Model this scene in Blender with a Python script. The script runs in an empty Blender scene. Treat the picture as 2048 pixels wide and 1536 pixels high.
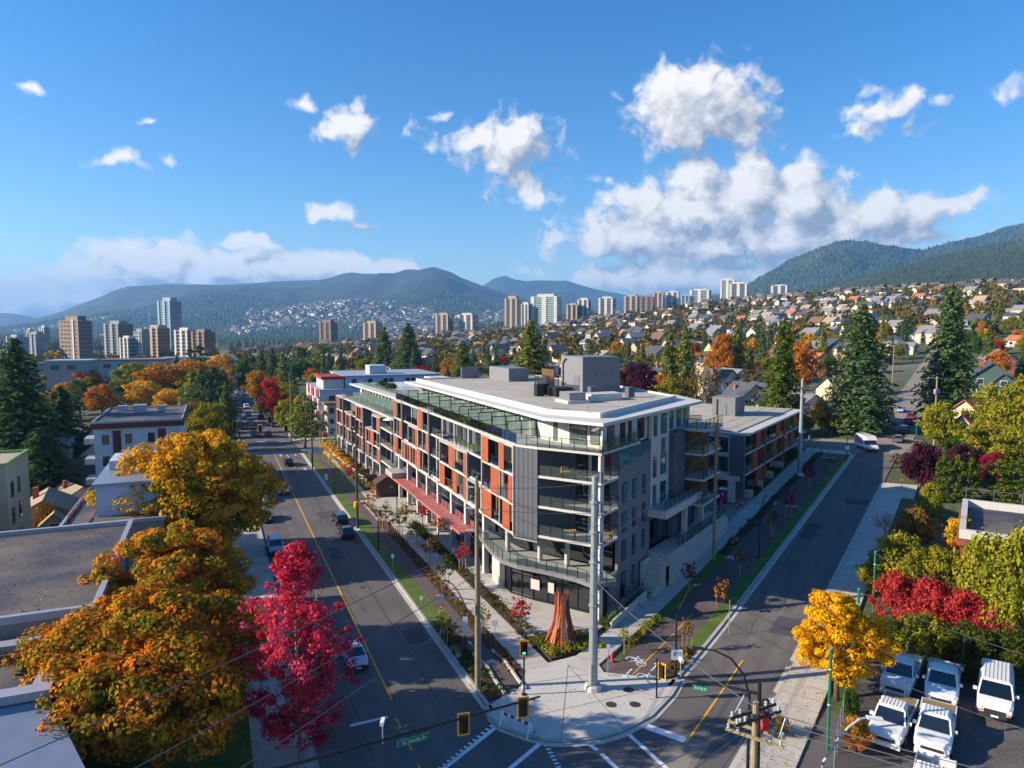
import bpy, math, random
import numpy as np
from mathutils import Vector, Matrix
random.seed(7); RNG = np.random.default_rng(11)
S = bpy.context.scene
COL = S.collection
pi = math.pi
def rad(a): return math.radians(a)

# ------------------------------------------------------------------ camera
FPX, CAMH, PITCH = 1400.0, 28.8, rad(4.41)
cam = bpy.data.cameras.new('camera'); cam.sensor_width = 36; cam.lens = FPX / 2048 * 36
cam.clip_start = 0.5; cam.clip_end = 60000
camo = bpy.data.objects.new('camera', cam); COL.objects.link(camo)
camo.location = (0, 0, CAMH); camo.rotation_euler = (pi / 2 - PITCH, 0, 0)
S.camera = camo
def ray(px, py):
    a = (px - 1024) / FPX; b = (768 - py) / FPX
    c, s = math.cos(PITCH), math.sin(PITCH)
    return Vector((a, c + b * s, -s + b * c))

# ------------------------------------------------------------------ light, sky, exposure
SUN_AZ, SUN_EL = rad(264), rad(23)          # sun stands left of the view, a little behind the camera
w = bpy.data.worlds.new('World'); S.world = w; w.use_nodes = True
nt = w.node_tree; nt.nodes.clear()
def N(t, k, **kw):
    n = t.nodes.new(k)
    for a, b in kw.items():
        if a[0] == 'i' and a[1:].isdigit():
            n.inputs[int(a[1:])].default_value = b
        else: setattr(n, a, b)
    return n
sky = N(nt, 'ShaderNodeTexSky', sky_type='NISHITA', sun_disc=False)
sky.sun_elevation = SUN_EL; sky.sun_rotation = SUN_AZ; sky.altitude = 0
sky.air_density = 1.0; sky.dust_density = 0.35; sky.ozone_density = 3.0
# clouds: (px, py, half width, half height, weight) in the photograph's view, turned into azimuth / elevation
CL = [(1395,215,140,85,1.15),(1345,190,80,55,.8),(1480,255,85,50,.55),(1380,275,95,32,.75),(1525,165,40,30,.5),
 (1010,290,115,52,.95),(1020,262,58,40,.9),(930,290,45,20,.5),(1040,365,75,42,.6),(1060,395,60,24,.45),
 (700,255,66,38,.9),(715,235,34,28,.7),(610,215,38,14,.6),(665,272,38,12,.6),(882,238,22,16,.45),(850,285,38,22,.35),
 (235,328,66,13,.6),(250,322,28,16,.7),(55,172,42,12,.42),(295,243,22,7,.3),(330,322,14,8,.3),
 (662,424,56,19,.95),(725,445,36,8,.35),(485,485,86,15,.8),(478,472,26,16,.7),
 (1775,212,105,24,.75),(1830,190,40,26,.6),(1735,180,22,18,.4),(1720,262,46,20,.4),(1828,270,34,26,.45),(2030,178,44,30,.6),
 (1400,432,230,74,1.35),(1400,385,90,64,1.1),(1500,370,70,66,1.1),(1580,405,130,72,1.25),(1300,415,100,46,.7),(1500,330,44,34,.8),
 (1300,480,230,42,1.25),(1420,495,240,36,1.2),(1240,560,110,36,.9),(1380,556,190,50,1.3),(1560,480,200,54,1.1),
 (1720,440,200,58,1.05),(1850,425,130,44,.7),(1950,400,64,26,.5),(1800,480,160,30,.8),(1500,540,120,36,.9),(1160,562,60,30,.7),
 (300,528,140,52,1.6),(250,518,70,30,1.2),(440,536,160,42,1.5),(560,538,150,40,1.5),(700,540,140,36,1.45),(800,544,80,24,1.1),(380,552,280,40,1.6),
 (120,594,210,38,1.5),(60,608,230,30,1.2),(240,580,100,24,.9),(520,570,260,16,.9),(1060,540,40,16,.4),(1215,360,32,13,.4),(1100,435,18,14,.35),(835,385,30,9,.25)]
def cloud_group(CL, detail):
    g = bpy.data.node_groups.new('cloud_field', 'ShaderNodeTree')
    g.interface.new_socket('uv', in_out='INPUT', socket_type='NodeSocketVector')
    g.interface.new_socket('field', in_out='OUTPUT', socket_type='NodeSocketFloat')
    gi = N(g, 'NodeGroupInput'); go = N(g, 'NodeGroupOutput')
    # billowing edge: warp the lookup, then add cauliflower noise
    n0 = N(g, 'ShaderNodeTexNoise', noise_dimensions='3D'); n0.inputs['Scale'].default_value = 26; n0.inputs['Detail'].default_value = 2
    g.links.new(gi.outputs[0], n0.inputs['Vector'])
    sub = N(g, 'ShaderNodeVectorMath', operation='SUBTRACT'); sub.inputs[1].default_value = (.5, .5, .5)
    g.links.new(n0.outputs['Color'], sub.inputs[0])
    sc = N(g, 'ShaderNodeVectorMath', operation='SCALE'); sc.inputs['Scale'].default_value = .036
    g.links.new(sub.outputs[0], sc.inputs[0])
    ad = N(g, 'ShaderNodeVectorMath', operation='ADD'); g.links.new(gi.outputs[0], ad.inputs[0]); g.links.new(sc.outputs[0], ad.inputs[1])
    prev = None
    for (px, py, hx_, hy_, wt) in CL:
        d = ray(px, py).normalized(); u = math.atan2(d.x, d.y); v = math.asin(d.z)
        k = math.hypot(1, (px - 1024) / FPX)
        ru = 1.18 * hx_ / FPX / k / k; rv = 1.22 * hy_ / FPX / k
        b = N(g, 'ShaderNodeVectorMath', operation='MULTIPLY_ADD'); b.inputs[1].default_value = (1 / ru, 1 / rv, 0); b.inputs[2].default_value = (-u / ru, -v / rv, 0); g.links.new(ad.outputs[0], b.inputs[0])
        c = N(g, 'ShaderNodeVectorMath', operation='LENGTH'); g.links.new(b.outputs[0], c.inputs[0])
        m = N(g, 'ShaderNodeMath', operation='MULTIPLY_ADD'); m.inputs[1].default_value = -wt; m.inputs[2].default_value = wt; g.links.new(c.outputs['Value'], m.inputs[0])
        if prev is not None:
            x = N(g, 'ShaderNodeMath', operation='MAXIMUM'); g.links.new(prev, x.inputs[0]); g.links.new(m.outputs[0], x.inputs[1]); prev = x.outputs[0]
        else: prev = m.outputs[0]
    n1 = N(g, 'ShaderNodeTexNoise', noise_dimensions='3D'); n1.inputs['Scale'].default_value = 30; n1.inputs['Detail'].default_value = detail; n1.inputs['Roughness'].default_value = .57
    g.links.new(ad.outputs[0], n1.inputs['Vector'])
    m1 = N(g, 'ShaderNodeMath', operation='MULTIPLY_ADD'); m1.inputs[1].default_value = 1.8; m1.inputs[2].default_value = -.90; g.links.new(n1.outputs['Fac'], m1.inputs[0])
    cl = N(g, 'ShaderNodeMath', operation='MAXIMUM'); cl.inputs[1].default_value = -.55; g.links.new(prev, cl.inputs[0])
    f = N(g, 'ShaderNodeMath', operation='ADD'); g.links.new(cl.outputs[0], f.inputs[0]); g.links.new(m1.outputs[0], f.inputs[1])
    g.links.new(f.outputs[0], go.inputs[0])
    return g
CG = cloud_group(CL, 7); CG2 = cloud_group([c for c in CL if c[2] > 50 and c[4] > .6], 4)
tc = N(nt, 'ShaderNodeTexCoord'); sx = N(nt, 'ShaderNodeSeparateXYZ'); nt.links.new(tc.outputs['Generated'], sx.inputs[0])
at2 = N(nt, 'ShaderNodeMath', operation='ARCTAN2'); nt.links.new(sx.outputs[0], at2.inputs[0]); nt.links.new(sx.outputs[1], at2.inputs[1])
# the same weather goes on all the way round: the azimuth is folded to and fro
ad1 = N(nt, 'ShaderNodeMath', operation='ADD'); ad1.inputs[1].default_value = .66 + 2.64 * 4; nt.links.new(at2.outputs[0], ad1.inputs[0])
pp = N(nt, 'ShaderNodeMath', operation='PINGPONG'); pp.inputs[1].default_value = 1.32; nt.links.new(ad1.outputs[0], pp.inputs[0])
sb1 = N(nt, 'ShaderNodeMath', operation='SUBTRACT'); sb1.inputs[1].default_value = .66; nt.links.new(pp.outputs[0], sb1.inputs[0])
asn = N(nt, 'ShaderNodeMath', operation='ARCSINE'); nt.links.new(sx.outputs[2], asn.inputs[0])
uv = N(nt, 'ShaderNodeCombineXYZ'); nt.links.new(sb1.outputs[0], uv.inputs[0]); nt.links.new(asn.outputs[0], uv.inputs[1])
def cg(off, CG):
    n = N(nt, 'ShaderNodeGroup'); n.node_tree = CG
    a = N(nt, 'ShaderNodeVectorMath', operation='ADD'); a.inputs[1].default_value = off
    nt.links.new(uv.outputs[0], a.inputs[0]); nt.links.new(a.outputs[0], n.inputs[0]); return n
g0, g1 = cg((0, 0, 0), CG), cg((-.020, .022, 0), CG2)
al = N(nt, 'ShaderNodeMapRange', interpolation_type='SMOOTHSTEP'); al.inputs[1].default_value = .02; al.inputs[2].default_value = .58; nt.links.new(g0.outputs[0], al.inputs[0])
df = N(nt, 'ShaderNodeMath', operation='SUBTRACT'); nt.links.new(g0.outputs[0], df.inputs[0]); nt.links.new(g1.outputs[0], df.inputs[1])
sh = N(nt, 'ShaderNodeMapRange'); sh.inputs[1].default_value = -.40; sh.inputs[2].default_value = .46; nt.links.new(df.outputs[0], sh.inputs[0])
cr = N(nt, 'ShaderNodeMix', data_type='RGBA'); cr.inputs[6].default_value = (.31, .35, .42, 1); cr.inputs[7].default_value = (1.0, .965, .91, 1); nt.links.new(sh.outputs[0], cr.inputs[0])  # sunlit and shaded cloud sides painted into the sky colour
hs = N(nt, 'ShaderNodeHueSaturation'); hs.inputs['Saturation'].default_value = 1.36; hs.inputs['Value'].default_value = 1.0; hs.inputs['Hue'].default_value = .506
nt.links.new(sky.outputs[0], hs.inputs['Color'])
bg1 = N(nt, 'ShaderNodeBackground'); bg1.inputs[1].default_value = .092; nt.links.new(hs.outputs[0], bg1.inputs[0])
bg2 = N(nt, 'ShaderNodeBackground'); bg2.inputs[1].default_value = .53; nt.links.new(cr.outputs[2], bg2.inputs[0])
mx = N(nt, 'ShaderNodeMixShader'); nt.links.new(al.outputs[0], mx.inputs[0]); nt.links.new(bg1.outputs[0], mx.inputs[1]); nt.links.new(bg2.outputs[0], mx.inputs[2])
wo = N(nt, 'ShaderNodeOutputWorld'); nt.links.new(mx.outputs[0], wo.inputs[0])
sun = bpy.data.lights.new('sun', 'SUN'); sun.energy = 5.0; sun.angle = rad(.53); sun.color = (1.0, .86, .68)
suno = bpy.data.objects.new('sun', sun); COL.objects.link(suno); suno.location = (-80, -10, 90)
sd = Vector((math.sin(SUN_AZ) * math.cos(SUN_EL), math.cos(SUN_AZ) * math.cos(SUN_EL), math.sin(SUN_EL)))
suno.rotation_euler = sd.to_track_quat('Z', 'Y').to_euler()
w.cycles.sampling_method = 'NONE'
vs = S.view_settings; vs.view_transform = 'Standard'; vs.look = 'None'; vs.gamma = 1; vs.exposure = 1.10; vs.use_curve_mapping = False
cy = S.cycles; cy.max_bounces = 5; cy.diffuse_bounces = 2; cy.glossy_bounces = 2; cy.transmission_bounces = 3; cy.transparent_max_bounces = 10; cy.volume_bounces = 0
cy.use_denoising = True; cy.caustics_reflective = False; cy.caustics_refractive = False; cy.sample_clamp_indirect = 4

# ------------------------------------------------------------------ place frames
AL, AR = rad(-23.1), rad(33.8)                 # azimuths of the avenue (left) and of the side street (right)
EL_, NL_ = (math.sin(AL), math.cos(AL)), (math.cos(AL), -math.sin(AL))
ER_, NR_ = (math.sin(AR), math.cos(AR)), (math.cos(AR), -math.sin(AR))
CX, CY = 8.7, 67.2                              # front corner of the apartment block
def Lw(p, s): return (p * NL_[0] + s * EL_[0], p * NL_[1] + s * EL_[1])
def Rw(t, o): return (CX + t * ER_[0] + o * NR_[0], CY + t * ER_[1] + o * NR_[1])
def toL(x, y): return (x * NL_[0] + y * NL_[1], x * EL_[0] + y * EL_[1])
def toR(x, y): return ((x - CX) * ER_[0] + (y - CY) * ER_[1], (x - CX) * NR_[0] + (y - CY) * NR_[1])
GK = [(-1500, -14), (-300, -6), (-40, -.6), (-15, 0), (33, 0), (38, .15), (200, 11.0), (420, 35), (620, 60), (900, 84), (1600, 118), (20000, 400)]
GX, GZ = [k[0] for k in GK], [k[1] for k in GK]
def Gp(p): return float(np.interp(p, GX, GZ))
def gz(x, y):
    p, s = toL(x, y); z = Gp(p)
    return z if s < 900 else max(min(z, -14), z - .04 * (s - 900))
def at(px, py, z):
    d = ray(px, py); t = (z - CAMH) / d.z
    return Vector((d.x * t, d.y * t, z))
def gnd(px, py, dz=0):
    """the point of the ground seen at a photograph pixel"""
    z = 0.0
    for _ in range(50):
        P = at(px, py, z + dz); z = .5 * z + .5 * gz(P.x, P.y)
    return Vector((P.x, P.y, z))
def atY(px, py, Y):
    d = ray(px, py); t = Y / d.y
    return Vector((d.x * t, Y, CAMH + d.z * t))

# ------------------------------------------------------------------ materials
def lin(h):
    h = h.lstrip('#'); r = [int(h[i:i + 2], 16) / 255 for i in (0, 2, 4)]
    return tuple(c / 12.92 if c <= .04045 else ((c + .055) / 1.055) ** 2.4 for c in r) + (1,)
MATS = {}
def mat(name, col, rough=.75, var=.12, scale=1.5, metal=0., bump=0., bscale=8., fine=0., col2=None, mixs=.4, spec=.4, island=0., coat=0., streak=None):
    """procedural surface: base colour, slow blotches (var), optional second colour in patches, fine grain and bump"""
    if name in MATS: return MATS[name]
    m = bpy.data.materials.new(name); m.use_nodes = True; t = m.node_tree; b = t.nodes['Principled BSDF']
    c = lin(col) if isinstance(col, str) else tuple(col) + (1,)
    b.inputs['Roughness'].default_value = rough; b.inputs['Metallic'].default_value = metal
    b.inputs['Specular IOR Level'].default_value = spec
    if coat: b.inputs['Coat Weight'].default_value = coat; b.inputs['Coat Roughness'].default_value = .05
    tcn = N(t, 'ShaderNodeTexCoord'); n1 = N(t, 'ShaderNodeTexNoise'); n1.inputs['Scale'].default_value = scale; n1.inputs['Detail'].default_value = 5
    geo = N(t, 'ShaderNodeNewGeometry')
    t.links.new(geo.outputs['Position'], n1.inputs['Vector'])
    out = None
    if col2 is not None:
        c2 = lin(col2)
        rp = N(t, 'ShaderNodeMapRange'); rp.inputs[1].default_value = mixs; rp.inputs[2].default_value = mixs + .2
        n2 = N(t, 'ShaderNodeTexNoise'); n2.inputs['Scale'].default_value = scale * .37; n2.inputs['Detail'].default_value = 6
        t.links.new(geo.outputs['Position'], n2.inputs['Vector']); t.links.new(n2.outputs['Fac'], rp.inputs[0])
        mm = N(t, 'ShaderNodeMix', data_type='RGBA'); mm.inputs[6].default_value = c; mm.inputs[7].default_value = c2
        t.links.new(rp.outputs[0], mm.inputs[0]); out = mm.outputs[2]
    hs_ = N(t, 'ShaderNodeHueSaturation')
    if out: t.links.new(out, hs_.inputs['Color'])
    else: hs_.inputs['Color'].default_value = c
    mr = N(t, 'ShaderNodeMapRange'); mr.inputs[1].default_value = .25; mr.inputs[2].default_value = .75; mr.inputs[3].default_value = 1 - var; mr.inputs[4].default_value = 1 + var
    t.links.new(n1.outputs['Fac'], mr.inputs[0]); val = mr.outputs[0]
    if fine:
        n3 = N(t, 'ShaderNodeTexNoise'); n3.inputs['Scale'].default_value = bscale; n3.inputs['Detail'].default_value = 3
        t.links.new(geo.outputs['Position'], n3.inputs['Vector'])
        m3 = N(t, 'ShaderNodeMapRange'); m3.inputs[1].default_value = .3; m3.inputs[2].default_value = .7; m3.inputs[3].default_value = 1 - fine; m3.inputs[4].default_value = 1 + fine
        t.links.new(n3.outputs['Fac'], m3.inputs[0])
        mu = N(t, 'ShaderNodeMath', operation='MULTIPLY'); t.links.new(val, mu.inputs[0]); t.links.new(m3.outputs[0], mu.inputs[1]); val = mu.outputs[0]
    if island:
        mi = N(t, 'ShaderNodeMapRange'); mi.inputs[3].default_value = 1 - island; mi.inputs[4].default_value = 1 + island
        t.links.new(geo.outputs['Random Per Island'], mi.inputs[0])
        mu = N(t, 'ShaderNodeMath', operation='MULTIPLY'); t.links.new(val, mu.inputs[0]); t.links.new(mi.outputs[0], mu.inputs[1]); val = mu.outputs[0]
    if streak is not None:      # wear drawn out along the direction of travel
        vr = N(t, 'ShaderNodeVectorRotate', rotation_type='Z_AXIS'); vr.inputs['Angle'].default_value = streak; t.links.new(geo.outputs['Position'], vr.inputs['Vector'])
        vm = N(t, 'ShaderNodeVectorMath', operation='MULTIPLY'); vm.inputs[1].default_value = (.9, .03, 1); t.links.new(vr.outputs[0], vm.inputs[0])
        n5 = N(t, 'ShaderNodeTexNoise'); n5.inputs['Scale'].default_value = 1.0; n5.inputs['Detail'].default_value = 4; t.links.new(vm.outputs[0], n5.inputs['Vector'])
        m5 = N(t, 'ShaderNodeMapRange'); m5.inputs[1].default_value = .3; m5.inputs[2].default_value = .7; m5.inputs[3].default_value = .84; m5.inputs[4].default_value = 1.16; t.links.new(n5.outputs['Fac'], m5.inputs[0])
        mu = N(t, 'ShaderNodeMath', operation='MULTIPLY'); t.links.new(val, mu.inputs[0]); t.links.new(m5.outputs[0], mu.inputs[1]); val = mu.outputs[0]
    t.links.new(val, hs_.inputs['Value']); t.links.new(hs_.outputs[0], b.inputs['Base Color'])
    if bump:
        n4 = N(t, 'ShaderNodeTexNoise'); n4.inputs['Scale'].default_value = bscale; n4.inputs['Detail'].default_value = 4
        t.links.new(geo.outputs['Position'], n4.inputs['Vector'])
        bp = N(t, 'ShaderNodeBump'); bp.inputs['Strength'].default_value = bump; bp.inputs['Distance'].default_value = .05
        t.links.new(n4.outputs['Fac'], bp.inputs['Height']); t.links.new(bp.outputs[0], b.inputs['Normal'])
    MATS[name] = m; return m
def glassm(name, tint, alpha=.55, rough=.04, dark=None):
    """architectural glass: mirror-like coat over a see-through tint (alpha 1 = opaque dark pane)"""
    if name in MATS: return MATS[name]
    m = bpy.data.materials.new(name); m.use_nodes = True; t = m.node_tree; t.nodes.clear()
    o = N(t, 'ShaderNodeOutputMaterial'); gl = N(t, 'ShaderNodeBsdfGlossy'); gl.inputs['Roughness'].default_value = rough; gl.inputs['Color'].default_value = (.9, .95, 1, 1)
    fr = N(t, 'ShaderNodeFresnel'); fr.inputs[0].default_value = 1.55
    fa = N(t, 'ShaderNodeMath', operation='MULTIPLY_ADD'); fa.inputs[1].default_value = 1.0; fa.inputs[2].default_value = .06; t.links.new(fr.outputs[0], fa.inputs[0])
    if alpha >= 1:
        base = N(t, 'ShaderNodeBsdfDiffuse'); base.inputs[0].default_value = lin(tint)
        geo = N(t, 'ShaderNodeNewGeometry'); hs_ = N(t, 'ShaderNodeHueSaturation'); hs_.inputs['Color'].default_value = lin(tint)
        mi = N(t, 'ShaderNodeMapRange'); mi.inputs[3].default_value = .5; mi.inputs[4].default_value = 1.7
        oi = N(t, 'ShaderNodeObjectInfo'); t.links.new(oi.outputs['Random'], mi.inputs[0]); t.links.new(mi.outputs[0], hs_.inputs['Value']); t.links.new(hs_.outputs[0], base.inputs[0])
        bo = base.outputs[0]
    else:
        tr = N(t, 'ShaderNodeBsdfTransparent'); tr.inputs[0].default_value = lin(tint)
        di = N(t, 'ShaderNodeBsdfTranslucent' if name == 'screen_glass' else 'ShaderNodeBsdfDiffuse'); di.inputs[0].default_value = lin(dark or tint)
        mb = N(t, 'ShaderNodeMixShader'); mb.inputs[0].default_value = alpha; t.links.new(tr.outputs[0], mb.inputs[1]); t.links.new(di.outputs[0], mb.inputs[2]); bo = mb.outputs[0]
    m2 = N(t, 'ShaderNodeMixShader'); t.links.new(fa.outputs[0], m2.inputs[0]); t.links.new(bo, m2.inputs[1]); t.links.new(gl.outputs[0], m2.inputs[2])
    t.links.new(m2.outputs[0], o.inputs[0]); MATS[name] = m; return m
def leafm(name, cols, scale=.45, trans=.35, vary=.35, gain=1.):
    """leaf surface: true leaf colours in patches through the crown, each leaf a little different, light passing through"""
    if name in MATS: return MATS[name]
    m = bpy.data.materials.new(name); m.use_nodes = True; t = m.node_tree; t.nodes.clear()
    o = N(t, 'ShaderNodeOutputMaterial'); geo = N(t, 'ShaderNodeNewGeometry'); oi = N(t, 'ShaderNodeObjectInfo')
    n1 = N(t, 'ShaderNodeTexNoise'); n1.inputs['Scale'].default_value = scale; n1.inputs['Detail'].default_value = 2
    t.links.new(geo.outputs['Position'], n1.inputs['Vector'])
    ma = N(t, 'ShaderNodeMath', operation='MULTIPLY_ADD'); ma.inputs[1].default_value = .34; t.links.new(geo.outputs['Random Per Island'], ma.inputs[0])
    sc_ = N(t, 'ShaderNodeMath', operation='MULTIPLY_ADD'); sc_.inputs[1].default_value = 1.5; sc_.inputs[2].default_value = -.42; t.links.new(n1.outputs['Fac'], sc_.inputs[0])
    t.links.new(sc_.outputs[0], ma.inputs[2])
    rp = N(t, 'ShaderNodeValToRGB'); e = rp.color_ramp.elements
    while len(e) < len(cols): e.new(.5)
    for i, c in enumerate(cols): e[i].position = i / max(1, len(cols) - 1); e[i].color = lin(c)
    t.links.new(ma.outputs[0], rp.inputs[0])
    hs_ = N(t, 'ShaderNodeHueSaturation'); mi = N(t, 'ShaderNodeMapRange'); mi.inputs[3].default_value = (1 - vary) * gain; mi.inputs[4].default_value = (1 + vary) * gain
    mu = N(t, 'ShaderNodeMath', operation='MULTIPLY'); mu.inputs[1].default_value = 7.31; fr = N(t, 'ShaderNodeMath', operation='FRACT')
    t.links.new(geo.outputs['Random Per Island'], mu.inputs[0]); t.links.new(mu.outputs[0], fr.inputs[0]); t.links.new(fr.outputs[0], mi.inputs[0])
    t.links.new(mi.outputs[0], hs_.inputs['Value']); t.links.new(rp.outputs[0], hs_.inputs['Color'])
    d = N(t, 'ShaderNodeBsdfDiffuse'); tl = N(t, 'ShaderNodeBsdfTranslucent'); t.links.new(hs_.outputs[0], d.inputs[0]); t.links.new(hs_.outputs[0], tl.inputs[0])
    mxx = N(t, 'ShaderNodeMixShader'); mxx.inputs[0].default_value = trans; t.links.new(d.outputs[0], mxx.inputs[1]); t.links.new(tl.outputs[0], mxx.inputs[2])
    t.links.new(mxx.outputs[0], o.inputs[0]); MATS[name] = m; return m
def emit(name, col, st):
    if name in MATS: return MATS[name]
    m = bpy.data.materials.new(name); m.use_nodes = True; b = m.node_tree.nodes['Principled BSDF']
    b.inputs['Base Color'].default_value = lin(col); b.inputs['Emission Color'].default_value = lin(col); b.inputs['Emission Strength'].default_value = st
    MATS[name] = m; return m

# ------------------------------------------------------------------ mesh helpers
class MB:
    def __init__(self): self.v = []; self.f = []; self.m = []
    def face(self, pts, m=0):
        n = len(self.v); self.v.extend([tuple(p) for p in pts]); self.f.append(tuple(range(n, n + len(pts)))); self.m.append(m); return self
    def box(self, x0, x1, y0, y1, z0, z1, m=0):
        n = len(self.v)
        self.v += [(x0, y0, z0), (x1, y0, z0), (x1, y1, z0), (x0, y1, z0), (x0, y0, z1), (x1, y0, z1), (x1, y1, z1), (x0, y1, z1)]
        for q in ((3, 2, 1, 0), (4, 5, 6, 7), (0, 1, 5, 4), (1, 2, 6, 5), (2, 3, 7, 6), (3, 0, 4, 7)):
            self.f.append(tuple(n + i for i in q)); self.m.append(m)
        return self
    def prism(self, poly, z0, z1, m=0, mtop=None):
        """poly (x,y) counter-clockwise; z0/z1 numbers or lists"""
        k = len(poly); n = len(self.v)
        za = z0 if isinstance(z0, (list, tuple)) else [z0] * k; zb = z1 if isinstance(z1, (list, tuple)) else [z1] * k
        if sum(poly[i][0] * poly[(i + 1) % k][1] - poly[(i + 1) % k][0] * poly[i][1] for i in range(k)) < 0:
            poly = poly[::-1]; za = za[::-1]; zb = zb[::-1]
        self.v += [(p[0], p[1], za[i]) for i, p in enumerate(poly)] + [(p[0], p[1], zb[i]) for i, p in enumerate(poly)]
        self.f.append(tuple(n + i for i in range(k - 1, -1, -1))); self.m.append(m)
        self.f.append(tuple(n + k + i for i in range(k))); self.m.append(m if mtop is None else mtop)
        for i in range(k):
            j = (i + 1) % k; self.f.append((n + i, n + j, n + k + j, n + k + i)); self.m.append(m)
        return self
    def bar(self, a, b, wx, wz, m=0, up=(0, 0, 1)):
        """square bar from a to b"""
        a, b = Vector(a), Vector(b); d = (b - a).normalized(); u = Vector(up)
        if abs(d.dot(u)) > .98: u = Vector((1, 0, 0))
        s = d.cross(u).normalized() * wx / 2; u = s.cross(d).normalized() * wz / 2
        n = len(self.v)
        for c in (a, b): self.v += [tuple(c - s - u), tuple(c + s - u), tuple(c + s + u), tuple(c - s + u)]
        for q in ((0, 3, 2, 1), (4, 5, 6, 7), (0, 1, 5, 4), (1, 2, 6, 5), (2, 3, 7, 6), (3, 0, 4, 7)):
            self.f.append(tuple(n + i for i in q)); self.m.append(m)
        return self
    def tube(self, pts, r, k=6, m=0, cap=True):
        pts = [Vector(p) for p in pts]; rs = r if isinstance(r, (list, tuple)) else [r] * len(pts); n = len(self.v)
        for i, p in enumerate(pts):
            d = (pts[min(i + 1, len(pts) - 1)] - pts[max(i - 1, 0)]).normalized(); u = Vector((0, 0, 1)) if abs(d.z) < .95 else Vector((0, 1, 0))
            s = d.cross(u).normalized(); u = s.cross(d)
            for j in range(k):
                a = 2 * pi * j / k; self.v.append(tuple(p + (s * math.cos(a) + u * math.sin(a)) * rs[i]))
        for i in range(len(pts) - 1):
            for j in range(k):
                a, b = n + i * k + j, n + i * k + (j + 1) % k; self.f.append((a, a + k, b + k, b)); self.m.append(m)
        if cap:
            self.f.append(tuple(n + j for j in range(k))); self.m.append(m)
            e = n + (len(pts) - 1) * k; self.f.append(tuple(e + k - 1 - j for j in range(k))); self.m.append(m)
        return self
    def lathe(self, prof, k=10, c=(0, 0), m=0):
        n = len(self.v)
        for (r, z) in prof:
            for j in range(k):
                a = 2 * pi * j / k; self.v.append((c[0] + r * math.cos(a), c[1] + r * math.sin(a), z))
        for i in range(len(prof) - 1):
            for j in range(k):
                a, b = n + i * k + j, n + i * k + (j + 1) % k; self.f.append((a, b, b + k, a + k)); self.m.append(m)
        self.f.append(tuple(n + k - 1 - j for j in range(k))); self.m.append(m)
        e = n + (len(prof) - 1) * k; self.f.append(tuple(e + j for j in range(k))); self.m.append(m)
        return self
    def move(self, dx=0, dy=0, dz=0, rz=0, sc=1):
        c, s = math.cos(rz), math.sin(rz)
        self.v = [((x * c - y * s) * sc + dx, (x * s + y * c) * sc + dy, z * sc + dz) for x, y, z in self.v]; return self
    def mesh(self, name, mats, smooth=False):
        me = bpy.data.meshes.new(name); me.from_pydata(self.v, [], self.f)
        for q in (mats if isinstance(mats, (list, tuple)) else [mats]): me.materials.append(MATS[q] if isinstance(q, str) else q)
        if any(self.m): me.polygons.foreach_set('material_index', self.m)
        if smooth: me.polygons.foreach_set('use_smooth', [True] * len(me.polygons))
        me.update(); return me
def link(name, me, parent=None, loc=(0, 0, 0), rz=0):
    o = bpy.data.objects.new(name, me); COL.objects.link(o)
    if parent is not None: o.parent = parent
    o.location = loc
    if rz: o.rotation_euler = (0, 0, rz)
    return o
def ob(name, b, mats, parent=None, loc=(0, 0, 0), rz=0, smooth=False):
    return link(name, b.mesh(name, mats, smooth), parent, loc, rz)
def tag(o, label, cat, group=None):
    o['label'] = label; o['category'] = cat
    if group: o['group'] = group
    return o
def thing(name, label, cat, loc=(0, 0, 0), rz=0, group=None):
    o = bpy.data.objects.new(name, None); COL.objects.link(o); o.location = loc; o.rotation_euler = (0, 0, rz); o.empty_display_size = .3
    return tag(o, label, cat, group)
def struct(name, b, mats, smooth=False, kind='structure', label=None):
    o = ob(name, b, mats, None, smooth=smooth); o['kind'] = kind
    if label: o['label'] = label
    return o
def copy_tree(o, parent=None):
    c = o.copy(); COL.objects.link(c); c.parent = parent
    for ch in o.children: copy_tree(ch, c)
    return c
def put(root, loc, rz=0, sc=1, label=None, group=None, first=[set()]):
    """place a thing: the first call moves the original, later calls copy it"""
    if root.name in first[0]: o = copy_tree(root)
    else: first[0].add(root.name); o = root
    o.location = loc; o.rotation_euler = (0, 0, rz); o.scale = (sc, sc, sc) if not isinstance(sc, tuple) else sc
    if label: o['label'] = label
    if group: o['group'] = group
    return o
# ------------------------------------------------------------------ ground materials
GK[:] = [(-1500, -14), (-300, -6), (-40, -.6), (-15, 0), (40, 0), (45, .18), (200, 11.0), (420, 28), (560, 43), (720, 67), (900, 84), (1600, 118), (9000, 220)]
GX[:] = [k[0] for k in GK]; GZ[:] = [k[1] for k in GK]
mat('asphalt', '#5e5957', .88, .16, .35, fine=.16, bscale=16, bump=.15, col2='#5a5655', mixs=.45)
mat('asphalt_avenue', '#5e5957', .88, .14, .3, fine=.16, bscale=16, bump=.15, col2='#585454', mixs=.48, streak=AL)
mat('asphalt_side', '#655f5a', .88, .12, .3, fine=.16, bscale=16, bump=.15, col2='#605b57', mixs=.48, streak=AR)
mat('asphalt_old', '#867c71', .9, .14, .3, fine=.12, bscale=14, bump=.12, col2='#756d65', mixs=.5)
mat('path_asphalt', '#5c4f4c', .9, .10, .5, fine=.12, bscale=20)
mat('concrete', '#b3aea4', .85, .11, .6, fine=.07, bscale=12, col2='#a39e93', mixs=.55)
mat('concrete_pale', '#bab6ad', .85, .08, .7, fine=.05, bscale=10)
mat('kerb_concrete', '#a5a29a', .85, .14, .9, fine=.08, bscale=10)
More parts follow.
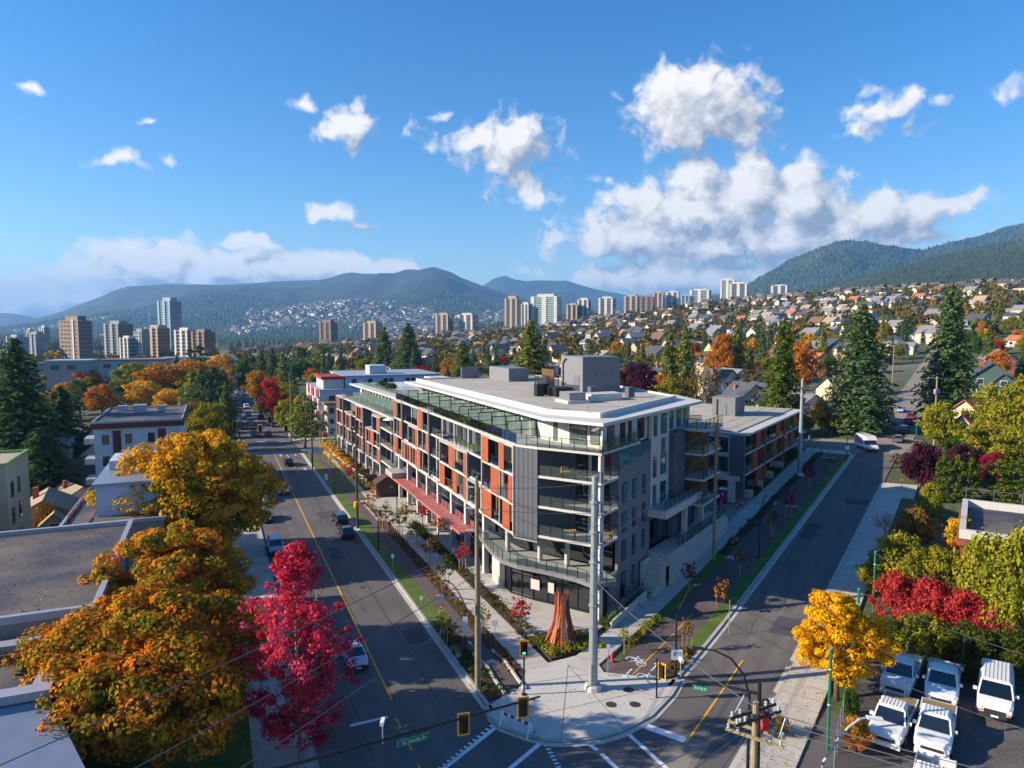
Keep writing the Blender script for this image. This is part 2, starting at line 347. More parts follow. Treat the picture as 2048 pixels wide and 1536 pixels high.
mat('lawn', '#4c6422', .92, .3, .5, fine=.45, bscale=22, bump=.6, col2='#6a6a30', mixs=.52)
mat('soil', '#4a352a', .95, .22, 1.2, fine=.45, bscale=24, bump=.6, col2='#3a2b23', mixs=.5)
mat('terrain', '#47502c', .95, .3, .03, fine=.3, bscale=1.2, col2='#6b665c', mixs=.52)
mat('white_paint', '#d9dade', .7, .10, 2.0, fine=.12, bscale=30)
mat('yellow_paint', '#d9a31c', .7, .12, 2.0, fine=.15, bscale=30)
mat('dark_iron', '#3c3a38', .6, .1, 3)
mat('paver', '#8f877d', .88, .12, .8, fine=.08, bscale=9)
mat('gravel_lot', '#565150', .95, .2, .3, fine=.25, bscale=6, col2='#6a635c', mixs=.55)

# ------------------------------------------------------------------ terrain
def terrain():
    ps_ = sorted(set([k[0] for k in GK] + [-9000, -6000, -3000, -900, -150, -90, 20, 60, 80, 100, 120, 150, 240, 300, 360, 500, 760, 1200, 2500, 5000, 8000, 9000]))
    ss_ = [-1500, -400, -100, 0, 50, 100, 200, 300, 450, 600, 800, 900, 1100, 1600, 2400, 4000, 7000, 10000, 12000]
    b = MB(); n = len(ss_)
    for p in [q for q in ps_ if -9000 <= q <= 9000]:
        for s in ss_:
            x, y = Lw(p, s); b.v.append((x, y, gz(x, y) - .10))
    for i in range(len(b.v) // n - 1):
        for j in range(n - 1):
            a = i * n + j; b.f.append((a, a + n, a + n + 1, a + 1)); b.m.append(0)
    return struct('ground', b, 'terrain')
terrain()
def lines(a, b, st):
    k = max(1, int(math.ceil(abs(b - a) / st))); return [a + (b - a) * i / k for i in range(k + 1)]
def grid(fr, A, B, dz, th=0, st=3.0):
    """sheet over frame coordinates A=(a0,a1), B=(b0,b1) lying dz above the ground; th > 0 gives it sides"""
    us, vs_ = lines(A[0], A[1], st), lines(B[0], B[1], st); b = MB(); n = len(vs_)
    def P(u, v, z):
        x, y = fr(u, v); return (x, y, gz(x, y) + z)
    for u in us:
        for v in vs_: b.v.append(P(u, v, dz))
    flip = fr is Rw
    for i in range(len(us) - 1):
        for j in range(n - 1):
            a = i * n + j; q = (a, a + n, a + n + 1, a + 1); b.f.append(q[::-1] if flip else q); b.m.append(0)
    if th:
        ring = [(u, vs_[0]) for u in us] + [(us[-1], v) for v in vs_[1:]] + [(u, vs_[-1]) for u in us[::-1][1:]] + [(us[0], v) for v in vs_[::-1][1:]]
        for i in range(len(ring) - 1):
            a, c = ring[i], ring[i + 1]; b.face([P(*a, dz - th), P(*c, dz - th), P(*c, dz), P(*a, dz)])
    return b
def join(*bs):
    r = MB()
    for b in bs:
        n = len(r.v); r.v += b.v; r.f += [tuple(i + n for i in f) for f in b.f]; r.m += b.m
    return r
def polyL(pts, z0, z1):
    return MB().prism([Lw(*p) for p in pts], z0, z1)
def strokes(fr, pts, wd, dz):
    """painted band following frame points"""
    b = MB()
    for i in range(len(pts) - 1):
        (u0, v0), (u1, v1) = pts[i], pts[i + 1]; k = max(1, int(math.hypot(u1 - u0, v1 - v0) / 4))
        for j in range(k):
            a = (u0 + (u1 - u0) * j / k, v0 + (v1 - v0) * j / k); c = (u0 + (u1 - u0) * (j + 1) / k, v0 + (v1 - v0) * (j + 1) / k)
            dx, dy = c[0] - a[0], c[1] - a[1]; l = math.hypot(dx, dy); nx, ny = -dy / l * wd / 2, dx / l * wd / 2
            q = []
            for (u, v) in ((a[0] - nx, a[1] - ny), (c[0] - nx, c[1] - ny), (c[0] + nx, c[1] + ny), (a[0] + nx, a[1] + ny)):
                x, y = fr(u, v); q.append((x, y, gz(x, y) + dz))
            if fr is Rw: q = q[::-1]
            if (q[1][0] - q[0][0]) * (q[2][1] - q[0][1]) - (q[1][1] - q[0][1]) * (q[2][0] - q[0][0]) < 0: q = q[::-1]
            b.face(q)
    return b
# roads
avenue = struct('avenue', grid(Lw, (5.6, 18.5), (-60, 1000), 0, st=20), 'asphalt_avenue')
side_street = struct('side_street', grid(Rw, (-34, 330), (10.5, 17.9), .004, st=3), 'asphalt_side')
crossing = struct('intersection_road', polyL([(18.4, 12), (46, 12), (40.5, 50), (33, 50), (30.5, 52), (18.4, 52)], -.05, .008), 'asphalt')
struct('cross_street', join(grid(Lw, (-160, 5.7), (174, 187), .006, st=8), grid(Lw, (18.4, 42), (174, 187), .006, st=6)), 'asphalt_old')
struct('upper_cross_road', join(grid(Rw, (89, 101), (-45, 10.4), .012, st=3), grid(Rw, (89, 104), (10.4, 21.0), .016, st=3)), 'asphalt_old')
struct('uphill_street', grid(Rw, (101, 330), (10.6, 19.4), .020, st=4), 'asphalt_old')
# tar seams and patches on the avenue
b = join(strokes(Lw, [(15.3, 45), (15.25, 100), (15.4, 168)], .09, .005), strokes(Lw, [(9.1, 45), (9.0, 168)], .09, .005), strokes(Lw, [(5.8, 118), (18.2, 118.4)], .08, .005), strokes(Lw, [(11, 84), (18.2, 83.6)], .08, .005))
ob('tar_seam', b, 'dark_iron', avenue)
# markings on the avenue
for a, c in ((52, 172), (192, 560)): ob('yellow_centre_line', strokes(Lw, [(12.0, a), (12.35, c)], .16, .009), 'yellow_paint', avenue)
ob('yellow_centre_line', join(*[strokes(Lw, [(11.7, s), (11.7, s + 1.4)], .14, .013) for s in (36, 39, 42, 45, 48)]), 'yellow_paint', avenue)
for k, s in enumerate((163, 157, 151, 145)): ob('lane_dash', strokes(Lw, [(15.0, s), (15.0, s + (5 if k == 0 else 2.2))], .14, .009), 'white_paint', avenue)
for s in (196, 206, 216, 228, 240): ob('lane_dash', strokes(Lw, [(14.9, s), (14.9, s + 3)], .14, .009), 'white_paint', avenue)
ob('stop_line', strokes(Lw, [(12.4, 170.6), (18.0, 170.6)], .45, .010), 'white_paint', avenue)
ob('crosswalk_line', strokes(Lw, [(6, 173.2), (18.3, 173.2)], .25, .010), 'white_paint', avenue)
ob('crosswalk_line', strokes(Lw, [(6, 188.5), (18.0, 188.5)], .25, .010), 'white_paint', avenue)
ob('stop_line', strokes(Lw, [(6, 190.3), (11.6, 190.3)], .45, .010), 'white_paint', avenue)
def arrow(parent, fr, u, v, d, sc=1.0, turn=0):
    b = strokes(fr, [(u, v), (u + d[0] * 1.7 * sc, v + d[1] * 1.7 * sc)], .16 * sc, .012)
    e = (u + d[0] * 1.6 * sc, v + d[1] * 1.6 * sc); n = (-d[1], d[0]); q = []
    if turn: e = (e[0] + n[0] * turn * .9 * sc, e[1] + n[1] * turn * .9 * sc); b = join(b, strokes(fr, [(u + d[0] * 1.6 * sc, v + d[1] * 1.6 * sc), e], .16 * sc, .012)); d = (n[0] * turn, n[1] * turn); n = (-d[1], d[0])
    for (x, y) in ((e[0] + n[0] * .4 * sc, e[1] + n[1] * .4 * sc), (e[0] - n[0] * .4 * sc, e[1] - n[1] * .4 * sc), (e[0] + d[0] * .8 * sc, e[1] + d[1] * .8 * sc)):
        X, Y = fr(x, y); q.append((X, Y, gz(X, Y) + .016))
    if (q[1][0] - q[0][0]) * (q[2][1] - q[0][1]) - (q[1][1] - q[0][1]) * (q[2][0] - q[0][0]) < 0: q = q[::-1]
    b.face(q); return ob('painted_arrow', b, 'white_paint', parent)
arrow(avenue, Lw, 16.8, 166, (0, 1), 1.3, -1); arrow(avenue, Lw, 16.8, 147, (0, 1), 1.3); arrow(avenue, Lw, 13.6, 166, (0, 1), 1.2)
# near crossing markings (crosswalk bars, elephant's feet)
def bar_px(parent, pts, wd, name='crosswalk_line'):
    P = [toL(*gnd(*q)[:2]) for q in pts]; return ob(name, strokes(Lw, P, wd, .020), 'white_paint', parent)
bar_px(crossing, [(992, 1455), (890, 1536), (800, 1610)], .32)
bar_px(crossing, [(1083, 1485), (1022, 1536), (930, 1620)], .34)
bar_px(crossing, [(1178, 1489), (1195, 1501)], .34); bar_px(crossing, [(1203, 1508), (1236, 1540), (1290, 1590)], .34)
bar_px(crossing, [(1255, 1467), (1332, 1536), (1400, 1600)], .32)
bar_px(crossing, [(1290, 1452), (1371, 1481)], .75, 'stop_line')
for i in range(13):
    f = i / 12; x, y = 985 - 102 * f, 1451 + 85 * f; bar_px(crossing, [(x, y), (x - 3.6, y + 3.0)], .34, 'elephant_foot_mark')
for i in range(8):
    f = i / 7; x, y = 1092 + 28 * f, 1490 + 50 * f; bar_px(crossing, [(x, y), (x + 1.8, y + 3.2)], .34, 'elephant_foot_mark')
bar_px(crossing, [(700, 1452), (776, 1434)], .3, 'stop_line')
ob('yellow_centre_line', join(strokes(Rw, [(-15.0, 14.2), (-.4, 14.05)], .16, .022)), 'yellow_paint', side_street)
# repairs, cracks and covers in the carriageways
mat('asphalt_dark', '#48454a', .9, .15, .6, fine=.16, bscale=16)
for (p0, p1, s0, s1) in ((14.2, 17.4, 108, 112.5), (7.0, 9.4, 74, 79), (13.0, 14.6, 88, 93), (6.4, 8.0, 126, 134), (15.8, 17.6, 61, 64)): ob('asphalt_patch', grid(Lw, (p0, p1), (s0, s1), .0045, st=3), 'asphalt_dark', avenue)
for (t0, t1, o0, o1) in ((6, 10, 14.6, 17.0), (34, 41, 11.4, 13.0), (52, 55, 14.2, 17.2)): ob('asphalt_patch', grid(Rw, (t0, t1), (o0, o1), .0085, st=1.5), 'asphalt_dark', side_street)
def crack(fr, u, v, du, dv, n=9):
    pts = [(u + du * i / n + random.uniform(-.25, .25) * (abs(dv) > abs(du)), v + dv * i / n + random.uniform(-.25, .25) * (abs(du) >= abs(dv))) for i in range(n + 1)]; return strokes(fr, pts, .045, .0105)
ob('tar_crack', join(*[crack(Lw, *q) for q in ((8.0, 60, 1.5, 16), (13.4, 70, -1.0, 13), (16.6, 92, .5, 15), (7.2, 100, 1.2, 12), (10.2, 130, -.4, 18), (6.0, 84, 12, .8), (6.0, 146, 12, -.6))]), 'dark_iron', avenue)
ob('tar_crack', join(*[crack(Rw, *q) for q in ((-4, 12.6, 14, .6), (14, 15.6, 16, -.7), (40, 12.4, 14, .5), (24, 11.0, .4, 6.4), (3, 11.0, -.3, 6.4))]), 'dark_iron', side_street)
for (p, s) in ((9.8, 66), (14.6, 77), (10.0, 112), (15.2, 128), (9.4, 150)): x, y = Lw(p, s); ob('manhole_cover', MB().lathe([(.36, .0), (.36, .012), (.3, .013), (.05, .010)], 14), 'dark_iron', avenue, (x, y, 0))
# patched trench in the side street
ob('asphalt_patch', grid(Rw, (-34, -14), (13.2, 15.6), .018, st=4), 'asphalt_old', side_street)
# pavements along the avenue, the apartment block's side
struct('gutter', join(grid(Lw, (18.05, 18.5), (48, 171), .006, st=10), grid(Lw, (18.05, 18.5), (190, 420), .006, st=20)), 'concrete')
struct('kerb', join(grid(Lw, (18.5, 18.75), (47.6, 171), .13, .2, st=6), grid(Lw, (18.5, 18.75), (190, 420), .13, .2, st=20), grid(Lw, (5.35, 5.6), (20, 171), .13, .2, st=10), grid(Lw, (5.35, 5.6), (190, 420), .13, .2, st=20)), 'kerb_concrete')
lawn = struct('lawn', join(grid(Lw, (18.75, 20.4), (64, 168), .12, .2, st=8), grid(Lw, (22.0, 23.2), (118, 166), .125, .2, st=8), grid(Lw, (18.75, 20.6), (191, 330), .12, .2, st=12), grid(Lw, (22.6, 27), (191, 330), .12, .2, st=12), grid(Lw, (-6, 1.6), (30, 171), .10, .2, st=12)), 'lawn')
struct('planting_bed', join(grid(Lw, (18.75, 20.4), (49, 64), .125, .2, st=6), grid(Lw, (22.0, 23.4), (49.5, 118), .125, .2, st=6), grid(Lw, (25.8, 27.3), (56, 100), .14, .2, st=6), grid(Lw, (24.2, 28.0), (124, 166), .125, .2, st=8)), 'soil')
bike_path = struct('bike_path', join(grid(Lw, (20.4, 22.0), (50, 168), .13, .2, st=8)), 'path_asphalt')
foot = struct('sidewalk', join(grid(Lw, (23.4, 25.8), (52, 124), .135, .2, st=6), grid(Lw, (27.3, 30.0), (66, 124), .13, .2, st=6), grid(Lw, (25.8, 27.3), (100, 124), .132, .2, st=6), grid(Lw, (22.0, 23.4), (103, 117), .131, .2, st=6), grid(Lw, (23.2, 24.2), (124, 168), .13, .2, st=8), grid(Lw, (28, 29.5), (124, 168), .13, .2, st=8), grid(Lw, (18.6, 34), (168, 173.6), .13, .2, st=6), grid(Lw, (20.6, 22.6), (189, 330), .125, .2, st=12), grid(Lw, (1.6, 5.35), (30, 172), .12, .2, st=10), grid(Lw, (18.5, 40), (188, 190.5), .13, .2, st=6)), 'concrete')
# slab joints of the sidewalks: recessed dark lines
jb = join(*[strokes(Lw, [(23.4, s), (25.8, s)], .03, .139) for s in np.arange(53, 124, 1.6)])
ob('slab_joint', jb, 'dark_iron', foot)
# corner plaza
ARC = [(18.3, 48.0), (18.05, 46.6), (18.2, 45.2), (19.6, 43.2), (20.8, 42.1), (22.2, 41.5), (24.2, 41.0), (26.2, 41.1), (29.3, 42.0), (32.5, 43.9), (34.0, 45.1), (34.6, 45.6)]
inner = [(33.6, 46.2), (29.4, 49.2), (29.8, 51.2), (28.6, 52.8), (26.2, 52.6), (23.6, 52.2), (21.6, 49.4), (20.2, 49.0)]
plaza = struct('corner_plaza', polyL(ARC + inner, -.1, .13), 'concrete_pale')
outer = [(a[0] + (a[0] - 26) * .022, a[1] + (a[1] - 50) * .055) for a in ARC]
b = MB()
for i in range(len(ARC) - 1):
    b.prism([Lw(*q) for q in (ARC[i], ARC[i + 1], (ARC[i + 1][0] * .965 + 26 * .035, ARC[i + 1][1] * .965 + 51 * .035), (ARC[i][0] * .965 + 26 * .035, ARC[i][1] * .965 + 51 * .035))], .0, .136)
ob('kerb_band', b, 'kerb_concrete', plaza)
b = MB()
for i in range(len(ARC) - 1): b.prism([Lw(*q) for q in (outer[i], outer[i + 1], ARC[i + 1], ARC[i])], -.02, .03)
ob('gutter_band', b, 'concrete', plaza)
for q in [((27.2, 51.5), (21.5, 41.7)), ((27.2, 51.5), (26.4, 41.2)), ((27.2, 51.5), (31.5, 43.4)), ((22.5, 50), (33.5, 48.9)), ((20.5, 45.5), (33.2, 45.2))]:
    ob('slab_joint', strokes(Lw, list(q), .035, .139), 'dark_iron', plaza)
for (px, py) in ((1257, 1380), (1222, 1409), (1270, 1409)):
    P = gnd(px, py, .13); ob('manhole_cover', MB().lathe([(.42, .128), (.42, .15), (.36, .152), (.36, .147), (.05, .147)], 14), 'dark_iron', plaza, (P.x, P.y, 0))
# pavements along the side street
struct('planting_strip', join(grid(Rw, (-3.5, 34), (4.0, 5.3), .125, .25), grid(Rw, (-1, 14), (.25, 1.6), .30, .4), grid(Rw, (16, 36), (.1, 1.6), .14, .3), grid(Rw, (50, 88), (-1.6, 1.6), .14, .3), grid(Rw, (-8.6, -1.0), (8.9, 10.2), .125, .25), grid(Rw, (34, 86), (4.0, 5.3), .125, .3)), 'soil')
struct('verge', join(grid(Rw, (-1.0, 86), (8.9, 10.2), .122, .25), grid(Rw, (3.5, 24), (4.0, 5.35), .135, .25)), 'lawn')
rpath = struct('cycle_track', grid(Rw, (-11.4, 86), (5.3, 8.9), .115, .2), 'path_asphalt')
rwalk = struct('footway', join(grid(Rw, (-9.6, 90), (1.6, 4.0), .132, .25), grid(Rw, (20, 34), (-.2, 1.6), .11, .25)), 'concrete')
ob('slab_joint', join(*[strokes(Rw, [(t, 1.6), (t, 4.0)], .03, .137) for t in np.arange(-8, 88, 1.6)]), 'dark_iron', rwalk)
struct('plaza_paving', grid(Rw, (34, 50), (-7.8, 1.6), .10, .25), 'paver')
struct('kerb_line', join(grid(Rw, (-8.2, 87), (10.2, 10.5), .13, .25), grid(Rw, (-34, 66), (17.9, 18.15), .13, .25)), 'kerb_concrete')
struct('gutter_line', join(grid(Rw, (-7.2, 87), (10.5, 10.95), .012, st=3), grid(Rw, (-34, 66), (17.5, 17.9), .012, st=3)), 'concrete')
b = MB()      # rounded nose where the side street meets the upper cross road
nose = [(86, 10.5)] + [(86 + 3.2 * math.sin(a), 7.3 + 3.2 * math.cos(a)) for a in np.linspace(.1, pi / 2, 6)] + [(89.2, 1.6), (86, 1.6)]
b.prism([Rw(*q) for q in nose], [gz(*Rw(*q)) - .2 for q in nose], [gz(*Rw(*q)) + .13 for q in nose]); struct('kerb_nose', b, 'concrete')
rs2 = struct('sidewalk_east', join(grid(Rw, (-34, 58), (18.15, 21.2), .125, .25), grid(Rw, (58, 66), (18.15, 22.8), .125, .25)), 'concrete')
ob('slab_joint', join(*[strokes(Rw, [(t, 18.2), (t, 21.2)], .035, .131) for t in np.arange(-33, 58, 1.8)]), 'dark_iron', rs2)
struct('parking_lot', grid(Rw, (-46, 4), (23.2, 60), .03, .0, st=5), 'gravel_lot')
# cycle symbols, arrows, SLOW
def bike_mark(parent, fr, u, v, ang, sc=1.0, dz=.13):
    b = MB()
    def T(x, y): c, s = math.cos(ang), math.sin(ang); return (u + (x * c - y * s) * sc, v + (x * s + y * c) * sc)
    for cx in (-.62, .62):
        b = join(b, strokes(fr, [T(cx + .42 * math.cos(a), .42 * math.sin(a)) for a in np.linspace(0, 2 * pi, 13)], .11 * sc, dz))
    for pts in ([(-.62, 0), (-.2, .62), (.42, .62), (.62, 0)], [(-.2, .62), (.02, 0), (.42, .62)], [(-.62, 0), (.02, 0)], [(.42, .62), (.36, .85), (.62, .85)], [(-.32, .8), (-.1, .8)], [(-.2, .62), (-.22, .8)]):
        b = join(b, strokes(fr, [T(*q) for q in pts], .10 * sc, dz + .001))
    return ob('bicycle_symbol', b, 'white_paint', parent)
for (px, py, a) in ((1272, 1323, -.5), (1294, 1357, -.6)):
    P = toR(*gnd(px, py, .12)[:2]); bike_mark(rpath, Rw, P[0], P[1], -pi / 2 + .3, .95)
for (px, py) in ((1462, 1116), (1583, 1012)):
    P = toR(*gnd(px, py, .12)[:2]); bike_mark(rpath, Rw, P[0], P[1], -pi / 2, .85)
P = toR(*gnd(1650, 916, .12)[:2]); bike_mark(rpath, Rw, 82, 7.2, -pi / 2, 1.0)
bike_mark(bike_path, Lw, 21.3, 54.5, 0, .62, .145)
for (px, py, d) in ((1302, 1342, 1), (1264, 1338, -1)):
    P = toR(*gnd(px, py, .12)[:2]); A = arrow(rpath, Rw, P[0], P[1], (d, 0), .8)
    A.location.z += .125
A = arrow(bike_path, Lw, 20.9, 58.0, (0, 1), .5); A.location.z += .14
ob('yellow_path_line', strokes(Rw, [(-8.2, 7.15), (6.5, 7.1)], .11, .128), 'yellow_paint', rpath)
GLY = {'S': [[(1, .85), (.75, 1), (.25, 1), (0, .8), (.1, .58), (.9, .42), (1, .2), (.75, 0), (.25, 0), (0, .15)]], 'L': [[(0, 1), (0, 0), (.9, 0)]], 'O': [[(.5 + .5 * math.cos(a), .5 + .5 * math.sin(a)) for a in np.linspace(0, 2 * pi, 11)]], 'W': [[(0, 1), (.25, 0), (.5, .7), (.75, 0), (1, 1)]]}
b = MB(); u0, v0 = toR(*gnd(1243, 1359, .12)[:2])
for i, ch in enumerate('SLOW'):
    for st_ in GLY[ch]:      # read by riders coming down towards the crossing
        b = join(b, strokes(Rw, [(u0 + .45 - .9 * y, v0 + .85 - (i * .46 + .34 * x)) for x, y in st_], .075, .128))
ob('painted_word', b, 'white_paint', rpath)
# small kerbs either side of the bike ramp by the plaza
for p0 in (20.3, 22.1):
    b = MB(); pts = [(p0 + .05, 56.5), (p0 + .35, 54), (p0 + .1, 51), (p0 + .05, 49.2)]
    for i in range(3): b.bar(Lw(*pts[i]) + (.17,), Lw(*pts[i + 1]) + (.17,), .2, .26)
    ob('ramp_kerb', b, 'concrete_pale', plaza)
# ------------------------------------------------------------------ the corner apartment block
mat('clad_dark', '#545860', .6, .06, .8, fine=.03, bscale=5)
mat('clad_mid', '#74757a', .62, .06, .8)
mat('frame_grey', '#a29e98', .65, .06, 1.0)
mat('render_white', '#bfbcb6', .6, .04, 1.0)
mat('roof_white', '#c4c2bd', .5, .04, .5)
mat('orange_panel', '#984a2b', .6, .08, 1.2, fine=.06, bscale=30)
mat('wood_brown', '#84603d', .6, .18, 1.0, fine=.1, bscale=14)
mat('roof_gravel', '#a8a094', .95, .12, .5, fine=.4, bscale=9, bump=.6, col2='#b5ac9e', mixs=.5)
mat('pink_canopy', '#b2625a', .6, .14, .8, fine=.08, bscale=8, col2='#9c4f4a', mixs=.55)
mat('black_metal', '#24262a', .45, .05, 2, metal=.3)
mat('steel_grey', '#8b9093', .4, .08, 1, metal=.6)
mat('floor_grey', '#9d9c98', .8, .08, 1)
mat('dark_brown', '#4d332e', .7, .12, 1.5)
mat('fin_brown', '#8e6d48', .7, .15, 2)
glassm('rail_glass', '#e8f3ef', .07, .03, '#c5dbd3')
glassm('screen_glass', '#eef7f2', .38, .12, '#dff2e8')
glassm('pane', '#2a3338', 1); glassm('pane_light', '#5d6b66', 1); glassm('pane_teal', '#2b5f68', 1); glassm('pane_shop', '#161b1e', 1)
P0, S0 = toL(CX, CY)
HQ = thing('apartment_building', 'large six-storey grey, white and orange apartment block filling the corner between both streets', 'apartment building', (CX, CY, 0), -AL)
def A(name, b, m, parent=None, smooth=False):
    """part given in avenue coordinates (p, s, z)"""
    if parent is None: return ob(name, b, m, HQ, (-P0, -S0, 0), smooth=smooth)
    return ob(name, b, m, parent, (0, 0, 0), smooth=smooth)
def AR_(name, b, m, parent=None):
    """part given in side-street coordinates (o, t, z)"""
    return ob(name, b, m, HQ if parent is None else parent, (0, 0, 0), AL - AR if parent is None else 0)
def sr(t, o=0): # side street coordinates -> avenue coordinates
    return toL(*Rw(t, o))
R26 = sr(26, 0)
def rail(maker, a, c, z, h=1.1, name='glass_rail', step=1.5, glass='rail_glass', parent=None):
    """glass balustrade with thin black posts and a top rail between two plan points"""
    b = MB(); b.face([(a[0], a[1], z + .08), (c[0], c[1], z + .08), (c[0], c[1], z + h), (a[0], a[1], z + h)])
    o = maker(name, b, glass, parent)
    k = max(1, int(round(math.hypot(c[0] - a[0], c[1] - a[1]) / step))); q = MB()
    for i in range(k + 1):
        x, y = a[0] + (c[0] - a[0]) * i / k, a[1] + (c[1] - a[1]) * i / k; q.box(x - .03, x + .03, y - .03, y + .03, z - .2, z + h)
    q.bar((a[0], a[1], z + h), (c[0], c[1], z + h), .05, .04)
    p_ = ob('rail_posts', q, 'black_metal', o); return o
# cores
def core(name, pts, z0, z1, m, mt=None): return A(name, MB().prism(pts, z0, z1, 0, 1 if mt else None), [m, mt] if mt else [m])
BACK = [(R26[0], R26[1]), (58, 96), (56, 119.6)]
core('ground_storey', [(29.9, 119.6), (29.9, 79.5), (29.3, 73), (29.2, 68.6), (30.6, 65.8), (32.6, 63.0), (34.6, 60.0)] + [sr(1.2, -.3), sr(26, -.6)] + BACK[1:], 0, 4.0, 'pane_shop')
core('second_storey', [(30.6, 119.6), (30.6, 78), (31.6, 71), (33.6, 67), (36.4, 62.8), sr(3.9, -.6), sr(26, -.6)] + BACK[1:], 4.2, 7.3, 'pane_shop')
core('upper_storeys', [(30.4, 119.6), (30.4, 66.6), (30.3, 64.5), (34.2, 64.5), sr(3.9, -.02), sr(26, -.02)] + BACK[1:], 7.3, 16.6, 'clad_dark')
core('penthouse_storey', [(33.0, 119.2), (33.0, 68.6), (33.6, 66.2), (35.7, 60.4), sr(1.0, -.5), sr(25.6, -.5)] + BACK[1:], 16.7, 19.5, 'render_white')
# roof with overhang, parapet and gravel
ROOF = [(30.8, 120.2), (31.0, 64.6), (34.4, 58.2), sr(26.6, 1.0), (59, 80), (58.5, 97), (56.5, 120.2)]
roof = core('roof', ROOF, 19.5, 19.82, 'roof_white')
PAR = [(32.6, 118.8), (32.8, 67.0), (36.3, 61.9), sr(25.8, -2.4), (57.3, 96), (55.5, 118.8)]
b = MB()
for i in range(len(PAR)):
    a, c = PAR[i], PAR[(i + 1) % len(PAR)]; b.bar((a[0], a[1], 20.1), (c[0], c[1], 20.1), .3, .58)
ob('parapet', b, 'roof_white', roof); ob('gravel_bed', MB().prism(PAR, 19.83, 20.16), 'roof_gravel', roof)
ob('parapet_cap', MB().prism([(33.0, 66.6), (34.3, 65.0), (34.6, 65.3), (33.3, 66.9)], 20.2, 20.46), 'clad_mid', roof)
# rooftop plant
def rbox(name, p0, p1, s0, s1, z0, z1, m, parent=None, top=None): return A(name, MB().prism([(p0, s0), (p1, s0), (p1, s1), (p0, s1)], z0, z1, 0, 1 if top else None), [m, top] if top else [m], parent)
lift = rbox('elevator_housing', 46.6, 52.6, 84.5, 91.0, 20.17, 25.1, 'clad_mid', None, 'steel_grey')
b = MB().tube([(46.5, 90.2, 20.6), (46.5, 90.2, 24.0), (46.5, 89.7, 24.5), (46.5, 89.2, 24.7)], .09, 6); ob('vent_pipe', b, 'black_metal', lift)
ob('access_door', MB().box(46.52, 46.6, 85.4, 87.0, 20.2, 22.5), 'steel_grey', lift)
for i in range(4): ob('wall_light', MB().box(48.6 + i * .8, 48.75 + i * .8, 84.38, 84.5, 22.6, 22.75), 'black_metal', lift)
for (p0, p1, s0, s1, h) in ((40.6, 44.0, 118.2, 124.5, 2.0), (45.4, 49.0, 107.8, 116.8, 2.2)):
    rbox('stair_housing', p0, p1, s0, min(s1, 118.5), 20.17, 20.17 + h, 'clad_mid', None, 'steel_grey')
for (p0, s0) in ((42.6, 87.6), (44.2, 90.2), (43.8, 86.3)):
    f = A('louvre_screen', MB().box(p0, p0 + .1, s0, s0 + .1, 20.17, 22.3).box(p0, p0 + .1, s0 + .1, s0 + 3.9, 20.17, 20.3).box(p0, p0 + .1, s0 + 3.8, s0 + 3.9, 20.3, 22.3), 'black_metal')
    for i in range(9): ob('slat', MB().box(p0 + .02, p0 + .09, s0, s0 + 3.9, 20.35 + i * .22, 20.47 + i * .22), 'black_metal', f)
f = A('plant_screen', MB().box(45.9, 46.0, 92, 96, 20.17, 20.3), 'fin_brown')
for i in range(12): ob('fin', MB().box(45.85, 46.05, 92 + i * .34, 92.14 + i * .34, 20.2, 23.0), 'fin_brown', f)
for (p0, s0, w_, d_, h) in ((40.6, 80.6, 2.4, 2.6, 1.2), (38.6, 82.2, 1.0, 1.0, 1.6), (40.0, 83.8, 1.1, 1.1, 1.5)): rbox('air_unit', p0, p0 + w_, s0, s0 + d_, 20.17, 20.17 + h, 'black_metal')
hv = rbox('roof_hatch', 38.4, 40.6, 72.8, 75.4, 20.17, 21.4, 'steel_grey', None, 'frame_grey'); ob('hatch_kerb', MB().box(38.0, 41.0, 72.4, 75.8, 20.17, 20.5), 'roof_white', hv)
sk = A('duct', MB().prism([(42, 74), (46.5, 74.2), (47, 77), (42.3, 76.6)], 20.17, 21.0), 'roof_white')
for q in ((44.5, 78.5), (48.8, 76.3)): rbox('roof_vent', q[0], q[0] + .9, q[1], q[1] + .9, 20.17, 21.5, 'clad_dark')
A('roof_antenna', MB().tube([(35.3, 62.8, 20.3), (35.3, 62.8, 22.0)], .03, 5), 'steel_grey')
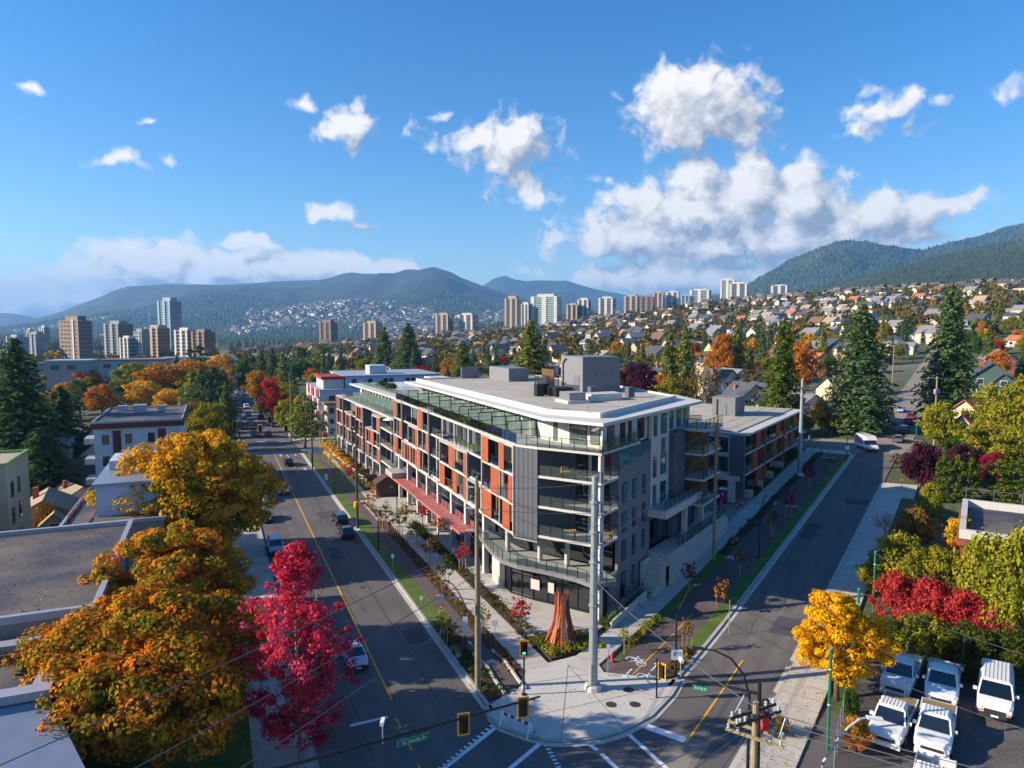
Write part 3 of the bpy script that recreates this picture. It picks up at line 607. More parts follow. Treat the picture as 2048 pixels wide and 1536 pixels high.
# --- projecting balcony boxes on the avenue front
SH = [0.0]
def shear(b):
    if SH[0]: b.v = [(x - .037 * (y - 120), y, z) if y > 120 else (x, y, z) for x, y, z in b.v]
    return b
def AS(name, b, m, parent=None): return A(name, shear(b), m, parent)
FR = 28.7
def facade_box(s0, s1, zs, posts, pan, roofm='roof_gravel', top=True, end0=True):
    """zs: slab heights bottom to top; posts: dividing posts; pan[row] = list of (a,b) spans carrying orange screens"""
    z0, z1 = zs[0], zs[-1]; t = .2
    fr = MB().box(FR - .12, FR + .12, s0, s1, z1 - .14, z1 + .12).box(FR - .12, FR + .12, s0, s0 + t, z0, z1 - .14).box(FR - .12, FR + .12, s1 - t, s1, z0, z1 - .14)
    fo = AS('box_frame', fr, 'frame_grey')
    for ps_ in posts: ob('post', shear(MB().box(FR - .1, FR + .1, ps_ - .09, ps_ + .09, z0 + .1, z1 - .16)), 'frame_grey', fo)
    AS('side_wall', MB().box(FR + .14, 30.38, s0, s0 + .16, z0 - .05, z1 + .05), 'clad_dark')
    AS('side_wall', MB().box(FR + .14, 30.38, s1 - .16, s1, z0 - .05, z1 + .05), 'clad_dark')
    if top: AS('box_roof', MB().box(FR + .14, 30.38, s0 + .02, s1 - .02, z1 + .06, z1 + .16), roofm)
    cells = [s0 + t] + list(posts) + [s1 - t]
    for r in range(len(zs) - 1):
        za, zb = zs[r], zs[r + 1]
        sl = AS('balcony_slab', MB().box(FR - .08, 30.36, s0 + t, s1 - t, za - .05, za + .2), 'render_white')
        bw = AS('back_wall', MB().box(30.2, 30.36, s0 + .18, s1 - .18, za + .22, zb - .06), 'wood_brown')
        for c in range(len(cells) - 1):
            a, e = cells[c] + .12, cells[c + 1] - .12
            ob('balcony_door', shear(MB().box(30.14, 30.2, a + .2, a + (e - a) * .45, za + .25, zb - .5)), 'pane', bw)
            rail(AS, (FR, a), (FR, e), za + .2, 1.0, step=1.6)
        for (a, e) in pan[r]:
            AS('orange_screen', MB().box(FR - .16, FR - .09, a, e, za + .16, zb - .05), 'orange_panel')
    return fo
facade_box(66.7, 76.3, [7.2, 10.35, 13.45, 16.6], [70.7], [[(72.9, 75.8), (67.6, 69.6)], [(70.9, 73.1), (66.95, 68.0)], [(73.9, 76.05), (69.2, 70.55)]])
facade_box(81.4, 93.0, [7.4, 10.45, 13.5], [86.4], [[(90.4, 92.6), (85.2, 86.9), (81.6, 82.6)], [(86.6, 88.6), (81.65, 82.6)]])
facade_box(98.3, 104.2, [7.4, 10.6, 13.6, 16.8], [101.6], [[(102.6, 104.0)], [(98.5, 99.6)], [(101.8, 103.9)]])
facade_box(104.25, 110.0, [10.5, 13.5], [106.9], [[(104.5, 105.6)]])
facade_box(114.1, 119.7, [7.4, 10.6, 13.6, 16.7], [117.3], [[(117.5, 119.4)], [(114.4, 115.6)], [(117.6, 119.5)]])
facade_box(104.3, 114.0, [7.4, 10.35], [107.2, 110.6], [[(108.0, 109.3), (111.6, 113.0), (104.6, 105.7)]], top=False)
facade_box(76.4, 81.3, [7.4, 10.35], [], [[(77.0, 78.3)]], top=False)
# recessed galleries behind the lower boxes
for (s0, s1, z, posts) in ((76.5, 98.2, 13.45, (82.0, 87.6, 92.8)), (104.4, 114.0, 13.5, (109.2,)), (76.4, 81.3, 10.4, ()), (93.1, 98.2, 10.4, (95.6,)), (93.1, 98.2, 7.4, (95.6,)), (110.2, 114.0, 10.4, ())):
    A('gallery_slab', MB().box(28.95, 30.38, s0, s1, z, z + .25), 'render_white')
    for q in posts: A('gallery_post', MB().box(29.0, 29.25, q - .12, q + .12, z + .27, z + 3.2), 'render_white')
    rail(A, (29.0, s0 + .1), (29.0, s1 - .1), z + .25, 1.05, step=1.7)
    for q in np.arange(s0 + .8, s1 - 2.2, 3.6):
        wf = A('window', MB().box(30.3, 30.4, q, q + 2.0, z + .3, z + 2.6), 'black_metal'); ob('pane', MB().box(30.27, 30.3, q + .08, q + 1.92, z + .38, z + 2.52), 'pane', wf)
# penthouse terrace deck, its rail and the privacy screens
A('terrace_deck', MB().prism([(28.75, 119.6), (28.75, 76.4), (28.75, 66.8), (30.2, 64.2), (34.36, 58.4), sr(9.2, .05), sr(9.2, -.48), (35.7, 60.4), (33.6, 66.2), (33.0, 68.6), (33.0, 119.6)], 16.62, 16.84), 'render_white')
A('terrace_floor', MB().prism([(29.0, 119.4), (29.0, 67.0), (30.4, 64.5), (34.36, 58.9), sr(9.0, -.2), sr(9.0, -.46), (35.6, 60.5), (33.5, 66.2), (32.9, 68.6), (32.9, 119.4)], 16.845, 16.87), 'floor_grey')
rail(A, (29.0, 76.5), (29.0, 98.2), 16.86); rail(A, (29.0, 98.2), (29.0, 119.4), 16.86); rail(A, (29.0, 66.9), (29.0, 76.5), 16.86)
rail(A, (29.0, 66.9), (30.3, 64.4), 16.86); rail(A, (30.3, 64.4), (34.3, 58.6), 16.86); rail(AR_, (0.0, .2), (0.0, 9.1), 16.86)
for s in (70.5, 75.0, 79.5, 83.2, 86.8, 90.4, 95.5, 101, 107, 113):
    sc_ = A('privacy_screen', MB().box(29.5, 32.9, s - .03, s + .03, 16.9, 18.75), 'screen_glass')
    q = MB()
    for (x0, x1, z0_, z1_) in ((29.45, 29.53, 16.88, 18.8), (31.15, 31.22, 16.88, 18.8), (29.45, 32.9, 18.72, 18.82), (29.45, 32.9, 17.75, 17.82)): q.box(x0, x1, s - .05, s + .05, z0_, z1_)
    ob('screen_frame', q, 'black_metal', sc_)
def win(maker, a, c, z0, z1, n=2, m='pane', d=.06, fr='black_metal', parent=None):
    """window standing d proud of a wall, from plan point a to plan point c (seen from outside, left to right)"""
    ux, uy = c[0] - a[0], c[1] - a[1]; l = math.hypot(ux, uy); ux /= l; uy /= l; nx, ny = uy, -ux
    f = MB(); f.prism([(a[0], a[1]), (c[0], c[1]), (c[0] + nx * d, c[1] + ny * d), (a[0] + nx * d, a[1] + ny * d)], z0, z1)
    o = maker('window', f, fr, parent); g = .09
    for i in range(n):
        u0 = l * i / n + g * (.9 if i == 0 else .5); u1 = l * (i + 1) / n - g * (.9 if i == n - 1 else .5); e = d + .012
        q = MB().face([(a[0] + ux * u0 + nx * e, a[1] + uy * u0 + ny * e, z0 + g), (a[0] + ux * u1 + nx * e, a[1] + uy * u1 + ny * e, z0 + g), (a[0] + ux * u1 + nx * e, a[1] + uy * u1 + ny * e, z1 - g), (a[0] + ux * u0 + nx * e, a[1] + uy * u0 + ny * e, z1 - g)])
        ob('pane', q, m, o)
    return o
for s in np.arange(116.5, 69.5, -2.35): win(A, (33.0, s), (33.0, s - 1.75), 16.95, 19.2, 1, 'pane_light')
win(A, (33.02, 71.9), (33.02, 70.1), 16.95, 19.2, 1, 'pane_light'); win(A, (33.45, 67.0), (33.62, 66.3), 16.95, 19.2, 1, 'pane_light')
win(A, (34.15, 64.6), (35.0, 62.4), 16.95, 19.3, 2, 'pane_light'); win(A, (35.15, 61.95), (35.6, 60.8), 17.2, 19.2, 1, 'pane_light')
# angled corner front: solid end wall, balconies, recessed glazing
U = (34.36 - 28.7, 58.4 - 66.7); ul = math.hypot(*U); U = (U[0] / ul, U[1] / ul)
A('end_wall', MB().prism([(28.72, 66.7), (30.22, 64.22), (30.45, 64.5), (29.0, 66.9)], 6.95, 16.6), 'clad_dark')
ew = bpy.data.objects[[o.name for o in HQ.children if o.name.startswith('end_wall')][0]]
for i in range(1, 5):
    f = i / 5; x, y = 28.72 + 1.5 * f, 66.7 - 2.48 * f; ob('panel_joint', MB().bar((x - .012, y - .008, 7.0), (x - .012, y - .008, 16.55), .012, .02), 'black_metal', ew)
for z in (10.4, 13.5): ob('panel_joint', MB().bar((28.71, 66.69, z), (30.21, 64.21, z), .014, .02), 'black_metal', ew)
A('soffit_panel', MB().prism([(28.75, 66.72), (30.22, 64.25), (30.6, 66.0), (30.4, 76)], 6.86, 6.94), 'render_white')
for z in (7.4, 10.5, 13.65):
    sl = A('balcony_slab', MB().prism([(30.25, 64.3), (34.36, 58.42), sr(3.85, .05), (34.25, 64.45)], z, z + .26), 'render_white')
    ob('balcony_floor', MB().prism([(30.6, 64.2), (34.4, 58.8), sr(3.7, -.3), (34.25, 64.3)], z + .262, z + .28), 'floor_grey', sl)
    rail(A, (30.4, 64.15), (34.3, 58.62), z + .26); rail(AR_, (0.0, .15), (0.0, 3.8), z + .26); rail(AR_, (0.0, 3.8), (-1.2, 3.8), z + .26)
    w1 = win(A, (34.6, 64.0), (37.0, 61.15), z + .3, z + 2.8, 3, 'pane'); 
    A('corner_panel', MB().prism([(35.55, 62.95), (35.75, 62.7), (35.65, 62.6), (35.45, 62.85)], z + .28, z + 2.9), 'render_white')
A('corner_column', MB().box(34.3, 34.72, 58.5, 58.92, 0, 16.6), 'render_white')
# furniture on the balconies is part of what stands there, see below
# second-storey terrace: slab with curved edge, rail, round columns
TE = [(29.0, 79.2), (28.3, 74.5), (27.9, 71.0), (27.9, 68.2), (28.7, 66.0), (30.0, 64.2), (31.4, 62.2), (32.6, 60.0), (33.3, 57.6), (35.9, 57.9)]
ter = A('terrace_slab', MB().prism(TE + [sr(2.2, -.2), (36.4, 62.8), (33.6, 67), (31.6, 71), (30.6, 79.2)], 3.72, 4.12), 'clad_mid')
ob('terrace_paving', MB().prism([(x + .2, y + .1) for x, y in TE] + [(36.2, 60.6), (36.2, 62.6), (33.4, 66.9), (31.4, 70.9), (30.5, 79.2)], 4.125, 4.15), 'floor_grey', ter)
for i in range(len(TE) - 1): rail(A, (TE[i][0] + .12, TE[i][1] + .05), (TE[i + 1][0] + .12, TE[i + 1][1] + .05), 4.14, 1.05, step=1.3)
for q in ((29.6, 70.6), (31.6, 66.4), (33.4, 63.6)): A('terrace_column', MB().lathe([(.28, 4.15), (.28, 7.38)], 12, q), 'concrete_pale', smooth=False)
b = MB()
GP = [(29.9, 79.5), (29.3, 73), (29.2, 68.6), (30.6, 65.8), (32.6, 63.0), (34.6, 60.0)]
for i in range(len(GP) - 1):
    a, c = GP[i], GP[i + 1]; k = max(1, int(math.hypot(c[0] - a[0], c[1] - a[1]) / 1.5))
    for j in range(k + 1):
        x, y = a[0] + (c[0] - a[0]) * j / k, a[1] + (c[1] - a[1]) * j / k; b.box(x - .1, x + .04, y - .05, y + .05, .15, 3.7)
    b.bar((a[0] - .04, a[1] - .03, 2.7), (c[0] - .04, c[1] - .03, 2.7), .08, .08); b.bar((a[0] - .04, a[1] - .03, .25), (c[0] - .04, c[1] - .03, .25), .1, .2)
A('shopfront_mullions', b, 'black_metal')
A('shopfront_pier', MB().prism([(28.9, 73.6), (28.6, 70.6), (29.15, 70.4), (29.3, 73.4)], .1, 3.7), 'concrete_pale')
for (x0, y0, x1, y1) in ((30.4, 66.0, 31.0, 65.1), (31.6, 64.3, 32.0, 63.7)):
    A('leasing_poster', MB().face([(x0 - .12, y0 - .08, 1.4), (x1 - .12, y1 - .08, 1.4), (x1 - .12, y1 - .08, 2.5), (x0 - .12, y0 - .08, 2.5)]), 'render_white')
# arcade columns, canopy, shopfronts and second-storey windows on the avenue
for s in (75.8, 82.3, 88.0, 94.1, 99.6, 105.0, 110.8, 116.6): A('arcade_column', MB().box(28.62, 29.22, s - .3, s + .3, 0.1, 7.3), 'render_white')
cano = A('canopy', MB().prism([(26.9, 79.0), (29.6, 79.0), (29.6, 116.2), (26.9, 116.2)], 4.12, 4.32), 'pink_canopy')
for s in np.arange(80.5, 116, 1.5): ob('canopy_seam', MB().box(26.9, 29.55, s, s + .05, 4.322, 4.34), 'wood_brown', cano)
ob('canopy_edge', MB().box(26.78, 26.9, 79.0, 116.2, 4.06, 4.36), 'pink_canopy', cano)
for s in (76.2, 82.7, 88.4, 94.5, 100, 105.4, 111.2):
    win(A, (30.6, s + 4.8), (30.6, s + .5), 4.5, 7.0, 3, 'pane'); rail(A, (28.9, s + .2), (28.9, s + 4.9), 4.34, .95)
    win(A, (29.9, s + 4.8), (29.9, s + .5), .3, 3.6, 3, 'pane_teal' if s > 98 else 'pane')
A('arcade_beam', MB().box(28.72, 29.1, 75.5, 119.6, 7.05, 7.3), 'render_white')
# --- the lower block beyond: one storey less, roof garden
SH[0] = 1
AS('lower_core', MB().prism([(30.4, 169), (30.4, 145), (30.4, 120), (50, 120), (50, 145), (46, 169)], 0, 13.0), 'clad_dark')
AS('lower_penthouse', MB().prism([(33.2, 165), (33.2, 142), (33.2, 121), (48, 121), (48, 142), (44, 165)], 13.0, 15.95), 'render_white')
lr = AS('lower_roof', MB().prism([(31.0, 166.5), (31.0, 143), (31.0, 120.9), (49, 120.9), (49, 143), (45, 166.5)], 15.95, 16.25), 'roof_white')
ob('roof_garden_lawn', shear(MB().prism([(36.2, 139), (36.2, 123), (43, 123), (43, 139)], 16.26, 16.42)), 'lawn', lr)
ob('gravel_bed', shear(MB().prism([(33.0, 164), (33.0, 122), (36.1, 122), (36.1, 164)], 16.26, 16.36)), 'roof_gravel', lr)
for (a, c) in (((32.2, 163), (32.2, 122)), ((36.1, 140), (36.1, 122.5))): rail(AS, a, c, 16.3, 1.05, step=1.8)
AS('roof_pavilion', MB().box(42, 46, 138, 144, 16.26, 19.0), 'render_white'); AS('pavilion_screen', MB().box(41.8, 42, 138, 141, 16.26, 18.8), 'clad_dark')
for i, (p, s, l_, h) in enumerate(((34.2, 148, 11, .8), (38, 139.6, 8, .9), (43.4, 124, .9, 1.1))):
    pass
FRS = FR
def fbox2(s0, s1, zs, posts, pan, top=True): facade_box(s0, s1, zs, posts, pan, top=top)
fbox2(129.5, 135.4, [3.5, 6.4, 9.3, 12.3], [131.6], [[(129.8, 131.0)], [(134.0, 135.2)], [(129.8, 131.2)]])
fbox2(135.5, 141.0, [3.5, 6.4, 9.2], [138.2], [[(138.4, 139.6)], [(135.8, 136.8), (139.6, 140.8)]])
fbox2(143.2, 149.8, [3.5, 6.6, 9.9, 12.9], [146.6], [[(143.6, 144.8), (148.2, 149.6)], [(145.2, 146.4)], [(147.9, 149.6), (143.5, 144.6)]])
fbox2(154.2, 159.9, [3.5, 6.7, 10.0], [157.0], [[(157.2, 158.4)], [(154.5, 155.6), (158.6, 159.7)]])
fbox2(162.9, 170.0, [3.5, 6.7, 10.0, 13.2], [166.2], [[(166.4, 167.6)], [(163.2, 164.4), (168.6, 169.8)], [(166.8, 168.6)]])
for (s0, s1, z) in ((141.0, 143.2, 3.5), (141.0, 143.2, 6.6), (149.8, 154.2, 3.5), (149.8, 154.2, 6.6), (149.8, 154.2, 9.9), (159.9, 162.9, 3.5), (159.9, 162.9, 6.6), (159.9, 162.9, 10)):
    AS('gallery_slab', MB().box(29.0, 30.38, s0, s1, z, z + .25), 'render_white'); rail(AS, (29.0, s0), (29.0, s1), z + .25, 1.05)
AS('terrace_deck', MB().prism([(28.8, 166), (28.8, 143), (28.8, 121), (33.2, 121), (33.2, 143), (33.2, 166)], 13.02, 13.22), 'render_white')
rail(AS, (29.1, 165.5), (29.1, 143), 13.24); rail(AS, (29.1, 143), (29.1, 121.4), 13.24); rail(AS, (29.1, 121.4), (33, 121.4), 13.24)
for s in np.arange(163, 123, -2.6): win(AS, (33.2, s), (33.2, s - 1.8), 13.3, 15.6, 1, 'pane_light')
for s in (126, 131, 136, 141, 146, 151, 156): AS('privacy_screen', MB().box(29.6, 33.1, s - .03, s + .03, 13.24, 15.0), 'screen_glass')
for s in (129.8, 135.4, 141, 147, 153, 159, 165, 169.7): AS('arcade_column', MB().box(28.62, 29.15, s - .28, s + .28, 0, 3.45), 'render_white')
for s in (130.2, 135.8, 141.4, 147.4, 153.4, 159.4): win(AS, (30.4, s + 4.2), (30.4, s + .6), .4, 3.0, 2, 'pane')
for s in (132, 138, 144, 150, 156, 162): AS('patio_wall', MB().box(26.2, 28.6, s - .12, s + .12, .1, 1.3), 'wood_brown')
AS('patio_fence', MB().box(26.1, 26.25, 130, 166, .1, .9), 'concrete_pale')
# glazed corner bay between the two blocks
A('bay_roof', MB().prism([(28.9, 129.4), (28.9, 119.8), (33, 119.8), (33, 129.4)], 13.3, 13.62), 'clad_dark')
for z in (4.2, 7.4, 10.5):
    A('bay_slab', MB().prism([(28.4, 129.4), (28.4, 120), (30.4, 120), (30.4, 129.4)], z, z + .25), 'render_white'); rail(A, (28.45, 129.3), (28.45, 120.1), z + .25); rail(A, (28.45, 120.1), (30.3, 120.1), z + .25)
    win(A, (30.38, 129.0), (30.38, 125.0), z + .3, z + 2.8, 3, 'pane_light'); win(A, (30.38, 124.4), (30.38, 120.6), z + .3, z + 2.8, 3, 'pane_light')
for s in (120.2, 124.7, 129.2): A('bay_column', MB().box(29.3, 29.65, s - .17, s + .17, 0, 13.3), 'clad_dark')
# covered stair up from the avenue beside the arcade
st = A('stair_canopy', MB().prism([(25.0, 118.2), (29.8, 118.2), (29.8, 121.2), (25.0, 121.2)], [2.2, 5.0, 5.0, 2.2], [2.45, 5.25, 5.25, 2.45]), 'dark_brown')
ob('stair_side', MB().prism([(25.0, 117.9), (29.8, 117.9), (29.8, 118.18), (25.0, 118.18)], [.15, .15, .15, .15], [2.5, 5.3, 5.3, 2.5]), 'dark_brown', st)
for i in range(12): ob('step', MB().box(24.6 + i * .38, 29.4, 118.5, 121.0, .15 + i * .17 if i else .14, .32 + i * .17), 'concrete', st)
rbox('roof_planter', 26.5, 30.0, 112.6, 117.4, 4.34, 5.2, 'frame_grey')
SH[0] = 0
# --- the front on the side street (o, t, z)
def RB(name, o0, o1, t0, t1, z0, z1, m, parent=None): return AR_(name, MB().box(o0, o1, t0, t1, z0, z1), m, parent)
def rwin(o, t0, t1, z0, z1, n=1, m='pane_teal'): return win(AR_, (o, t0), (o, t1), z0, z1, n, m)
RB('brick_wall', -.3, .0, 3.9, 12.2, 4.0, 14.6, 'clad_mid')
RB('base_wall', -.3, .02, 2.2, 12.2, 0, 4.0, 'clad_mid')
AR_('sloped_parapet', MB().prism([(-.3, 4.4), (.02, 4.4), (.02, 12.2), (-.3, 12.2)], 14.62, [14.7, 14.7, 15.4, 15.4]), 'clad_mid')
for z in (4.9, 7.9, 11.0):
    for (t0, t1) in ((4.8, 5.9), (7.4, 8.2), (10.0, 10.8)): rwin(.01, t0, t1, z - .1, z + 2.0)
for (t0, t1) in ((4.6, 5.8), (7.4, 8.2), (10.0, 10.8)): rwin(.03, t0, t1, 1.6, 3.6)
RB('white_wall', -.3, .06, 12.2, 17.6, 8.6, 19.45, 'render_white')
RB('white_wall', -.52, -.42, 1.0, 12.2, 16.9, 19.45, 'render_white')
for z in (9.0, 12.2, 16.9):
    rwin(.07, 12.8, 13.7, z, z + 2.3); rwin(.07, 15.0, 16.6, z, z + 2.3, 1 if z < 16 else 1)
rwin(.07, 15.2, 16.2, 14.2, 16.4)
for (t0, t1, m) in ((2.0, 3.6, 'pane_light'), (5.0, 6.2, 'pane'), (7.0, 7.8, 'pane'), (9.4, 11.2, 'pane')): rwin(-.41, t0, t1, 17.0, 19.2, 2 if t1 - t0 > 1.3 else 1, m)
RB('white_wall', -.46, -.36, 17.6, 25.6, 16.9, 19.45, 'render_white')
for (t0, t1) in ((18.6, 19.8), (21.0, 22.4), (23.4, 24.6)): rwin(-.35, t0, t1, 17.0, 19.2)
RB('spandrel_glass', -.2, .0, 4.2, 11.9, 14.7, 16.5, 'pane_teal')
RB('dark_wall', -.3, .7, 17.6, 21.4, 4.4, 16.7, 'clad_dark')
# stacked balconies near the inner corner
dk = RB('balcony_roof', -.5, 3.2, 21.5, 28.0, 16.55, 16.9, 'render_white'); ob('roof_deck', MB().box(-.4, 3.1, 21.6, 27.9, 16.902, 16.93), 'floor_grey', dk)
rail(AR_, (3.1, 21.6), (3.1, 27.9), 16.93); rail(AR_, (.8, 21.6), (3.1, 21.6), 16.93)
for z in (7.4, 10.5, 13.6):
    RB('balcony_slab', -.5, 3.0, 21.5, 28.0, z, z + .26, 'render_white'); rail(AR_, (2.9, 21.6), (2.9, 27.9), z + .26); rail(AR_, (.8, 21.6), (2.9, 21.6), z + .26)
    rwin(.02, 21.8, 23.4, z + .3, z + 2.7, 2, 'pane'); rwin(.02, 24.0, 26.0, z + .3, z + 2.7, 2, 'pane_light')
    RB('orange_screen', .1, 2.8, 23.55, 23.65, z + .3, z + 3.0, 'wood_brown'); RB('orange_screen', 2.75, 2.85, 26.0, 27.6, z + .3, z + 3.0, 'orange_panel')
# entrance: white portal, glazed lobby, steps, planter walls
pt = RB('portal_beam', -.2, 2.2, 11.6, 25.6, 8.0, 8.85, 'render_white'); ob('portal_deck', MB().box(-.1, 2.0, 11.8, 25.4, 8.852, 8.9), 'floor_grey', pt)
ob('portal_column', MB().box(1.2, 1.75, 19.0, 19.6, 2.6, 7.98), 'render_white', pt); ob('portal_column', MB().box(1.2, 1.75, 25.0, 25.6, 2.6, 7.98), 'render_white', pt)
rail(AR_, (1.9, 12), (1.9, 25.4), 8.9, .9)
for (t0, t1) in ((13.0, 15.6), (15.8, 18.4), (19.8, 22.2), (22.4, 24.8)): rwin(.72 if t0 > 17 else .05, t0, t1, 4.5, 7.7, 2, 'pane')
RB('entry_floor', -.2, 2.3, 12.0, 33, 2.6, 3.9, 'concrete'); rail(AR_, (2.25, 15.4), (2.25, 33), 3.92, 1.05)
stp = RB('stair_wall', .2, .5, 9.2, 12.0, .3, 3.6, 'concrete')
for i in range(11): ob('step', MB().box(.55, 2.1, 8.4 + i * .33, 12.0, .55 + i * .3 - .3, .55 + i * .3), 'concrete_pale', stp)
AR_('planter_wall', MB().prism([(2.3, 12.4), (2.6, 12.4), (2.6, 33), (2.3, 33)], [.3] * 4, [2.6, 2.6, 3.6, 3.6]), 'concrete_pale')
AR_('planter_wall', MB().prism([(1.55, -1.0), (1.75, -1.0), (1.75, 7.6), (1.55, 7.6)], 0, [.75, .75, 1.2, 1.2]), 'concrete_pale'); rail(AR_, (1.3, -1), (1.3, 7.6), .9, 1.0)
RB('fire_cabinet', .02, .2, 4.6, 5.3, 1.0, 2.4, 'black_metal')
mat('wall_white_end', '#a9b4bd', .7, .05, .8)
# --- lower wing up the side street: a building of its own
WG = thing('apartment_wing', 'three-storey dark grey wing with brown screens, uphill of the corner block on the side street', 'apartment building', Rw(34, 0) + (gz(*Rw(34, 0)),), -AR)
WZ = gz(*Rw(34, 0))
def W(name, b, m, parent=None): return ob(name, b, m, WG if parent is None else parent, (0, -34, -WZ) if parent is None else (0, 0, 0))
def WB(name, o0, o1, t0, t1, z0, z1, m, parent=None): return W(name, MB().box(o0, o1, t0, t1, z0, z1), m, parent)
WB('wall', -22, -1.2, 47.2, 84.5, 1.0, 12.6, 'clad_dark'); WB('link_wall', -22, -8, 26.2, 47.1, 1.0, 12.6, 'clad_dark')
wr = WB('roof', -23, 1.4, 47, 86.5, 12.75, 13.05, 'roof_white'); ob('gravel_bed', MB().box(-22, -.6, 47.6, 85.5, 13.06, 13.2), 'roof_gravel', wr)
WB('roof_edge', -23, -7.6, 26.4, 46.9, 12.62, 13.0, 'roof_white'); WB('link_gravel', -22.5, -8, 26.8, 46.5, 13.01, 13.15, 'roof_gravel')
th, oh = toR(*at(1424, 830, 13.2)[:2])
h_ = WB('elevator_housing', oh, oh + 4.2, th, th + 6, 13.2, 16.6, 'clad_mid'); ob('vent_pipe', MB().tube([(oh + .9, th - .1, 13.2), (oh + .9, th - .1, 16.2)], .08, 6), 'black_metal', h_); ob('door', MB().box(oh + 1.6, oh + 2.6, th - .07, th, 13.2, 15.3), 'steel_grey', h_)
f = WB('louvre_screen', -9, -8.9, 47.2, 47.3, 13.2, 15.5, 'black_metal')
for i in range(8): ob('slat', MB().box(-9, -6, 47.2, 47.26, 13.4 + i * .26, 13.53 + i * .26), 'black_metal', f)
wb = WB('white_bay', -7.6, .2, 46.6, 47.15, 6.4, 12.6, 'wall_white_end')
for z in (7.0, 10.0): win(W, (-4.6, 46.6), (-1.6, 46.6), z, z + 2.3, 2, 'pane')
WB('white_beam', -7.4, .4, 45.8, 46.55, 5.8, 6.5, 'render_white'); WB('white_column', -1.3, -.2, 45.9, 46.5, 2.4, 5.8, 'render_white'); win(W, (-6.6, 47.15), (-2.0, 47.15), 2.9, 5.6, 3, 'pane')
for z in (3.2, 6.4, 9.5): win(W, (-7.95, 40), (-7.95, 45), z, z + 2.2, 3, 'pane'); WB('orange_screen', -7.95, -7.8, 34, 36.4, z, z + 2.6, 'orange_panel')
for (t0, t1) in ((47.0, 58.5), (59.5, 72), (73, 85.5)):
    for k, z in enumerate((6.4, 9.6)):
        WB('balcony_slab', -1.2, .9, t0, t1, z, z + .25, 'render_white'); rail(W, (.85, t0 + .1), (.85, t1 - .1), z + .25, 1.05)
        tm = (t0 + t1) / 2
        WB('brown_screen', .8, .92, tm - 1.4 + k * 2, tm + 1.4 + k * 2, z + .25, z + 3.1, 'orange_panel'); WB('back_wall', -1.2, -1.05, t0, t1, z + .26, z + 3.0, 'wood_brown')
        win(W, (-1.04, t0 + 1), (-1.04, t0 + 4.2), z + .3, z + 2.7, 2, 'pane'); win(W, (-1.04, tm + 1), (-1.04, tm + 4), z + .3, z + 2.7, 2, 'pane')
    WB('divider', -1.2, 1.0, t0 - .8, t0 - .1, 3, 12.7, 'orange_panel' if t0 > 50 else 'clad_dark')
for t in (48, 52, 56, 62, 66, 70): win(W, (-1.15, t), (-1.15, t + 2.4), 4.0, 6.2, 1, 'pane')
WB('brown_gable', .3, .6, 55, 61, 3.4, 6.2, 'orange_panel')
for (t0, t1, z0) in ((50, 54, 3.2), (56, 60, 3.6), (63, 67, 4.0), (70, 74, 4.5)): WB('garden_wall', -1.0, 1.4, t0, t0 + .25, z0 - .8, z0 + .6, 'concrete_pale')
# ------------------------------------------------------------------ trees
mat('bark', '#5b4a3c', .9, .2, 2, fine=.2, bscale=10); mat('bark_pale', '#8a7b69', .9, .15, 2)
LEAF = dict(
 golden=['#5c661c', '#8d8222', '#c29322', '#e0a026', '#cf8424'], rust=['#4c5a20', '#707022', '#a87a24', '#d07a26', '#c25a26'],
 mix=['#4a5a20', '#6e7428', '#a58526', '#dc7a28', '#e2592c'], crimson=['#861a32', '#bd2b45', '#d84a62', '#e87f92'], red=['#74201f', '#a52c2e', '#bd4442', '#8d3a2a'],
 yellow=['#b98a10', '#e0a512', '#efb71c', '#e58d15'], lime=['#566a1c', '#7f8628', '#a49c2c', '#6b7a20'], olive=['#4b5c1f', '#727a26', '#9c9226', '#bd9c2a'],
 green=['#2e4a1c', '#3f5f20', '#587428'], brown=['#5a4424', '#77602c', '#8f7434', '#6b5a2a'], purple=['#2c1822', '#4b2233', '#6b2a3d'], orange=['#8f5a22', '#b5702a', '#c08430', '#9a4a24'],
 fir=['#314a2c', '#455c36', '#5d7040', '#747e46'], pine=['#425426', '#5f6c30', '#7f8438', '#9a923a'], cedar=['#3a5220', '#5a6b22', '#7c7f28'], shrub=['#33451b', '#4d5a20', '#6a6222'], pink=['#8a4a40', '#b07a60', '#a98a58'], magenta=['#7a1f3c', '#a32a44', '#6b1a30'])
for k_, v_ in LEAF.items(): leafm('leaf_' + k_, v_, .6 if k_ in ('golden', 'rust', 'mix') else .5, gain=1.22 if k_ in ('golden', 'rust', 'mix') else (1.2 if k_ in ('fir', 'pine') else 1.))
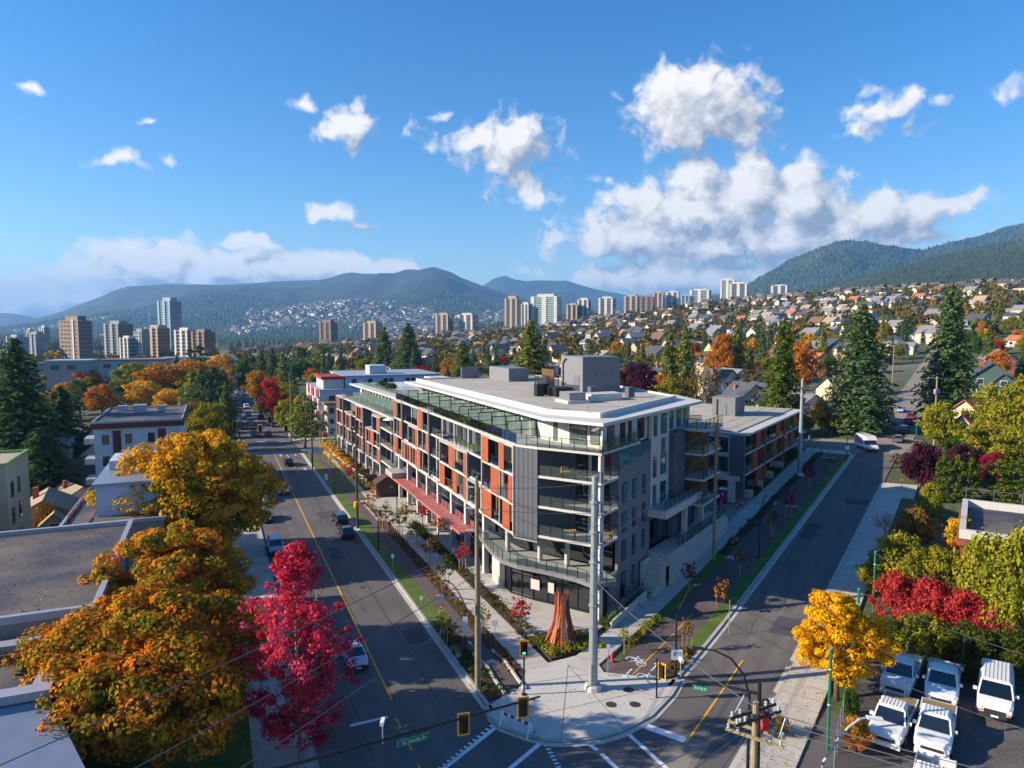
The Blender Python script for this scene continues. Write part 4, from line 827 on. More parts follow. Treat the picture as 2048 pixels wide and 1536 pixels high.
def quads(name, C, Nn, size, m, asp=.62):
    """many leaf-sized diamonds as one mesh"""
    n = len(C); r = RNG.normal(size=(n, 3)); T = np.cross(Nn, r); T /= np.linalg.norm(T, axis=1)[:, None] + 1e-9; Bv = np.cross(Nn, T); Bv /= np.linalg.norm(Bv, axis=1)[:, None] + 1e-9
    sz = (np.full(n, size) if np.isscalar(size) else size)[:, None] * .5
    V = np.empty((n, 4, 3)); V[:, 0] = C - T * sz; V[:, 1] = C + Bv * sz * asp; V[:, 2] = C + T * sz; V[:, 3] = C - Bv * sz * asp
    V[:, 2] += Nn * sz * .25; V[:, 0] -= Nn * sz * .2
    me = bpy.data.meshes.new(name); me.vertices.add(n * 4); me.vertices.foreach_set('co', V.astype(np.float32).ravel())
    me.loops.add(n * 4); me.loops.foreach_set('vertex_index', np.arange(n * 4, dtype=np.int32)); me.polygons.add(n); me.polygons.foreach_set('loop_start', np.arange(0, n * 4, 4, dtype=np.int32))
    me.update(calc_edges=True); me.materials.append(MATS[m]); return me
def unit(n):
    v = RNG.normal(size=(n, 3)); return v / np.linalg.norm(v, axis=1)[:, None]
def crown(name, m, w, h, z0, ncl, per, leaf, rc=.16, shape='round', lobe=False):
    """crown of leaf clumps: width w, from z0 to z0+h; clumps crowd the outside, gaps stay between them"""
    d = unit(ncl * 3); r = RNG.random(ncl * 3) ** (1 / (5. if lobe else 2.6)) * .98; P = d * r[:, None]
    if shape == 'round': P = P[P[:, 2] > -.75]
    P = P[:ncl]; ph = RNG.random(6) * 6.28
    lump = 1 + .16 * np.sin(3 * np.arctan2(P[:, 1], P[:, 0]) + ph[0]) + .12 * np.sin(5 * np.arctan2(P[:, 1], P[:, 0]) + ph[1]) + .10 * np.sin(4 * P[:, 2] + ph[2])
    zz = (P[:, 2] + 1) / 2
    if shape == 'vase': wd = np.interp(zz, [0, .2, .45, .75, 1], [.35, .8, 1, .72, .22])
    elif shape == 'column': wd = np.interp(zz, [0, .1, .5, .8, 1], [.7, 1, .95, .7, .15])
    else: wd = np.ones_like(zz)
    if shape != 'round':
        rad_ = np.hypot(P[:, 0], P[:, 1]); a_ = np.arctan2(P[:, 1], P[:, 0]); rr = np.minimum(1, np.sqrt(RNG.random(len(P))) * 1.02); zz = RNG.random(len(P)); wd = np.interp(zz, [0, .2, .45, .75, 1], [.5, .98, 1, .62, .12]) if shape == 'vase' else np.interp(zz, [0, .08, .5, .8, 1], [.75, 1, .95, .7, .15])
        P = np.stack([np.cos(a_) * rr * wd, np.sin(a_) * rr * wd, zz * 2 - 1], 1)
    Cc = np.stack([P[:, 0] * w / 2 * lump, P[:, 1] * w / 2 * lump, z0 + h * (P[:, 2] + 1) / 2], 1)
    rcs = w * rc * (.6 + .8 * RNG.random(len(P)))
    dd = unit(len(P) * per); rr = (.72 + .28 * RNG.random(len(P) * per)) if lobe else (.35 + .65 * RNG.random(len(P) * per) ** .5)
    C = np.repeat(Cc, per, 0) + dd * (np.repeat(rcs, per) * rr)[:, None] * np.array([1, 1, .72])
    Nn = dd * (1.7 if lobe else .8) + unit(len(C)) * .55 + np.array([0, 0, .45 if not lobe else .25]); Nn /= np.linalg.norm(Nn, axis=1)[:, None]
    keep = C[:, 2] > z0 - .04 * h; C, Nn = C[keep], Nn[keep]
    return quads(name, C, Nn, leaf * (.65 + .7 * RNG.random(len(C))), m)
def conifer_crown(name, m, w, h, nl, nb, per, leaf, droop=.35, tier=.75):
    Cs, Ns = [], []
    for i in range(nl):
        f = (i + .4) / nl; z = h * (.05 + .95 * f ** .92); R = w / 2 * (1 - f) ** tier * (.85 + .3 * RNG.random()) + w * .015
        k = max(3, int(nb * (1 - .6 * f)))
        for j in range(k):
            a = 6.283 * (j + RNG.random() * .9) / k; L = R * (.6 + .55 * RNG.random()); n = max(4, int(per * L / (w / 2)) + 3); u = RNG.random(n) ** .7
            x = np.cos(a) * L * u; y = np.sin(a) * L * u; zz = z + L * .12 * u - droop * L * u ** 1.8 + RNG.normal(size=n) * h * .006
            sp = .16 * L * (1 - .5 * u) * RNG.normal(size=n); x += -np.sin(a) * sp; y += np.cos(a) * sp
            Cs.append(np.stack([x, y, zz], 1)); nn = unit(n) * .6 + np.array([np.cos(a) * .3, np.sin(a) * .3, .75]); Ns.append(nn / np.linalg.norm(nn, axis=1)[:, None])
    C = np.concatenate(Cs); return quads(name, C, np.concatenate(Ns), leaf * (.7 + .6 * RNG.random(len(C))), m, .5)
def trunk(w, h, z0, r, limbs=6, m='bark', up=.55):
    b = MB(); lean = (random.uniform(-.03, .03) * h, random.uniform(-.03, .03) * h); top = z0 + h * up
    b.tube([(0, 0, -.3), (lean[0] * .3, lean[1] * .3, z0 * .6 + .2), (lean[0], lean[1], top)], [r * 1.25, r, r * .35], 8)
    for i in range(limbs):
        a = 6.283 * i / limbs + random.random(); zs = z0 * .75 + (top - z0) * random.uniform(.05, .7); L = w * random.uniform(.22, .38)
        b.tube([(lean[0] * .5, lean[1] * .5, zs), (math.cos(a) * L * .5, math.sin(a) * L * .5, zs + L * .55), (math.cos(a) * L, math.sin(a) * L, zs + L * 1.15)], [r * .5, r * .32, r * .1], 5, cap=False)
    me = b.mesh('trunk', m, True); return me
PROTO = {}
def proto(kind, leafname, var=0):
    key = (kind, leafname, var)
    if key in PROTO: return PROTO[key]
    m = 'leaf_' + leafname
    base = [k for k in PROTO if k[0] == kind and k[2] == var]
    if base:      # same shape, other leaf colour
        me, tr, W_, H_ = PROTO[base[0]]; me2 = me.copy(); me2.materials.clear(); me2.materials.append(MATS[m]); PROTO[key] = (me2, tr, W_, H_); return PROTO[key]
    if kind == 'tree': r = (crown('crown', m, 8, 7.6, 2.0, 110, 60, .42, .13), trunk(8, 7.6, 2.0, .22), 8.8, 9.8)
    elif kind == 'shrub': r = (crown('crown', m, 4, 3.2, .1, 90, 70, .21, .13), trunk(4, 3, .3, .09, 5), 4.4, 3.4)
    elif kind == 'hedge': r = (crown('crown', m, 3, 6, .1, 90, 66, .24, .13, 'column'), trunk(2, 5, .4, .1, 4), 3.3, 6.4)
    elif kind == 'fir': r = (conifer_crown('crown', m, 8, 18, 28, 12, 14, .95, .42), MB().tube([(0, 0, -.4), (0, 0, 9), (0, 0, 17.6)], [.36, .2, .03], 7).mesh('trunk', 'bark', True), 8, 18)
    elif kind == 'bigfir': r = (conifer_crown('crown', m, 11, 24, 44, 16, 34, .72, .42, .62), MB().tube([(0, 0, -.4), (0, 0, 12), (0, 0, 23.6)], [.5, .28, .03], 8).mesh('trunk', 'bark', True), 11, 24)
    elif kind == 'pine': r = (crown('crown', m, 7, 10, 2.5, 46, 46, .62, .17, 'vase'), trunk(6, 10, 2.5, .24, 7), 7.4, 12.8)
    elif kind == 'cypress': r = (crown('crown', m, 3.6, 11, .4, 64, 40, .5, .16, 'column'), MB().tube([(0, 0, -.3), (0, 0, 10)], [.2, .04], 6).mesh('trunk', 'bark', True), 3.9, 11.6)
    elif kind == 'bare': r = (crown('crown', m, 8, 7.4, 2.2, 60, 16, .4, .17), trunk(8.4, 9, 1.6, .2, 12, 'bark_pale', .7), 8.6, 9.8)
    elif kind == 'young': r = (crown('crown', m, 1.9, 2.6, 1.3, 20, 16, .26, .2), trunk(1.6, 2.6, 1.2, .045, 5, 'bark_pale', .8), 2.1, 4.0)
    PROTO[key] = r; return r
def plant(name, kind, leafname, loc, w, h, label, group=None, parts=True, cat=None, var=0, spin=None):
    me, tr, W_, H_ = proto(kind, leafname, var); sw, sh_ = w / W_, h / H_
    if not parts:
        o = link(name, me, None, loc, random.random() * 6.28 if spin is None else spin); o.scale = (sw, sw, sh_); return tag(o, label, cat or 'tree', group)
    t = thing(name, label, cat or ('shrub' if kind in ('shrub', 'hedge') else 'tree'), loc, random.random() * 6.28 if spin is None else spin, group); t.scale = (sw, sw, sh_)
    link('trunk', tr, t); link('crown', me, t); return t
def plant_px(name, kind, leafname, px, pyb, pyt, wpx, label, group=None, cat=None, var=0, z=None, spin=None):
    """stand a plant whose foot is seen at (px, pyb) and whose top reaches pyt"""
    P = gnd(px, pyb) if z is None else at(px, pyb, z); top = atY(px, pyt, P.y).z; dep = P.y * math.cos(PITCH) - (P.z - CAMH) * math.sin(PITCH)
    return plant(name, kind, leafname, (P.x, P.y, P.z - .05), wpx * dep / FPX, top - P.z, label, group, True, cat, var, spin)
# the large street trees in front
def big(name, label, loc, w, h, z0, leafname, ncl, per, leaf, rc, shape, r, limbs, rz=0, lobe=True, bark='bark'):
    t = thing(name, label, 'tree', loc, rz); link('trunk', trunk(w, h, z0, r, limbs, bark, .55 if lobe else .92), t); link('crown', crown('crown', 'leaf_' + leafname, w, h, z0, ncl, per, leaf, rc, shape, lobe), t); return t
x, y = Lw(-2.6, 93.6); big('maple_tree', 'huge golden-orange maple whose crown hangs over the parked cars of the avenue', (x, y, 0), 17.0, 14.2, 2.0, 'golden', 330, 200, .40, .075, 'round', .5, 9)
x, y = Lw(-3.4, 65.0); big('maple_tree', 'rust and green maple beside the flat tar roof, below the golden maple', (x, y, 0), 11.0, 10.8, 1.6, 'mix', 260, 230, .31, .085, 'round', .42, 8)
x, y = Lw(-4.6, 51.0); big('maple_tree', 'broad orange-brown maple filling the bottom corner, in front of the rust and green one', (x, y, 0), 13.4, 10.2, 1.2, 'rust', 330, 230, .30, .080, 'round', .45, 8)
x, y = Lw(4.6, 47.0); big('red_maple_tree', 'upright crimson-red maple at the kerb of the avenue', (x, y, 0), 7.0, 13.4, 1.4, 'crimson', 380, 66, .21, .07, 'vase', .16, 18, 0, False, 'bark_pale')
P = gnd(1674, 1398); big('yellow_maple_tree', 'bright golden-yellow round tree behind the green lamp pole by the east sidewalk', (P.x, P.y, P.z), 6.0, 7.4, 1.2, 'yellow', 150, 210, .22, .10, 'round', .2, 7)
PL = plant_px
gL, gR = 'conifers by the left edge', 'evergreens on the uphill street'
PL('fir_tree', 'bigfir', 'fir', 45, 985, 676, 200, 'tallest dark fir at the left edge, above the cream block')
PL('fir_tree', 'bigfir', 'fir', 128, 960, 772, 150, 'dark fir right of the tallest one, in front of the white apartments')
PL('fir_tree', 'bigfir', 'fir', 85, 1000, 855, 150, 'low dark fir in front of the tall left-edge firs')
PL('fir_tree', 'fir', 'fir', -20, 960, 720, 170, 'dark fir cut off by the left picture edge')
for (px, b_, t_, w_, k_, l_, lab) in (
 (330, 812, 722, 120, 'tree', 'rust', 'large rust-brown tree behind the white apartments with the maroon roof edge'),
 (385, 800, 716, 105, 'tree', 'rust', 'rust-orange tree beside the pair of dark cypresses on the left of the avenue'),
 (290, 830, 760, 96, 'tree', 'golden', 'golden tree just behind the white apartments with the maroon roof edge'),
 (345, 836, 775, 82, 'tree', 'golden', 'yellow-gold tree beside the dark pines, left of the avenue'),
 (270, 800, 722, 84, 'tree', 'olive', 'green and yellow round tree in front of the low grey-blue building'),
 (180, 800, 738, 80, 'tree', 'orange', 'orange-gold tree in front of the blue-roofed low building'),
 (205, 838, 766, 62, 'tree', 'orange', 'dull orange tree left of the white apartments'),
 (112, 842, 785, 70, 'tree', 'orange', 'small bright orange tree beside the tall left-edge fir'),
 (135, 830, 762, 60, 'tree', 'rust', 'rust-brown tree between the tall left-edge fir and the dull orange tree'),
 (235, 825, 765, 60, 'pine', 'fir', 'dark round evergreen between the orange trees on the left'),
 (160, 835, 760, 70, 'pine', 'fir', 'dark spreading evergreen behind the small orange tree'),
 (402, 760, 690, 32, 'cypress', 'fir', 'dark pointed cypress nearer the avenue, of the left pair'),
 (383, 765, 696, 26, 'cypress', 'fir', 'slimmer dark cypress of the left pair'),
 (437, 850, 735, 68, 'pine', 'fir', 'dark blue-green pine overhanging the left kerb of the avenue'),
 (408, 852, 738, 62, 'pine', 'fir', 'dark pine next to the one overhanging the avenue'),
 (390, 850, 745, 60, 'pine', 'pine', 'dusty green pine behind the dark avenue pines'),
 (420, 905, 800, 84, 'tree', 'olive', 'olive green tree behind the top of the golden maple'),
 (395, 890, 800, 74, 'tree', 'brown', 'brownish tree left of the olive one above the golden maple'),
 (447, 772, 705, 62, 'tree', 'golden', 'golden round tree on the left of the far avenue'),
 (455, 790, 752, 40, 'tree', 'rust', 'rust tree at the foot of the golden one on the far avenue'),
 (240, 910, 852, 48, 'shrub', 'lime', 'bright green bush before the left half of the white apartments'),
 (346, 905, 836, 50, 'shrub', 'lime', 'bright green bush before the right half of the white apartments'),
 (103, 738, 688, 26, 'cypress', 'lime', 'yellow-green poplar left of the brown tower'),
 (117, 738, 702, 16, 'cypress', 'yellow', 'small yellow poplar at the foot of the brown tower'),
 (203, 775, 712, 24, 'cypress', 'fir', 'dark slim cypress right of the brown tower'),
 (262, 700, 676, 22, 'tree', 'brown', 'small brownish tree among the left towers'),
 (500, 770, 705, 44, 'pine', 'fir', 'dark tree on the right of the far avenue, left of its neighbours'),
 (524, 765, 700, 44, 'fir', 'fir', 'dark fir in the clump right of the far avenue'),
 (546, 762, 694, 40, 'fir', 'fir', 'taller dark fir in the clump right of the far avenue'),
 (601, 760, 694, 66, 'pine', 'fir', 'broad dark evergreen right of the far-avenue fir clump'),
 (641, 745, 690, 56, 'pine', 'pine', 'evergreen with an orange-tipped neighbour left of the blue-white block'),
 (568, 822, 704, 56, 'fir', 'pine', 'tall olive fir standing between the far avenue and the blue-white block'),
 (586, 812, 735, 40, 'fir', 'fir', 'dark fir close behind the tall olive one'),
 (490, 800, 716, 34, 'tree', 'green', 'green tree right of the far avenue below the fir clump'),
 (515, 815, 738, 50, 'tree', 'rust', 'red-brown tree over the right kerb of the far avenue'),
 (545, 850, 752, 58, 'tree', 'red', 'dark red tree in front of the tall olive fir'),
 (528, 838, 790, 34, 'tree', 'lime', 'yellow-green tree over the parked cars of the far avenue'),
 (536, 850, 785, 44, 'bare', 'brown', 'half-bare brown tree near the parked cars of the far avenue'),
 (575, 870, 795, 50, 'tree', 'olive', 'olive tree beside the old walk-up at the far crossing'),
 (610, 895, 790, 74, 'pine', 'pine', 'spreading dark green tree beside the old white walk-up'),
 (597, 835, 786, 48, 'tree', 'orange', 'orange-green tree behind the old white walk-up'),
 (770, 752, 652, 62, 'fir', 'fir', 'dark fir behind the blue-white block'),
 (757, 760, 690, 40, 'fir', 'pine', 'slim olive fir right behind the blue-white block'),
 (817, 768, 646, 84, 'bigfir', 'fir', 'dense dark fir behind the roof garden'),
 (925, 790, 680, 78, 'bigfir', 'pine', 'dark fir behind the two flat roof sheds of the corner block'),
 (895, 795, 732, 36, 'fir', 'cedar', 'slim green fir left of the roof sheds'),
 (1062, 812, 640, 112, 'bigfir', 'pine', 'broad olive conifer behind the elevator housing'),
 (1035, 800, 722, 50, 'tree', 'olive', 'round green tree at the foot of the broad olive conifer'),
 (1080, 800, 715, 56, 'fir', 'cedar', 'bright green young fir in front of the broad olive conifer'),
 (720, 770, 735, 36, 'shrub', 'orange', 'orange shrub behind the roof garden pavilion'),
 (845, 770, 728, 52, 'tree', 'red', 'red-orange small tree behind the roof garden'),
 (870, 775, 720, 44, 'fir', 'cedar', 'green young fir beside the red-orange small tree'),
 (1276, 820, 722, 92, 'tree', 'purple', 'dark purple plum tree right of the elevator housing'),
 (1340, 842, 752, 64, 'tree', 'olive', 'yellow-green round tree right of the purple plum'),
 (1405, 850, 716, 84, 'bare', 'brown', 'brown half-bare tree right of the purple plum'),
 (1338, 800, 655, 66, 'fir', 'pine', 'olive fir behind the yellow-green round tree'),
 (1368, 800, 650, 58, 'fir', 'pine', 'second olive fir behind the brown half-bare tree'),
 (1442, 775, 662, 56, 'tree', 'orange', 'orange-green tree between the olive firs and the gabled houses'),
 (1472, 770, 645, 60, 'fir', 'pine', 'olive fir behind the gabled house with white barge boards'),
 (1500, 792, 735, 78, 'bare', 'brown', 'brown bare bushy tree above the twin white gables'),
 (1562, 872, 640, 104, 'bigfir', 'cedar', 'tall yellow-tinged conifer behind the end of the dark wing'),
 (1606, 800, 676, 66, 'tree', 'orange', 'orange tree between the two big uphill conifers'),
 (1545, 880, 806, 60, 'tree', 'lime', 'yellow-green tree at the foot of the tall yellow-tinged conifer'),
 (1716, 866, 606, 146, 'bigfir', 'fir', 'huge dark conifer on the left of the uphill street'),
 (1668, 862, 755, 52, 'bare', 'orange', 'thin orange tree left of the uphill street beside the wooden pole'),
 (1700, 862, 770, 56, 'bare', 'brown', 'half-bare tree under the huge conifer'),
 (1892, 852, 570, 124, 'bigfir', 'fir', 'tallest conifer, on the right of the uphill street'),
 (1642, 862, 796, 46, 'shrub', 'yellow', 'bright yellow shrub at the upper crossing beside the steel pole'),
 (1600, 865, 825, 60, 'shrub', 'olive', 'olive and orange hedge bush left of the bright yellow shrub'),
 (1672, 866, 828, 60, 'shrub', 'olive', 'olive hedge bush right of the bright yellow shrub'),
 (1706, 858, 818, 54, 'shrub', 'brown', 'brown-green hedge bush at the corner of the uphill street'),
 (1880, 906, 800, 78, 'tree', 'lime', 'yellow-green tree left of the house with the salmon roof'),
 (1888, 892, 842, 26, 'hedge', 'orange', 'small orange columnar tree below the salmon-roofed house'),
 (2000, 905, 762, 130, 'tree', 'lime', 'large yellow-green tree right of the salmon-roofed house'),
 (2056, 930, 745, 130, 'tree', 'olive', 'large olive tree at the right edge beyond the salmon-roofed house'),
 (1965, 930, 838, 90, 'tree', 'olive', 'olive tree in front of the salmon-roofed house'),
 (2030, 960, 850, 100, 'tree', 'lime', 'yellow-green tree at the right edge above the brick building'),
 (1915, 925, 868, 64, 'shrub', 'green', 'green shrub above the purple bushes'),
 (1840, 975, 880, 84, 'shrub', 'purple', 'round dark purple bush beside the right end of the side street'),
 (1925, 958, 884, 70, 'shrub', 'purple', 'purple bush behind the clipped green hedge'),
 (1985, 968, 900, 54, 'shrub', 'magenta', 'reddish bush behind the right end of the green hedge'),
 (1885, 1002, 908, 40, 'hedge', 'cedar', 'left of the three green cedar columns by the side street'),
 (1912, 1002, 906, 40, 'hedge', 'cedar', 'middle of the three green cedar columns by the side street'),
 (1940, 1002, 912, 40, 'hedge', 'cedar', 'right one of the three green cedar columns by the side street'),
 (1998, 1000, 915, 60, 'hedge', 'cedar', 'green cedar column left of the picture edge, behind the brick building'),
 (2040, 1005, 912, 60, 'hedge', 'cedar', 'green cedar column at the picture edge, behind the brick building'),
 (1860, 1045, 962, 56, 'shrub', 'lime', 'yellow-green loose shrub left of the brick building'),
 (1770, 1078, 1022, 52, 'bare', 'pink', 'pale pinkish thin shrub at the east sidewalk'),
 (1830, 1100, 1010, 76, 'shrub', 'brown', 'dull brown shrub in the shade left of the brick building'),
 (1800, 1180, 1062, 124, 'shrub', 'olive', 'wide yellow-olive shrub beside the east sidewalk'),
 (1742, 1185, 1112, 54, 'shrub', 'olive', 'small olive shrub at the back of the east sidewalk'),
 (1875, 1195, 1090, 92, 'shrub', 'olive', 'yellow-olive shrub behind the red maples'),
 (1925, 1120, 1030, 70, 'shrub', 'golden', 'golden-olive shrub against the brick wall'),
 (1975, 1250, 1060, 150, 'shrub', 'lime', 'big bright yellow-green bush in front of the brick building'),
 (2050, 1270, 1045, 150, 'shrub', 'lime', 'big bright yellow-green bush at the right picture edge'),
 (2010, 1310, 1150, 110, 'shrub', 'lime', 'yellow-green bush above the parked van'),
 (1795, 1255, 1140, 96, 'shrub', 'red', 'vivid red maple bush nearest the yellow tree'),
 (1860, 1275, 1152, 110, 'shrub', 'red', 'vivid red maple bush in the middle of the red row'),
 (1930, 1300, 1178, 104, 'shrub', 'red', 'vivid red maple bush behind the parked van'),
 (1990, 1318, 1212, 90, 'shrub', 'crimson', 'dull red maple bush at the right end of the red row'),
 (1850, 1320, 1222, 110, 'shrub', 'olive', 'green-yellow hedge bush behind the parked pickups'),
 (1930, 1340, 1240, 110, 'shrub', 'shrub', 'dark green hedge bush behind the parked van'),
 (2020, 1350, 1250, 110, 'shrub', 'shrub', 'dark green hedge bush at the back corner of the lot'),
 (1785, 1300, 1235, 60, 'shrub', 'shrub', 'dark bush between the yellow tree and the pickups'),
 (1712, 1505, 1430, 56, 'shrub', 'rust', 'small red-brown shrub behind the chain-link fence'),
 (1700, 1435, 1372, 40, 'shrub', 'green', 'small green shrub at the foot of the yellow tree'),
 (1560, 1470, 1430, 40, 'shrub', 'brown', 'small brown plant in the corner bed behind the wooden pole')):
    PL({'fir': 'fir_tree', 'bigfir': 'fir_tree', 'pine': 'evergreen_tree', 'cypress': 'cypress_tree', 'shrub': 'shrub', 'hedge': 'cedar_column', 'bare': 'bare_tree'}.get(k_, 'leafy_tree'), k_, l_, px, b_, t_, w_, lab)
# ------------------------------------------------------------------ mountains
from mathutils import noise as mnoise
mat('forest_slope', '#36442a', .95, .35, .004, fine=.5, bscale=.02, col2='#37422a', mixs=.5)
mat('forest_far', '#28362a', .95, .35, .002, fine=.35, bscale=.008)
m = mat('forest_trees', '#33452a', .95, .2, .006, col2='#565432', mixs=.56, island=.45)
mat('roof_specks', '#6a625c', .85, .25, .02, island=.5)
m = mat('town_specks', '#b5b0a6', .8, .2, .01, island=.5)
def fold(x, y, sc):
    v = 0; a = 1.
    for o in range(4): v += a * mnoise.noise((x / sc, y / sc, 3.7 + o)); a *= .5; sc *= .5
    return v
SURF = {}
def ridge(name, D, depth, prof, m, rough, sc, z0=None, dp=9):
    pxs = [p[0] for p in prof]; pys = [p[1] for p in prof]; cols = np.arange(pxs[0], pxs[-1] + 1, dp); rows = 22; b = MB(); pts = []
    for px in cols:
        py = np.interp(px, pxs, pys); d0 = ray(px, 660); u = Vector((d0.x, d0.y)).normalized(); k = D / u.y
        zc = atY(px, py, D).z
        for j in range(rows + 4):
            r = j / rows; Y = D - depth * (1 - r) if r <= 1 else D + depth * (r - 1) * 1.2
            x = u.x / u.y * Y; base = (gz(x, Y) if z0 is None else z0) - 12
            f = r ** 1.25 if r <= 1 else 1 - (r - 1) * 2.2
            nz = fold(x, Y, sc) * rough * max(0, min(1, 1.35 * r)) * (1 if r < .97 else (.25 if r < 1.02 else 1))
            b.v.append((x, Y, max(base, base + (zc - base) * f + nz * (zc - base))))
    n = rows + 4
    for i in range(len(cols) - 1):
        for j in range(n - 1): a = i * n + j; b.f.append((a, a + n, a + n + 1, a + 1)); b.m.append(0)
    SURF[name] = (np.array(b.v).reshape(len(cols), n, 3), rows)
    return struct(name, b, m, True)
ridge('far_mountain_range', 9400, 2600, [(850, 640), (940, 600), (985, 566), (1010, 558), (1050, 564), (1085, 560), (1130, 556), (1180, 574), (1250, 590), (1400, 600), (1520, 612)], 'forest_far', .2, 1000)
ridge('coastal_hills', 9600, 2000, [(-420, 640), (-100, 630), (20, 626), (60, 633), (130, 646), (260, 655)], 'forest_far', .08, 1500)
ridge('left_mountain', 6800, 3900, [(-420, 662), (-60, 657), (0, 652), (60, 640), (120, 624), (190, 603), (235, 590), (265, 585), (300, 580), (340, 572), (400, 569), (480, 566), (600, 562), (700, 558), (790, 556), (812, 546), (835, 541), (868, 532), (900, 540), (922, 553), (960, 568), (1000, 582), (1060, 598), (1160, 612), (1320, 630)], 'forest_far', .20, 900)
ridge('right_mountain', 4700, 1750, [(1290, 650), (1400, 602), (1480, 580), (1540, 548), (1600, 517), (1640, 492), (1680, 478), (1730, 482), (1790, 489), (1840, 498), (1900, 482), (1960, 472), (2048, 448), (2200, 440), (2480, 440)], 'forest_far', .20, 700)
ridge('wooded_hill', 2600, 1350, [(1500, 652), (1580, 615), (1634, 586), (1740, 553), (1850, 519), (1950, 497), (2048, 476), (2200, 462), (2460, 455)], 'forest_slope', .10, 420)
def cones(name, P, h, w, m, kind='stuff', label=None):
    """many small pointed trees as one mesh"""
    n = len(P); V = np.empty((n, 5, 3)); a0 = RNG.random(n) * 6.28
    for k in range(4):
        a = a0 + k * pi / 2; V[:, k] = P + np.stack([np.cos(a) * w / 2, np.sin(a) * w / 2, np.zeros(n) - h * .05], 1)
    V[:, 4] = P; V[:, 4, 2] += h; F = np.array([[0, 1, 4], [1, 2, 4], [2, 3, 4], [3, 0, 4]])
    me = bpy.data.meshes.new(name); me.vertices.add(n * 5); me.vertices.foreach_set('co', V.astype(np.float32).ravel())
    idx = (F[None] + (np.arange(n) * 5)[:, None, None]).reshape(-1).astype(np.int32)
    me.loops.add(len(idx)); me.loops.foreach_set('vertex_index', idx); me.polygons.add(n * 4); me.polygons.foreach_set('loop_start', np.arange(0, len(idx), 3, dtype=np.int32)); me.update(calc_edges=True)
    me.materials.append(MATS[m]); o = link(name, me); o['kind'] = kind; tag(o, label, 'forest'); return o
def on_ridge(name, n, r0, r1, c0=0., c1=1.):
    S_, rows = SURF[name]; nc = S_.shape[0]
    u = (c0 + (c1 - c0) * RNG.random(n)) * (nc - 1.01); v = (r0 + (r1 - r0) * RNG.random(n)) * rows * .999
    i, j = u.astype(int), v.astype(int); fu, fv = (u - i)[:, None], (v - j)[:, None]
    return S_[i, j] * (1 - fu) * (1 - fv) + S_[i + 1, j] * fu * (1 - fv) + S_[i, j + 1] * (1 - fu) * fv + S_[i + 1, j + 1] * fu * fv
q = on_ridge('wooded_hill', 30000, .06, 1.0); cones('hill_forest', q, 9 + 9 * RNG.random(len(q)), 8 + 6 * RNG.random(len(q)), 'forest_trees', label='dense dark forest covering the wooded hill')
q = on_ridge('right_mountain', 14000, .35, 1.0); cones('mountain_forest', q, 12 + 10 * RNG.random(len(q)), 13 + 8 * RNG.random(len(q)), 'forest_trees', label='dark forest on the cloud-capped mountain')
q = on_ridge('left_mountain', 15000, .0, .62, .1, .95); cones('valley_forest', q, 14 + 12 * RNG.random(len(q)), 16 + 12 * RNG.random(len(q)), 'forest_trees', label='blue-green forest below the long left mountain')
# far town on the mountain foot: specks of houses too small to tell apart
def boxes(name, P, w, h, m, label, cat='houses'):
    n = len(P); a = RNG.random(n) * 6.28; V = np.empty((n, 10, 3)); hw = w / 2
    for k, (sx_, sy_, sz) in enumerate(((-1, -1, 0), (1, -1, 0), (1, 1, 0), (-1, 1, 0), (-1, -1, 1), (1, -1, 1), (1, 1, 1), (-1, 1, 1), (-1, 0, 1.55), (1, 0, 1.55))):
        X, Y_ = sx_ * hw, sy_ * hw * .8; V[:, k] = P + np.stack([X * np.cos(a) - Y_ * np.sin(a), X * np.sin(a) + Y_ * np.cos(a), sz * h - 2.], 1)
    F = np.array([[4, 5, 9, 8], [6, 7, 8, 9], [0, 1, 5, 4], [1, 2, 6, 5], [2, 3, 7, 6], [3, 0, 4, 7], [5, 6, 9, 9], [7, 4, 8, 8]]); idx = (F[:6][None] + (np.arange(n) * 10)[:, None, None]).reshape(-1).astype(np.int32)
    me = bpy.data.meshes.new(name); me.vertices.add(n * 10); me.vertices.foreach_set('co', V.astype(np.float32).ravel()); me.loops.add(len(idx)); me.loops.foreach_set('vertex_index', idx)
    me.polygons.add(n * 6); me.polygons.foreach_set('loop_start', np.arange(0, len(idx), 4, dtype=np.int32)); me.materials.append(MATS[m]); me.materials.append(MATS['roof_specks']); me.polygons.foreach_set('material_index', np.tile([1, 1, 0, 0, 0, 0], n).astype(np.int32)); me.update(calc_edges=True)
    o = link(name, me); o['kind'] = 'stuff'; return tag(o, label, cat)
q = on_ridge('left_mountain', 4200, .04, .50, .25, .83); k_ = np.array([fold(x, y, 1100) + .25 * fold(x, y, 300) for x, y, z in q]) > .12; q = q[k_]
boxes('far_houses', q, 16 + 22 * RNG.random(len(q)), 9 + 8 * RNG.random(len(q)), 'town_specks', 'pale specks of far houses along the foot of the left mountain')
